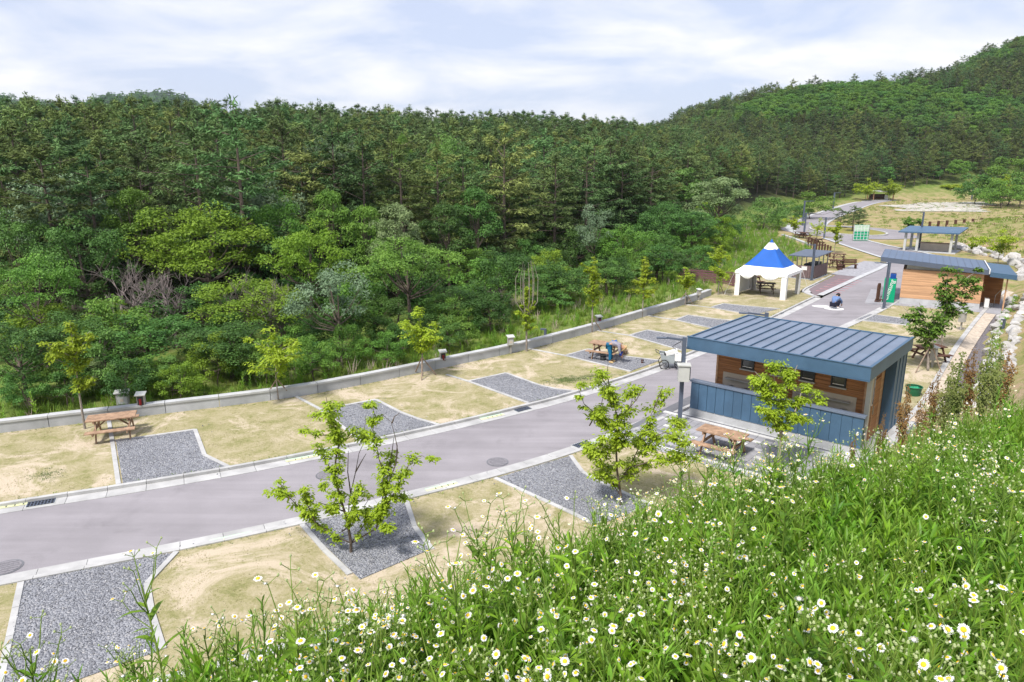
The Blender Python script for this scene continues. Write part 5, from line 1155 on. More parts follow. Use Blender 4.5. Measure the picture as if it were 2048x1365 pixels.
for (u, vt, wpx, Y_, shp, m_, lab) in front:
    p = at(u, vt, Y_); z0 = hz(p.x, p.y); Hh = max(2.5, p.z - z0); dep = pix(p.x, p.y, p.z)[2]
    wr = wpx / F_PX * dep / 2; H0, R0 = BR[shp][3], BR[shp][4]
    tree('broadleaf_tree', lab, (p.x, p.y, z0 - (.18 * Hh if shp == 'shrub' else 0)), crown_mesh(shp, m_), TRUNK[shp], (wr / R0, wr / R0, Hh / H0 * (1.18 if shp == 'shrub' else 1)), rng.uniform(0, 6.28), 'broadleaf trees at the front of the wood')
    front_xy.append((p.x, p.y, wr))

# shrubs and young trees of the wood edge
def in_view(x, y, z, m_=40): u, v, dp = pix(x, y, z); return dp > 1 and -m_ < u < 2048 + m_ and -m_ < v < 1365 + m_
SHR = []
cand = [(rng.uniform(-45, 60), rng.uniform(16, 108)) for _ in range(5200)]
cx_ = np.array(cand); cz_, cd_, ce_ = heights(cx_[:, 0], cx_[:, 1], True)
for (x, y), z, d in zip(cand, cz_, cd_):
    steep = -.4 if x < -1 else (3.4 if x < 12 else 6.5)
    if d < 1.6 + steep or d > 19 or not in_view(x, y, z + 2): continue
    if any((x - a) ** 2 + (y - b) ** 2 < (1.15 if d < 5 else 3.1) ** 2 for a, b, _, _ in SHR): continue
    SHR.append((x, y, z, d))
SHR.sort(key=lambda q: q[1]); SHR = SHR[:230]
for (x, y, z, d) in SHR:
    k = rng.random(); m_ = 'dark' if k < .36 else ('mid' if k < .72 else ('feather' if k < .93 else 'chestnut')); s_ = rng.uniform(.75, 1.2) * (0.62 if d < 5 else .95)
    part_ = ('far left', 'left', 'middle', 'right', 'right')[min(4, max(0, int(pix(x, y, z + 1)[0] // 360)))]
    tree('shrub', '%s shrub in the undergrowth at the %s of the wood edge' % (dict(dark='dark green', mid='mid green', feather='fresh green', chestnut='yellow-green')[m_], part_), (x, y, z - .1), crown_mesh('shrub', m_), TRUNK['shrub'], (s_, s_, s_ * rng.uniform(.9, 1.35)), rng.uniform(0, 6.28), 'undergrowth shrubs at the edge of the wood', 'shrub')
for (u, v, w_, m_, lab) in ((268, 748, 120, 'feather', 'bright green shrub rising over the low wall at the left'), (205, 775, 90, 'pale', 'pale shrub behind the wall between sapling and metal boxes'), (345, 785, 80, 'mid', 'small green shrub right of the bright green one behind the wall'), (1090, 590, 90, 'mid', 'green shrub over the ditch behind the bare sapling')):
    Y_ = 27.0 if u < 500 else 44.0
    p = at(u, v, Y_); z0 = hz(p.x, p.y); wr = w_ / F_PX * Y_ / 2
    tree('shrub', lab, (p.x, p.y, z0), crown_mesh('shrub', m_), TRUNK['shrub'], (wr / 1.7, wr / 1.7, max(.5, (p.z - z0) / 3.2)), rng.uniform(0, 6.28), None, 'shrub')

# pines: a planted wood; the nearest are single trees, the mass behind one object
pts = []; sp_ = 3.05
for i in range(-40, 80):
    for j in range(0, 60):
        x, y = i * sp_ + (j % 2) * sp_ / 2 + rng.uniform(-.9, .9), 20 + j * sp_ * .9 + rng.uniform(-.9, .9); pts.append((x, y))
pa = np.array(pts); pz, pd, pe = heights(pa[:, 0], pa[:, 1], True)
P_OK = []
for (x, y), z, d in zip(pts, pz, pd):
    if d < 16.5 or d > 118 or not in_view(x, y, z + 8, 60): continue
    if any((x - a) ** 2 + (y - b) ** 2 < (w_ * .85) ** 2 for a, b, w_ in front_xy): continue
    P_OK.append((x, y, z, d))
P_OK.sort(key=lambda q: q[0] ** 2 + q[1] ** 2)
for (x, y, z, d) in P_OK[:290]:
    k = rng.randrange(4); c_ = 1 if rng.random() < .38 else 0; s_ = rng.choice((.68, .78, .88, .94, 1.0, 1.06, 1.14)) * rng.uniform(.95, 1.05)
    u_ = pix(x, y, z + 6)[0]; part_ = ('left', 'middle', 'right')[min(2, max(0, int(u_ // 520)))]
    tree('pine_tree', '%s %s pine tree in the %s of the dense pine wood' % ('tall' if s_ > 1.0 else 'lower', ('deep green', 'olive green')[c_], part_), (x, y, z), PM[k][c_], PT[k], (s_ * 1.05, s_ * 1.05, s_ * rng.uniform(.92, 1.1)), rng.uniform(0, 6.28), 'pine trees of the wood beyond the wall')

# ---------------------------------------------------------------- scattered masses: prototypes and their points live in one mesh
def scatter(name, label, cat, protos, mats, pts_, rot, scl, kind):
    """protos: list of (verts, faces, material index per face or int); pts_ (n,3); rot (n,3) Euler; scl (n,3); kind (n,) prototype index"""
    V, F_, MI, PK = [], [], [], []; off = 0
    for k, (v, f, mi) in enumerate(protos):
        V += [tuple(q) for q in v]; F_ += [tuple(int(i) + off for i in q) for q in f]; MI += list(mi) if hasattr(mi, '__len__') else [mi] * len(f); PK += [k] * len(v); off += len(v)
    n0 = len(V); V += [tuple(q) for q in pts_]; PK += [-(int(k) + 1) for k in kind]
    me_ = bpy.data.meshes.new(name); me_.from_pydata(V, [], F_); me_.polygons.foreach_set('material_index', MI)
    for m_ in mats: me_.materials.append(m_)
    a = me_.attributes.new('pk', 'INT', 'POINT'); a.data.foreach_set('value', PK)
    for nm, arr in (('prot', rot), ('pscl', scl)):
        a = me_.attributes.new(nm, 'FLOAT_VECTOR', 'POINT'); full = np.zeros((len(V), 3)); full[n0:] = arr; a.data.foreach_set('vector', full.ravel())
    o = link(bpy.data.objects.new(name, me_)); tag(o, label, cat, kind='stuff')
    ng = bpy.data.node_groups.new(name, 'GeometryNodeTree'); ng.interface.new_socket('Geometry', in_out='INPUT', socket_type='NodeSocketGeometry'); ng.interface.new_socket('Geometry', in_out='OUTPUT', socket_type='NodeSocketGeometry')
    nd, lk = ng.nodes, ng.links; gi, go = nd.new('NodeGroupInput'), nd.new('NodeGroupOutput'); jn = nd.new('GeometryNodeJoinGeometry'); lk.new(jn.outputs[0], go.inputs[0])
    def attr(nm, t): n = nd.new('GeometryNodeInputNamedAttribute'); n.data_type = t; n.inputs[0].default_value = nm; return n.outputs['Attribute']
    pk, er = attr('pk', 'INT'), nd.new('FunctionNodeEulerToRotation'); lk.new(attr('prot', 'FLOAT_VECTOR'), er.inputs[0]); ps = attr('pscl', 'FLOAT_VECTOR')
    def eq(val): c = nd.new('FunctionNodeCompare'); c.data_type = 'INT'; c.operation = 'EQUAL'; lk.new(pk, c.inputs[2]); c.inputs[3].default_value = val; return c.outputs[0]
    for k in range(len(protos)):
        s1, s2 = nd.new('GeometryNodeSeparateGeometry'), nd.new('GeometryNodeSeparateGeometry'); s1.domain = s2.domain = 'POINT'
        lk.new(gi.outputs[0], s1.inputs[0]); lk.new(eq(k), s1.inputs[1]); lk.new(gi.outputs[0], s2.inputs[0]); lk.new(eq(-(k + 1)), s2.inputs[1])
        ip = nd.new('GeometryNodeInstanceOnPoints'); lk.new(s2.outputs[0], ip.inputs['Points']); lk.new(s1.outputs[0], ip.inputs['Instance']); lk.new(er.outputs[0], ip.inputs['Rotation']); lk.new(ps, ip.inputs['Scale']); lk.new(ip.outputs[0], jn.inputs[0])
    md = o.modifiers.new('scatter', 'NODES'); md.node_group = ng
    return o
def joined(*parts):
    """(verts, faces, mat) pieces -> one prototype"""
    V, F_, MI, off = [], [], [], 0
    for v, f, mi in parts:
        V += [tuple(q) for q in v]; F_ += [tuple(int(i) + off for i in q) for q in f]; MI += list(mi) if hasattr(mi, '__len__') else [mi] * len(f); off += len(v)
    return V, F_, MI
far_protos = [joined((v, f, 0), (mb.v, mb.f, 4)) for v, f, mb in PINES[:2]] + [joined((v, f, 1), (mb.v, mb.f, 4)) for v, f, mb in PINES[2:3]]
for sd_, mi in ((41, 2), (42, 3)):
    v, f, cs = broad_crown(sd_, clumps=30, per=70, leaf=.42, base=.12); far_protos.append((v, f, mi))
fp, fk, fs = [], [], []
for (x, y, z, d) in P_OK[290:]:
    fp.append((x, y, z)); fk.append(rng.choice((0, 1, 2, 0, 1, 2, 0, 1, 2, 3, 1, 4))); fs.append(rng.choice((.68, .78, .88, .94, 1.0, 1.06, 1.14)))
gx = [(x + rng.uniform(-1.7, 1.7), y + rng.uniform(-1.7, 1.7)) for x in np.arange(30, 380, 4.4) for y in np.arange(112, 430, 4.4)]
ga = np.array(gx); gz, gd, ge = heights(ga[:, 0], ga[:, 1], True)
for (x, y), z, d in zip(gx, gz, gd):
    if (d < 118 and y < 185) or d < 6: continue
    if not in_view(x, y, z + 6, 60): continue
    br_ = math.sin(x * .045 + 1.0) + math.sin(y * .06 + x * .02) + rng.uniform(-.9, .9) + (1.0 if z > 22 else -.3)
    fp.append((x, y, z)); fk.append(rng.choice((3, 4)) if br_ > .45 else rng.choice((0, 1, 2, 2))); fs.append(rng.uniform(.8, 1.15) * (.82 if br_ > .45 else .92))
n = len(fp); fs = np.array(fs)
scatter('far_forest', 'dense mixed forest covering the far hillsides', 'forest', far_protos, [LM['pine'], LM['pine_b'], LM['mid'], LM['feather'], M['bark']], np.array(fp), np.c_[np.zeros(n), np.zeros(n), npr.uniform(0, 6.28, n)], np.c_[fs * 1.1, fs * 1.1, fs], np.array(fk))

# far blue ridge at the left
mb = MB(); xs = np.linspace(-1150, -430, 60); prof_ = np.interp(xs, [-1150, -860, -760, -690, -640, -590, -520, -470, -430], [90, 108, 112, 100, 92, 108, 114, 108, 60])
for i, x in enumerate(xs):
    for k, (yy, f_) in enumerate(((940, 0.0), (980, .45), (1030, .8), (1080, 1.0), (1160, .7), (1300, 0))):
        mb.v.append((x, yy + 12 * math.sin(i * .7), prof_[i] * f_ + 2.2 * math.sin(i * 1.3 + k) - (8 if f_ == 0 else 0)))
for i in range(len(xs) - 1):
    for k in range(5): a = i * 6 + k; mb.f.append((a, a + 6, a + 7, a + 1)); mb.m.append(0)
hill = struct(mb.obj('far_hill', mat('far_wood', (.03, .06, .028), .95, .5, .12, 0), smooth=True))
rp, rk, rsx = [], [], []
for _ in range(2600):
    x, q = rng.uniform(-1120, -450), rng.uniform(.25, 1.0); yy = 940 + 140 * q; z = np.interp(x, xs, prof_) * np.interp(q, [0, .28, .64, 1], [0, .45, .8, 1.0])
    if z < 55 or not in_view(x, yy, z, 30): continue
    rp.append((x, yy, z - 3)); rk.append(rng.choice((0, 1))); rsx.append(rng.uniform(1.2, 1.9))
n = len(rp); rsx = np.array(rsx)
def low_crown(seed): v, f, _ = broad_crown(seed, clumps=14, per=26, leaf=1.0, base=.05); return v, f, 0
scatter('ridge_forest', 'hazy forest on the distant ridge at the upper left', 'forest', [low_crown(61), low_crown(62)], [LM['mid']], np.array(rp), np.c_[np.zeros(n), np.zeros(n), npr.uniform(0, 6.28, n)], np.c_[rsx, rsx, rsx * .8], np.array(rk))

# ---------------------------------------------------------------- bare trees in the wood
def bare_mesh(seed, H=5.0, spread=2.4, gen=4):
    r_ = random.Random(seed); mb = MB()
    def grow(p, d, l, r0, g_):
        q = p + d * l; m_ = p.lerp(q, .5) + Vector((r_.uniform(-.1, .1), r_.uniform(-.1, .1), r_.uniform(-.05, .1))) * l
        mb.tube([p, m_, q], [r0, r0 * .8, r0 * .6], 5 if g_ > 1 else 4, cap=False)
        if g_ <= 0: return
        for _ in range(3 if g_ > 1 else 4):
            dd = (d + Vector((r_.uniform(-1, 1), r_.uniform(-1, 1), r_.uniform(-.35, .6))) * .75).normalized(); grow(m_.lerp(q, r_.uniform(0, 1)), dd, l * r_.uniform(.55, .8), r0 * .55, g_ - 1)
    for k in range(3): a = k * 2.1 + r_.random(); grow(Vector((0, 0, -.4)), Vector((math.cos(a) * .45, math.sin(a) * .45, 1)).normalized(), H * .36, .075, gen)
    return mb.mesh('branches', M['bark_dead'])
BM_ = [bare_mesh(s) for s in (3, 8, 15)]
for (u, v, Y_, s_, lab) in ((255, 450, 35, 1.5, 'dead grey tree with bare branches left of the yellow-green trees'), (330, 480, 35, 1.35, 'dead bare tree in the dark gap below the widest yellow-green tree'), (545, 500, 34, 1.1, 'bare grey tree right of the lowest yellow-green tree'), (455, 520, 34.5, 1.0, 'bare grey tree above the lowest yellow-green tree'), (215, 640, 29, .8, 'bare brushwood above the leftmost sapling'), (1000, 560, 42, 1.0, 'bare twigs over the ditch in mid photo')):
    p = at(u, v, Y_); z0 = hz(p.x, p.y); t = thing('bare_tree', lab, 'tree', (p.x, p.y, z0), rng.uniform(0, 6), 'bare dead trees in the wood', (s_, s_, max(.6, (p.z - z0) / 5.0))); link(bpy.data.objects.new('branches', rng.choice(BM_)), t)

# ---------------------------------------------------------------- saplings
def sapling_from(branches, name, label, base, lm, leaf=.10, dens=46, r0=.045, spread=.16, bare=(), aspect=.42, stakes=(), bark='bark', cat='tree', group=None):
    """branches: polylines of 3-D points relative to base, thick to thin; leaves hang along them"""
    t = thing(name, label, cat, base, 0, group); mb = MB(); V, Fc, off = [], [], 0; rs = np.random.RandomState(abs(hash(label)) % 1000 if False else len(label) * 7)
    for k, br_ in enumerate(list(branches) + list(bare)):
        br_ = [Vector(p) for p in br_]; n = len(br_); rr = r0 * (1.0 if k == 0 else .5)
        mb.tube(br_, [max(.006, rr * (1 - .85 * i / (n - 1))) for i in range(n)], 6 if k == 0 else 5, cap=False)
        if k >= len(branches): continue
        L_ = sum((br_[i + 1] - br_[i]).length for i in range(n - 1)); s0 = .35 if k == 0 else .12
        m_ = int(dens * L_); q = rs.uniform(s0, 1.03, m_); cum = np.r_[0, np.cumsum([(br_[i + 1] - br_[i]).length for i in range(n - 1)])] / L_; arr = np.array([tuple(p) for p in br_])
        nc = max(3, int(L_ / (spread * .55))); cq = rs.uniform(s0, 1.0, nc); cr2 = spread * rs.uniform(.5, 1.1, nc); pick = rs.randint(0, nc, m_)
        q = cq[pick]; P = np.c_[[np.interp(q, cum, arr[:, c]) for c in range(3)]].T
        out = unit(rs.normal(size=(m_, 3)) * np.array((1, 1, .55)))
        coff = unit(rs.normal(size=(nc, 3))) * (cr2 * .55)[:, None]
        P = P + coff[pick] + out * (cr2[pick] * rs.uniform(.15, 1.1, m_))[:, None] * np.array((1, 1, .7))
        al = out * .8 + np.array((0, 0, -.55)); nr = out * .35 + np.array((0, 0, .9)) + rs.normal(size=(m_, 3)) * .35
        v, f = leaf_quads(P, nr, leaf * rs.uniform(.7, 1.3, m_), aspect, along=al, rs=rs); V.append(v); Fc.append(f + off); off += len(v)
    mb.obj('trunk', M[bark], t)
    if V: link(bpy.data.objects.new('crown', np_mesh('crown', np.vstack(V), np.vstack(Fc), [LM[lm]])), t)
    for a, b_ in stakes: MB().tube([a, b_], .028, 6).obj('stake', M['wood_pole'], t)
    return t
def px_branches(lst, sc_, ox, oy, Y_, base, jit, seed):
    r_ = random.Random(seed); out = []
    for br_ in lst:
        y0, y1 = 0.0, r_.uniform(-jit, jit); pts_ = []
        for i, (x, y) in enumerate(br_):
            f_ = i / max(1, len(br_) - 1); p = at(ox + x / sc_, oy + y / sc_, Y_ + y0 + (y1 - y0) * f_); pts_.append(p - base)
        out.append(pts_)
    return out
bA = g(712, 1105); YA = bA.y
lA = [[(690, 1330), (690, 1240), (660, 1060), (610, 900), (565, 720), (575, 600), (600, 480), (565, 380), (535, 290), (500, 130)], [(690, 1240), (560, 1180), (420, 1080), (330, 1000), (230, 900), (110, 870), (50, 840)], [(230, 900), (170, 830), (150, 770)], [(420, 1080), (340, 900), (345, 820)], [(600, 480), (660, 450), (730, 405)], [(565, 420), (430, 420), (330, 400)],
      [(535, 290), (450, 250), (410, 240)], [(535, 290), (590, 210), (630, 180)], [(690, 1240), (880, 1130), (930, 900), (935, 700), (900, 590), (880, 480), (855, 380), (880, 290), (850, 200), (740, 180)], [(880, 1130), (960, 950), (1040, 820), (1100, 700), (1150, 600), (1230, 575), (1325, 630)], [(690, 1240), (810, 1070), (790, 960), (830, 900)], [(660, 1060), (740, 880), (765, 770)], [(600, 880), (500, 850), (480, 800)], [(640, 1000), (540, 960), (440, 930)], [(1040, 820), (1080, 900), (1095, 920)], [(935, 800), (990, 700), (1000, 560)], [(620, 1150), (700, 1100), (720, 1020)], [(880, 480), (820, 450), (775, 400)], [(560, 720), (490, 600), (450, 500)], [(900, 1130), (960, 1110)]]
nA = [[(690, 1240), (670, 1100), (675, 950), (690, 850), (725, 700), (750, 560), (790, 470), (800, 270)], [(725, 700), (770, 620), (805, 560)], [(690, 870), (665, 700), (670, 540)], [(910, 1080), (950, 900), (985, 760), (1030, 640), (1045, 540), (1025, 430), (995, 320), (920, 260)], [(1030, 640), (1040, 500), (1020, 420)], [(1000, 330), (1020, 280), (1060, 250)], [(960, 760), (1000, 560), (1015, 440)]]
sapling_from(px_branches(lA, 3.792, 520, 760, YA, bA, .55, 1), 'young_tree', 'tall forked bright green sapling with bare dark stems, nearest in front of the road', bA, 'sapling', .10, 420, .04, .19, px_branches(nA, 3.792, 520, 760, YA, bA, .3, 2), aspect=.5)
bB = g(1240, 1010); YB = bB.y
lB = [[(1685, 690), (1688, 620), (1670, 500), (1665, 350), (1672, 260), (1640, 150), (1590, 60)], [(1688, 620), (1640, 550), (1570, 450), (1545, 360)], [(1665, 350), (1590, 260), (1520, 200), (1490, 120)], [(1680, 560), (1730, 480), (1770, 400), (1800, 300), (1845, 210), (1870, 140)], [(1672, 300), (1730, 220), (1755, 110)], [(1730, 490), (1850, 455), (1960, 435), (2035, 445)], [(1790, 370), (1890, 330), (1990, 370)], [(1890, 330), (1940, 280), (1990, 300)], [(1600, 480), (1590, 420), (1620, 330)], [(1665, 400), (1700, 380), (1740, 300)], [(1545, 300), (1600, 200), (1610, 150)], [(1770, 430), (1830, 410), (1870, 360)], [(1660, 480), (1600, 530), (1580, 500)], [(1590, 120), (1570, 80)], [(1700, 520), (1760, 520), (1800, 480)]]
nB = [[(1640, 150), (1625, 60), (1630, 20)], [(1700, 250), (1760, 180), (1800, 110)], [(1840, 220), (1880, 120)]]
sapling_from(px_branches(lB, 2.2756, 500, 720, YB, bB, .8, 3), 'young_tree', 'bushy bright green sapling between the road and the weeds, left of the picnic table', bB, 'sapling', .10, 640, .04, .27, px_branches(nB, 2.2756, 500, 720, YB, bB, .3, 4), aspect=.5)
bC = g(1557, 945); YC = bC.y
lC = [[(800, 1230), (805, 1100), (815, 1000), (770, 900), (740, 780), (680, 680), (620, 640)], [(815, 1000), (825, 880), (830, 700), (850, 540)], [(815, 1000), (860, 900), (930, 820), (1000, 765), (1055, 760)], [(740, 780), (690, 640), (650, 600)], [(830, 720), (890, 620), (915, 560)], [(900, 850), (950, 700), (990, 700)], [(770, 900), (710, 830), (680, 830)], [(825, 880), (780, 700), (760, 560)], [(860, 900), (950, 880), (965, 890)]]
sapling_from(px_branches(lC, 3.103, 1300, 550, YC, bC, .7, 5), 'young_tree', 'bright green sapling in front of the blue panelled screen', bC, 'sapling', .10, 620, .05, .25, aspect=.5, bark='bark_pale')
bD = g(1855, 742); lD = [[(400, 730), (400, 600), (400, 430), (380, 300), (330, 150), (310, 30)], [(400, 430), (300, 330), (200, 150), (120, 50)], [(300, 330), (230, 290)], [(390, 400), (470, 280), (450, 150), (420, 80)], [(395, 420), (500, 350), (560, 250), (640, 180)], [(380, 300), (280, 200), (230, 130)], [(470, 280), (560, 150)], [(330, 150), (250, 60)], [(500, 350), (440, 370)]]
sapling_from(px_branches(lD, 5.25, 1780, 600, bD.y, bD, .9, 6), 'young_tree', 'deep green sapling behind the blue roof, beside the brown picnic table', bD, 'maple', .17, 230, .06, .34, aspect=.55, bark='bark_pale', stakes=[((-.75, -.35, 0), (-.02, 0, 1.25)), ((.35, -.5, 0), (.02, 0, 1.25))])
bE = g(1884, 697); lE = [[(545, 500), (548, 350), (560, 200), (600, 50), (590, -150), (620, -300)], [(555, 300), (620, 150), (760, 60), (840, -60), (960, -160)], [(560, 250), (640, 0), (700, -150), (720, -280)], [(620, 150), (720, 130), (840, 100)], [(600, 50), (520, -40), (470, -120)], [(700, -150), (850, -260), (980, -330)], [(640, 0), (780, -120), (880, -230)], [(590, -150), (520, -280)]]
sapling_from(px_branches(lE, 5.25, 1780, 600, bE.y, bE, .9, 7), 'young_tree', 'deep green spreading young tree in front of the pale wooden building', bE, 'maple', .18, 210, .06, .38, aspect=.55, bark='bark_pale')
def sapling(u, v, vtop, wpx, lm, label, kind='vase', stakes=0, leaf=.13, dens=260, bare_top=False):
    b_ = g(u, v); b_.z = max(b_.z, hz(b_.x, b_.y)) if b_.y > 58 else b_.z
    top = at(u, vtop, b_.y); H_ = top.z - b_.z; wr = wpx / F_PX * pix(b_.x, b_.y, 1)[2] / 2; r_ = random.Random(int(u * 7 + v)); br_ = []; bare = []
    br_.append([(0, 0, 0), (r_.uniform(-.03, .03), 0, H_ * .35), (r_.uniform(-.1, .1), r_.uniform(-.1, .1), H_ * .7), (r_.uniform(-.15, .15) * wr, 0, H_ * (.98 if not bare_top else .55))])
    nb = 9 if kind == 'vase' else 12
    for k in range(nb):
        a = k * 2.4 + r_.uniform(-.4, .4); z0 = H_ * r_.uniform(.30, .62 if kind == 'vase' else .8); l = wr * r_.uniform(.65, 1.1); rise = H_ * (r_.uniform(.12, .33) if kind == 'vase' else r_.uniform(.06, .18))
        z1 = min(H_ * .99, z0 + rise)
        br_.append([(0, 0, z0), (math.cos(a) * l * .45, math.sin(a) * l * .45, z0 + (z1 - z0) * .6), (math.cos(a) * l, math.sin(a) * l, z1)])
    if bare_top:
        for k in range(9):
            a = k * .7 + r_.uniform(-.2, .2); l = wr * r_.uniform(.5, 1.0)
            bare.append([(0, 0, H_ * .38), (math.cos(a) * l, math.sin(a) * l, H_ * .55), (math.cos(a) * l * 1.05, math.sin(a) * l, H_ * .8), (math.cos(a) * l * .6, math.sin(a) * l * .5, H_ * r_.uniform(.9, 1.0))])
        br_ = [br_[0]] + [[(x * .7, y * .7, z * .75) for x, y, z in q] for q in br_[1:]]
    st = [((math.cos(a) * .62, math.sin(a) * .62, 0), (math.cos(a) * .03, math.sin(a) * .03, .85)) for a in [r_.uniform(0, 1) + 2.1 * k for k in range(stakes)]]
    sapling_from(br_, 'young_tree', label, b_, lm, leaf, dens, max(.03, H_ * .012), wr * .26, bare, .5, st, 'bark_pale', group='staked young trees along the wall' if stakes else None)
sapling(170, 858, 640, 100, 'sapling_y', 'slender yellow-green sapling behind the leftmost picnic table', 'tall')
sapling(557, 801, 655, 130, 'sapling', 'staked sapling with fan crown on bare soil by the wall', 'vase', 2, dens=200)
sapling(845, 753, 615, 95, 'sapling', 'staked sapling with three poles beside the dark windowed box', 'vase', 3)
sapling(1053, 703, 520, 50, 'sapling', 'sapling with a cage of bare upright twigs above a small leafy tuft', 'tall', 0, bare_top=True)
sapling(1184, 665, 512, 50, 'sapling_y', 'slim yellow-green sapling with stake by the grey box', 'tall', 1)
sapling(1284, 635, 515, 55, 'sapling_y', 'slim yellow-green sapling third from the footbridge along the wall', 'tall')
sapling(1370, 612, 535, 42, 'sapling', 'small staked sapling at the end of the low wall', 'vase', 2)
sapling(1436, 590, 488, 58, 'sapling_y', 'yellow sapling left of the white marquee', 'tall', 1)
sapling(1668, 507, 440, 32, 'sapling_y', 'bright yellow sapling in front of the roundabout', 'tall', leaf=.2, dens=120)
sapling(1632, 492, 432, 42, 'sapling', 'thin sparse sapling by the dark picnic tables', 'vase', leaf=.2, dens=40)
sapling(1730, 402, 360, 55, 'sapling_y', 'yellow-green tree left of the tiny far hut', 'vase', leaf=.42, dens=90)
sapling(1778, 402, 360, 55, 'sapling_y', 'yellow-green tree right of the tiny far hut', 'vase', leaf=.42, dens=90)
sapling(2003, 413, 342, 46, 'sapling', 'green young tree at the right end of the pale field', 'vase', leaf=.34, dens=100)
sapling(1894, 396, 372, 32, 'sapling_y', 'small yellow tree at the wood edge behind the field', 'vase', leaf=.42, dens=90)
sapling(1921, 396, 372, 34, 'sapling_y', 'small yellow tree beside the far lamp post at the field', 'vase', leaf=.42, dens=90)
sapling(1975, 395, 358, 34, 'sapling', 'green tree left of the young tree at the end of the field', 'vase', leaf=.42, dens=90)
sapling(2032, 398, 352, 34, 'sapling', 'green tree at the right edge behind the field', 'vase', leaf=.42, dens=90)
sapling(1818, 466, 434, 45, 'maple', 'dark green young tree behind the pavilion roof', 'vase', leaf=.28, dens=130)
sapling(1995, 530, 455, 90, 'sapling', 'loose yellow-green tree on the bank right of the pavilion', 'vase', leaf=.22, dens=110)
sapling(1942, 512, 472, 22, 'sapling', 'small round sapling by the boulders beside the pavilion', 'tall', leaf=.18, dens=120)
sapling(1585, 474, 430, 40, 'sapling_y', 'dry yellowish bush at the head of the grassy slope', 'vase', leaf=.26, dens=90)
for (u, v, vt, w_, lab) in ((1680, 458, 422, 26, 'small dark pine at the left of the roundabout island'), (1704, 466, 414, 34, 'tallest pine on the roundabout island'), (1716, 459, 418, 30, 'pine at the right of the roundabout island')):
    b_ = g(u, v); top = at(u, vt, b_.y); s_ = (top.z - b_.z) / 10.0; wr = w_ / F_PX * b_.y / 2 / 2.0
    tree('pine_tree', lab, (b_.x, b_.y, 0.1), PM[2][0], PT[2], (wr, wr, s_), 1.0)
# ---------------------------------------------------------------- flowering meadow on the near bank
M['petal'] = mat('white_petals', (.80, .79, .82), .6, .04, 30)
M['disc'] = mat('yellow_disc', (.72, .45, .02), .7, .1, 60)
M['bud'] = mat('pale_bud', (.36, .42, .20), .7, .15, 40)
M['stem'] = leaf_mat('stem_green', (.09, .17, .02), (.19, .28, .05), .1, .15, 3.0)
M['dry'] = mat('dry_straw', (.50, .39, .28), .9, .2, 8)
M['dry_pink'] = mat('dry_panicles', (.46, .36, .33), .9, .2, 8)
M['seed'] = mat('dock_seed', (.20, .115, .04), .9, .4, 25)
M['seed_g'] = leaf_mat('dock_seed_green', (.12, .16, .04), (.26, .28, .09), .15, .1, 8)
def head_mesh(seed):
    r_ = random.Random(seed); mb = MB(); n = 22; R_ = .0092; mb2 = MB()
    for k in range(n):
        a = 2 * math.pi * k / n + r_.uniform(-.05, .05); w = .105; l = R_ * r_.uniform(.9, 1.08); dz = r_.uniform(-.0012, .0006)
        mb.add([(.0032 * math.cos(a - w), .0032 * math.sin(a - w), 0), (l * .8 * math.cos(a - w), l * .8 * math.sin(a - w), dz + .0004), (l * math.cos(a), l * math.sin(a), dz), (l * .8 * math.cos(a + w), l * .8 * math.sin(a + w), dz + .0004), (.0032 * math.cos(a + w), .0032 * math.sin(a + w), 0)], [(0, 1, 2, 3, 4)])
    mb.tube([(0, 0, -.0045), (0, 0, -.0005)], [.002, .0045], 8)
    m2 = MB().tube([(0, 0, -.0002), (0, 0, .0012), (0, 0, .0022)], [.0046, .0040, .0016], 9)
    return mb, m2
HEAD, DISC = head_mesh(1); HEAD2, _ = head_mesh(2)
HM, DM = [HEAD.mesh('flower_head', M['petal']), HEAD2.mesh('flower_head', M['petal'])], DISC.mesh('disc', M['disc'], True)
def blade(mb, p, d, l, w, droop, mi=0, up=Vector((0, 0, 1)), seg=3):
    """a lance-shaped leaf with a crease, bending down towards its tip"""
    d = d.normalized(); sd_ = d.cross(up)
    sd_ = sd_.normalized() if sd_.length > .05 else Vector((1, 0, 0)); b0 = len(mb.v); nrm = sd_.cross(d).normalized()
    prof = (0.18, .9, 1.0, .62, 0.0) if seg == 4 else (0.2, 1.0, .75, 0.0); n = len(prof)
    for i, q in enumerate(prof):
        t = i / (n - 1); c = p + d * l * t - Vector((0, 0, 1)) * droop * l * t * t
        mb.v += [tuple(c - sd_ * w * q * .5 + nrm * w * q * .16), tuple(c), tuple(c + sd_ * w * q * .5 + nrm * w * q * .16)]
    for i in range(n - 1):
        a = b0 + 3 * i; mb.f += [(a, a + 1, a + 4, a + 3), (a + 1, a + 2, a + 5, a + 4)]; mb.m += [mi, mi]
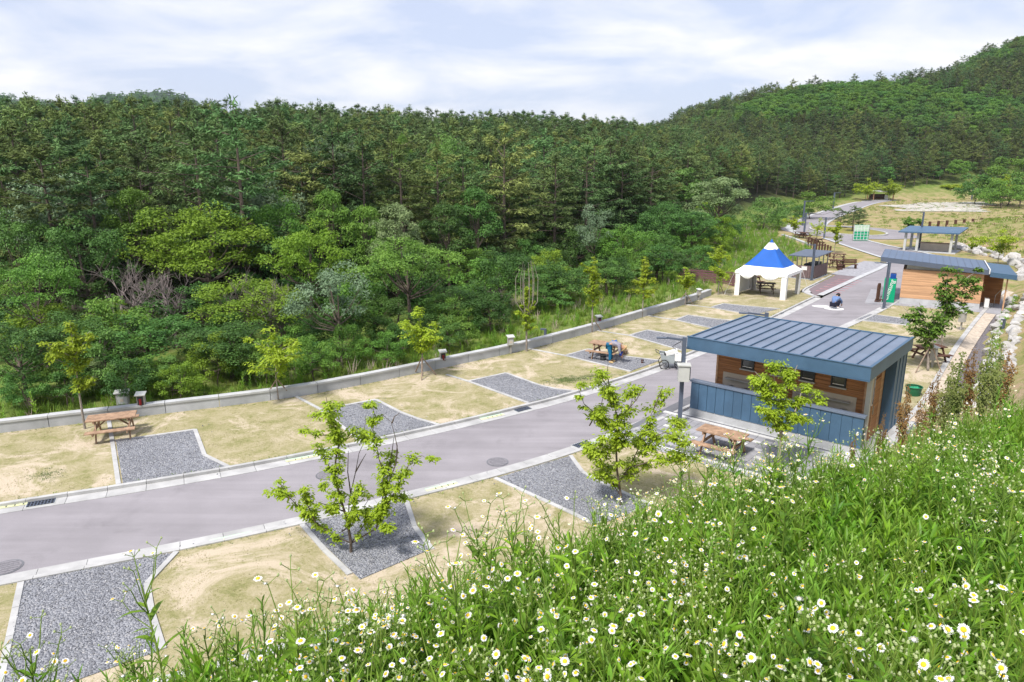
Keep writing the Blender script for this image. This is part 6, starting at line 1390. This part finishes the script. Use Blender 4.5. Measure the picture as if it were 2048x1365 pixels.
def fleabane(seed, H=.75, flowers=9, leaves=20, big=1.0):
    """returns stem, leaves, buds builders and the list of flower-head placements"""
    r_ = random.Random(seed); st, lf, bd = MB(), MB(), MB(); heads = []
    top = Vector((r_.uniform(-.09, .09), r_.uniform(-.09, .09), H)); mid = top * .5 + Vector((r_.uniform(-.02, .02), r_.uniform(-.02, .02), 0))
    st.tube([(0, 0, -.08), mid, top], [.0045, .0036, .0022], 5, cap=False)
    for k in range(leaves):
        t = .06 + .88 * k / leaves; p = Vector((0, 0, 0)).lerp(mid, t * 2) if t < .5 else mid.lerp(top, t * 2 - 1)
        a = k * 2.4 + r_.uniform(-.4, .4); l = (.165 * (1 - t) + .06) * r_.uniform(.8, 1.25) * big; blade(lf, p, Vector((math.cos(a), math.sin(a), r_.uniform(.45, 1.0))), l, l * r_.uniform(.15, .21), r_.uniform(.15, .5), seg=4)
    nb = r_.randint(6, 9)
    for k in range(nb):
        a = k * 2.4 + r_.uniform(-.3, .3); s = mid.lerp(top, r_.uniform(.45, .98)); l = r_.uniform(.07, .17); e = s + Vector((math.cos(a) * l * .55, math.sin(a) * l * .55, l))
        e.z = min(e.z, H + .07); st.tube([s, s.lerp(e, .5) + Vector((math.cos(a), math.sin(a), 0)) * l * .1, e], [.002, .0016, .0012], 4, cap=False)
        blade(lf, s, Vector((math.cos(a + .5), math.sin(a + .5), .6)), .06 * big, .012, .3)
        for j in range(3):
            a2 = a + j * 2.1 + r_.uniform(-.4, .4); q = e + Vector((math.cos(a2) * .022, math.sin(a2) * .022, r_.uniform(.005, .022))); st.tube([e, q], [.001, .0009], 4, cap=False)
            if len(heads) < flowers and r_.random() < .30: heads.append((q, (r_.gauss(0, .45), r_.gauss(0, .45), r_.uniform(0, 6)), r_.uniform(.65, 1.15)))
            else: bd.tube([q - Vector((0, 0, .003)), q, q + Vector((0, 0, .004))], [.0015, .0031, .0016], 6)
    return st, lf, bd, heads
def xform(v, loc, rot, s):
    Mx = Matrix.Translation(loc) @ Matrix.Rotation(rot[2], 4, 'Z') @ Matrix.Rotation(rot[1], 4, 'Y') @ Matrix.Rotation(rot[0], 4, 'X') @ Matrix.Scale(s, 4)
    return [tuple(Mx @ Vector(q)) for q in v]
PL = [fleabane(100 + k, H=h, flowers=fl, leaves=lv) for k, (h, fl, lv) in enumerate(((.76, 5, 24), (.68, 3, 26), (.80, 7, 24), (.62, 2, 26), (.72, 4, 28)))]
def plant_proto(pl):
    st, lf, bd, heads = pl; parts = [(st.v, st.f, 1), (lf.v, lf.f, 0), (bd.v, bd.f, 2)]
    for q, ro, s in heads: parts += [(xform(HEAD.v, q, ro, s), HEAD.f, 3), (xform(DISC.v, q, ro, s), DISC.f, 4)]
    return joined(*parts)
def shoot(seed, H=.6, leaves=34, l0=.13, mi=0, wide=.17):
    r_ = random.Random(seed); st, lf = MB(), MB(); top = Vector((r_.uniform(-.08, .08), r_.uniform(-.08, .08), H)); st.tube([(0, 0, -.06), top * .5, top], [.005, .004, .0015], 5, cap=False)
    for k in range(leaves):
        t = .05 + .95 * k / leaves; p = top * t; a = k * 2.4; l = l0 * (1.1 - .55 * t) * r_.uniform(.8, 1.2); blade(lf, p, Vector((math.cos(a), math.sin(a), .8 + 1.1 * t)), l, l * wide, r_.uniform(.1, .45), seg=4)
    return joined((st.v, st.f, 1), (lf.v, lf.f, mi))
def tuft(seed, n=26, H=.35, w=.008, lean=.5, mi=0, spread=.06):
    r_ = random.Random(seed); mb = MB()
    for k in range(n):
        a = r_.uniform(0, 6.28); h = H * r_.uniform(.5, 1.1); blade(mb, Vector((r_.uniform(-spread, spread), r_.uniform(-spread, spread), -.02)), Vector((math.cos(a) * lean * r_.uniform(.2, 1), math.sin(a) * lean * r_.uniform(.2, 1), 1)), h, w, r_.uniform(.1, .5))
    return mb.v, mb.f, mi
protos = [plant_proto(p) for p in PL] + [shoot(7, .62, 40, .15, 0, .16), shoot(8, .50, 32, .18, 5, .21), shoot(9, .70, 70, .085, 5, .10)] + [tuft(5, 30, .42, .007, .5, 5)]
# where plants stand: dense on the near bank, thinner and drier to the far right
def bank_points(n_try, y_max, seed):
    rs = np.random.RandomState(seed); out = []
    r = np.exp(rs.uniform(math.log(.75), math.log(y_max), n_try)); th = rs.uniform(-.80, .80, n_try); x, y = r * np.sin(th), r * np.cos(th)
    z, d, e = heights(x, y, True); ok = (e > .9) & (y > .45)
    return x[ok], y[ok], z[ok], e[ok], r[ok]
x, y, z, e, r = bank_points(26000, 46, 5)
keep = np.ones(len(x), bool); u_, v_, dp = [], [], []
up_, vp_, dp_ = pix(x, y, z + .5); keep &= (up_ > -90) & (up_ < 2140) & (vp_ < 1720) & (dp_ > .3)
right = sstep(15, 21, x); keep &= npr.rand(len(x)) > right * .93
low = sstep(4.6, 2.0, e) * sstep(9, 3, np.abs(x - 2)); keep &= npr.rand(len(x)) > .55 * sstep(4.5, 2.5, e)
x, y, z, e, r = [q[keep] for q in (x, y, z, e, r)]
n = len(x); kd = npr.choice(np.arange(5, 9), n, p=[.34, .24, .30, .12])
fl_ = vnoise(x, y, .9, 8) + .6 * vnoise(x, y, .35, 9) + npr.normal(size=n) * .5 > 1.25 + .35 * (x < .4)
kd = np.where(fl_ | (npr.rand(n) < .055), npr.choice(5, n), kd); far_ = r > 9
kd = np.where(far_ & (npr.rand(n) < .35), 8, kd)
sc_ = npr.uniform(.66, 1.0, n) * np.where((npr.rand(n) < .10) & (x > 3.2), 1.22, 1.0) * np.where(e < 6.4, .70, 1.0) * np.where((x < .9) & (r < 5), 1.06, np.where((x > 2.6) & (r > 5), .92, 1.0)) * (1 - .45 * sstep(15, 21, x))
order = np.argsort(r); ind = [i for i in order if kd[i] < 5 and vp_[keep][i] < 1500][:150]; ind2 = [i for i in order if 5 <= kd[i] < 8 and vp_[keep][i] < 1500][:110]; iset = set(ind) | set(ind2)
rest = np.array([i for i in range(n) if i not in iset])
rot_ = np.c_[npr.normal(size=n) * .10, npr.normal(size=n) * .10, npr.uniform(0, 6.28, n)]
scatter('meadow', 'dense green weeds with white fleabane flowers covering the near bank', 'meadow plants', protos, [LM['meadow'], M['stem'], M['bud'], M['petal'], M['disc'], LM['meadow_l']], np.c_[x, y, z][rest], rot_[rest], np.repeat(sc_[rest][:, None], 3, 1), kd[rest])
PMESH = [(st.mesh('stem', M['stem']), lf.mesh('leaves', LM['meadow']), bd.mesh('buds', M['bud']), hd) for st, lf, bd, hd in PL]
for i in ind:
    k = int(kd[i]); st, lf, bd, hd = PMESH[k]
    part_ = ('lower left corner', 'bottom left', 'bottom middle', 'bottom right', 'lower right corner')[min(4, max(0, int(pix(x[i], y[i], z[i] + .6)[0] // 410)))]
    t = thing('fleabane_plant', 'fleabane plant with white daisy flowers at the %s of the photo' % part_, 'flower plant', (x[i], y[i], z[i]), rot_[i][2], 'fleabane plants nearest the camera', float(sc_[i])); t.rotation_euler = tuple(rot_[i])
    for nm, m_ in (('stem', st), ('leaves', lf), ('buds', bd)): tag(link(bpy.data.objects.new(nm, m_), t), kind=None if nm == 'stem' else 'stuff')
    for q, ro, s in hd:
        h = link(bpy.data.objects.new('flower_head', HM[int(i) % 2]), t); h.location = q; h.rotation_euler = ro; h.scale = (s,) * 3
        link(bpy.data.objects.new('disc', DM), h)

SM = []
for k in range(5, 8):
    V_, F2, MI2 = protos[k]; parts_ = []
    for mi_, nm_, m_ in ((1, 'stem', M['stem']), (0, 'leaves', LM['meadow']), (5, 'leaves', LM['meadow_l'])):
        fs_ = [f for f, q in zip(F2, MI2) if q == mi_]
        if not fs_: continue
        used = sorted({i for f in fs_ for i in f}); mp_ = {i: j for j, i in enumerate(used)}; mb = MB(); mb.add([V_[i] for i in used], [tuple(mp_[i] for i in f) for f in fs_]); parts_.append((nm_, mb.mesh(nm_, m_)))
    SM.append(parts_)
for i in ind2:
    part_ = ('lower left corner', 'bottom left', 'bottom middle', 'bottom right', 'lower right corner')[min(4, max(0, int(pix(x[i], y[i], z[i] + .6)[0] // 410)))]
    t = thing('leafy_weed', '%s leafy weed without flowers at the %s of the photo' % (('tall', 'broad light green', 'slender')[int(kd[i]) - 5], part_), 'weed', (x[i], y[i], z[i]), 0, 'leafy weeds nearest the camera', float(sc_[i])); t.rotation_euler = tuple(rot_[i])
    for nm, m_ in SM[int(kd[i]) - 5]: tag(link(bpy.data.objects.new(nm, m_), t), kind=None if nm == 'stem' else 'stuff')

# brown and green dock spikes standing out of the weeds
def dock(seed, H=1.15, green=False):
    r_ = random.Random(seed); st, sd2 = MB(), MB(); st.tube([(0, 0, -.1), (.02, 0, H * .5), (0, .02, H)], [.008, .006, .002], 5)
    spikes = [((0, 0, H * .45), (0, .01, H * 1.02))] + [((0, 0, H * z_), (math.cos(a) * .07, math.sin(a) * .07, H * (z_ + .30))) for a, z_ in [(r_.uniform(0, 6), r_.uniform(.42, .66)) for _ in range(6)]]
    for a, b_ in spikes:
        a, b_ = Vector(a), Vector(b_); st.tube([a, b_], [.003, .0015], 4, cap=False)
        for _ in range(170):
            p = a.lerp(b_, r_.uniform(.1, 1)) + Vector((r_.gauss(0, .018), r_.gauss(0, .018), r_.uniform(-.01, .01))); s = r_.uniform(.006, .011)
            sd2.add([p + Vector((s, 0, 0)), p + Vector((-s * .5, s * .87, 0)), p + Vector((-s * .5, -s * .87, 0)), p + Vector((0, 0, s * 1.5))], [(0, 1, 3), (1, 2, 3), (2, 0, 3)])
    return st, sd2
DK = [(lambda a: (a[0].mesh('stem', M['wood_pole']), a[1].mesh('seeds', M['seed'])))(dock(3)), (lambda a: (a[0].mesh('stem', M['stem']), a[1].mesh('seeds', M['seed_g'])))(dock(4))]
for (u, v, Y_, k, s_, lab) in ((2005, 765, 7.0, 0, 1.0, 'tallest brown dock spike in the weeds at the right'), (1815, 800, 7.5, 0, .8, 'dark brown dry stalk standing in front of the blue fin wall'), (1930, 835, 6.2, 0, .7, 'brown dock spike beside the green dock clump'), (1905, 845, 6.0, 1, .9, 'green dock spike at the centre of the clump on the right'), (1885, 850, 6.4, 1, .8, 'green dock spike left in the clump on the right'), (1978, 850, 6.6, 1, .7, 'green dock spike under the tallest brown one'), (1708, 905, 8.0, 0, .5, 'short brown dock spike near the end of the blue screen'), (1860, 870, 6.6, 0, .6, 'thin brown dock stalk left of the green clump'), (2040, 930, 5.0, 1, .8, 'green dock spike cut by the right edge'), (1950, 900, 5.4, 1, .8, 'green dock spike low in front of the clump'), (1760, 880, 7.5, 0, .55, 'brown dock spike behind the weeds below the wash house'), (1848, 810, 8.2, 0, .7, 'reddish dry stalk right of the dark brown one')):
    p = at(u, v, Y_); z0 = hz(p.x, p.y); H_ = max(1.1, p.z - z0) * 1.12
    t = thing('dock_plant', lab, 'dock plant', (p.x, p.y, z0), rng.uniform(0, 6), 'dock spikes in the weeds', (s_ * 1.2, s_ * 1.2, H_ / 1.15)); link(bpy.data.objects.new('stem', DK[k][0]), t); link(bpy.data.objects.new('seeds', DK[k][1]), t)

# pale dry grass at the foot of the bank, mugwort, and weeds along the wall and on the slope
x, y, z, e, r = bank_points(16000, 40, 9); up_, vp_, dp_ = pix(x, y, z + .3)
k_ = (e < 5.5) & (e > .2) & (up_ > -60) & (up_ < 2100) & (vp_ < 1420) & (npr.rand(len(x)) < .5 + .3 * np.sin(x * .9) * np.sin(y * .7)) & (x < 17); x, y, z = x[k_], y[k_], z[k_]; n = len(x)
scatter('dry_grass', 'pale dry grass stalks at the foot of the near bank', 'dry grass', [tuft(11, 22, .62, .004, .6, 0, .09), tuft(12, 16, .8, .0035, .4, 1, .07)], [M['dry'], M['dry_pink']], np.c_[x, y, z], np.c_[np.zeros(n), np.zeros(n), npr.uniform(0, 6.28, n)], np.repeat(npr.uniform(.6, 1.15, n)[:, None], 3, 1), npr.choice(2, n))
vx, vy = npr.uniform(-34, 62, 60000), npr.uniform(14, 118, 60000); vz, vd, ve = heights(vx, vy, True); up_, vp_, dp_ = pix(vx, vy, vz + .3)
k_ = (vd > .55) & (vd < np.where(vx < 0, 4.2, np.where(vy < 52, 9.0, 16))) & (up_ > -40) & (up_ < 2080) & (npr.rand(len(vx)) < np.where(vx < 0, .9, .75)); vx, vy, vz = vx[k_], vy[k_], vz[k_]; n = len(vx)
vk = npr.choice(4, n, p=[.5, .22, .2, .08])
scatter('verge_weeds', 'tall grass and weeds along the outer side of the low wall and on the slope by the marquee', 'weeds', [tuft(21, 34, .5, .02, .6, 0, .16), shoot(22, .75, 26, .22, 2, .26), tuft(23, 28, .7, .018, .5, 2, .15), tuft(24, 20, .9, .012, .45, 3, .12)], [LM['grass'], M['stem'], LM['meadow_l'], M['dry_pink']], np.c_[vx, vy, vz], np.c_[np.zeros(n), np.zeros(n), npr.uniform(0, 6.28, n)], np.repeat(npr.uniform(.6, 1.3, n)[:, None], 3, 1), vk)
# short lawn blades so that the turf is not a painted sheet
lp = []
cand = np.c_[npr.uniform(-22, 36, 90000), npr.uniform(8, 62, 90000)]
dW, dKL = -sdist(cand[:, 0], cand[:, 1], np.vstack([WALL, LAWN_L_END[1:]])[::4]), sdist(cand[:, 0], cand[:, 1], KL_FULL[::3])
dKR, dDR = -sdist(cand[:, 0], cand[:, 1], KR[::4]), sdist(cand[:, 0], cand[:, 1], DR[::4])
inL = (dW > .06) & (dKL > .1); inR = (dKR > .1) & (dDR > .1)
q1, q2 = (cand - np.array((6.21, 24.07))) @ np.array((U1.x, U1.y)), (cand - np.array((6.21, 24.07))) @ np.array((V1.x, V1.y))
inR &= ~((q1 > -1.3) & (q1 < 6.7) & (q2 > -3.1) & (q2 < 5.7))
ok = (inL | inR) & (vnoise(cand[:, 0], cand[:, 1], 1.7, 4) + .5 * vnoise(cand[:, 0], cand[:, 1], .6, 6) + npr.normal(size=len(cand)) * .35 > -.1)
for o in [o for o in bpy.data.objects if o.name.startswith('gravel_bed')]:
    poly = [(o.parent.location + v_.co)[:2] for v_ in o.data.vertices]; ins = np.zeros(len(cand), bool)
    for i in range(len(poly)):
        (xa, ya), (xb, yb) = poly[i], poly[(i + 1) % len(poly)]; c_ = ((ya > cand[:, 1]) != (yb > cand[:, 1])) & (cand[:, 0] < (xb - xa) * (cand[:, 1] - ya) / (yb - ya + 1e-12) + xa); ins ^= c_
    ok &= ~ins
up_, vp_, dp_ = pix(cand[:, 0], cand[:, 1], 0); ok &= (up_ > -30) & (up_ < 2080) & (dp_ < 60); lp = cand[ok]; n = len(lp)
M['turf'] = leaf_mat('turf_blades', (.24, .24, .10), (.42, .37, .20), .2, .22, .6); M['clover'] = leaf_mat('clover_blades', (.06, .12, .025), (.12, .19, .05), .2, .15, 2)
scatter('turf', 'short dry turf blades on the camping lawns', 'turf', [tuft(31, 12, .06, .014, .9, 0, .09), tuft(32, 9, .075, .012, .8, 0, .11)], [M['turf']], np.c_[lp, np.zeros(n)], np.c_[np.zeros(n), np.zeros(n), npr.uniform(0, 6.28, n)], np.repeat(npr.uniform(.6, 1.2, n)[:, None], 3, 1), npr.choice(2, n))
cp = np.vstack([np.array(g(1165, 757)[:2]) + npr.normal(size=(420, 2)) @ np.array(((.85, .25), (.25, .35))), np.array(g(1130, 760)[:2]) + npr.normal(size=(150, 2)) * .3, np.array(g(92, 952)[:2]) + npr.normal(size=(60, 2)) * .25])
n = len(cp); scatter('clover_patch', 'dark green clover patches in the dry lawn', 'clover', [tuft(33, 16, .07, .022, 1.1, 0, .10)], [M['clover']], np.c_[cp, np.zeros(n)], np.c_[np.zeros(n), np.zeros(n), npr.uniform(0, 6.28, n)], np.repeat(npr.uniform(.6, 1.2, n)[:, None], 3, 1), np.zeros(n, int))
# tufts between the boulders
c = resample(offset(ROCK[i0:i1], -.6), step=.55); n = len(c); c = c + npr.normal(size=(n, 2)) * .12; bz = heights(c[:, 0], c[:, 1])
scatter('boulder_tufts', 'small yellow-green tufts growing between the white boulders', 'plants', [tuft(41, 46, .26, .03, .9, 0, .18)], [LM['meadow_l']], np.c_[c, bz + .05], np.c_[np.zeros(n), np.zeros(n), npr.uniform(0, 6.28, n)], np.repeat(npr.uniform(.6, 1.2, n)[:, None], 3, 1), np.zeros(n, int))
# dry pale stalks in front of the wash house end
dm_ = bare_mesh(33, 1.1, 1.0, 3); dm_.materials.clear(); dm_.materials.append(M['dry_pink'])
for (u, v, Y_, lab) in ((1775, 845, 12, 'pale dry weed stalks before the side door of the wash house'), (1808, 815, 12.5, 'pale dry weed stalks before the blue fin wall'), (1745, 865, 11.5, 'pale dry weed stalks at the end of the blue screen'), (1835, 800, 13, 'pale dry weed stalks beside the drain edge')):
    p = at(u, v, Y_); z0 = hz(p.x, p.y); t = thing('dry_weed', lab, 'dry weed', (p.x, p.y, z0), rng.uniform(0, 6), 'pale dry weed stalks', (.5, .5, max(.7, (p.z - z0) / 1.0))); link(bpy.data.objects.new('stalks', dm_), t)
# loose stones proud of the gravel beds
gp = []
for o in [o for o in bpy.data.objects if o.name.startswith('gravel_bed')]:
    poly = np.array([(o.parent.location + v_.co)[:2] for v_ in o.data.vertices]); lo, hi = poly.min(0), poly.max(0); q = npr.uniform(lo, hi, (2600, 2)); ins = np.zeros(len(q), bool)
    for i in range(len(poly)):
        (xa, ya), (xb, yb) = poly[i], poly[(i + 1) % len(poly)]; ins ^= ((ya > q[:, 1]) != (yb > q[:, 1])) & (q[:, 0] < (xb - xa) * (q[:, 1] - ya) / (yb - ya + 1e-12) + xa)
    gp.append(q[ins])
    st_ = poly[npr.randint(0, len(poly), 14)] + npr.normal(size=(14, 2)) * .35; gp.append(st_)
gp = np.vstack(gp); n = len(gp)
def pebble(seed):
    r_ = random.Random(seed); v = [(r_.uniform(.7, 1) * a, r_.uniform(.7, 1) * b_, r_.uniform(.5, .8) * c_) for a in (-1, 1) for b_ in (-1, 1) for c_ in (-1, 1)]
    return v, [(0, 1, 3, 2), (4, 6, 7, 5), (0, 4, 5, 1), (2, 3, 7, 6), (0, 2, 6, 4), (1, 5, 7, 3)], seed % 2
scatter('loose_gravel', 'loose grey stones lying on the gravel pitches', 'gravel', [pebble(2), pebble(3), pebble(5)], [mat('stone_grey', (.20, .205, .235), .85, .3, 9, rand=.35), mat('stone_pale', (.30, .305, .33), .85, .3, 9, rand=.3)], np.c_[gp, np.full(n, .018)], npr.uniform(0, 6.28, (n, 3)), np.repeat(npr.uniform(.008, .019, n)[:, None], 3, 1), npr.choice(3, n))
# green tufts creeping over kerbs, edgings and along the foot of the wall
ep = []
for line, off_, k_ in ((WALL, -.12, 420), (KL, .06, 200), (KR, -.06, 200), (DR, .08, 160)):
    c_ = offset(resample(line, step=.25), off_); u2 = np.array([pix(a, b_, 0)[0] for a, b_ in c_]); c_ = c_[(u2 > -40) & (u2 < 2080)]
    w_ = vnoise(c_[:, 0], c_[:, 1], .8, 7) + npr.normal(size=len(c_)) * .5; c_ = c_[np.argsort(-w_)[:k_]]; ep.append(c_ + npr.normal(size=c_.shape) * .05)
ep = np.vstack(ep); n = len(ep)
scatter('edge_tufts', 'small green tufts growing along kerbs and the foot of the low wall', 'grass', [tuft(51, 14, .10, .012, .9, 0, .06), tuft(52, 10, .07, .012, 1.0, 1, .07)], [LM['grass'], M['clover']], np.c_[ep, np.full(n, .005)], np.c_[np.zeros(n), np.zeros(n), npr.uniform(0, 6.28, n)], np.repeat(npr.uniform(.6, 1.3, n)[:, None], 3, 1), npr.choice(2, n))
# rough grass on the far clearing and behind the fence
fx, fy = npr.uniform(36, 190, 60000), npr.uniform(66, 215, 60000); fz, fd_, fe = heights(fx, fy, True); up_, vp_, dp_ = pix(fx, fy, fz + .3)
dl = np.abs(sdist(fx, fy, LANE[::4])); rl = np.hypot((fx - RCX) / 9.2, (fy - RCY) / 12.0)
dens_ = np.where(fe > 1.5, .75, .16) * (.35 + .65 * (vnoise(fx, fy, 6, 4) > -.1)); okf = (fd_ < 0) & (up_ > 1500) & (up_ < 2080) & (dl > 3.6) & (rl > 1) & (npr.rand(len(fx)) < dens_) & (sdist(fx, fy, np.array(RR)[-9:]) < -.8) & ((fe > -.2) | (fx > 50) | (fy > 112))
fx, fy, fz = fx[okf], fy[okf], fz[okf]; n = len(fx)
scatter('clearing_grass', 'rough grass and weeds on the far clearing and the slope behind the fence', 'grass', [tuft(61, 20, .45, .05, .8, 0, .35), tuft(62, 18, .4, .045, .8, 1, .35)], [LM['grass'], M['dry']], np.c_[fx, fy, fz], np.c_[np.zeros(n), np.zeros(n), npr.uniform(0, 6.28, n)], np.repeat(npr.uniform(.5, 1.2, n)[:, None], 3, 1), npr.choice(2, n, p=[.75, .25]))
# ---------------------------------------------------------------- thin summer haze over the whole valley
hb = MB().box(-1700, 900, -60, 1500, -30, 190)
hz_m = bpy.data.materials.new('haze'); hz_m.use_nodes = True; hn = hz_m.node_tree.nodes; hn.clear()
ho = hn.new('ShaderNodeOutputMaterial'); pv_ = hn.new('ShaderNodeVolumePrincipled'); pv_.inputs['Color'].default_value = (.78, .86, 1.0, 1); pv_.inputs['Density'].default_value = 0.00012; pv_.inputs['Anisotropy'].default_value = 0.2
hz_m.node_tree.links.new(pv_.outputs[0], ho.inputs['Volume'])
tag(hb.obj('haze', hz_m), 'thin bluish summer haze over the valley', 'haze', kind='stuff')
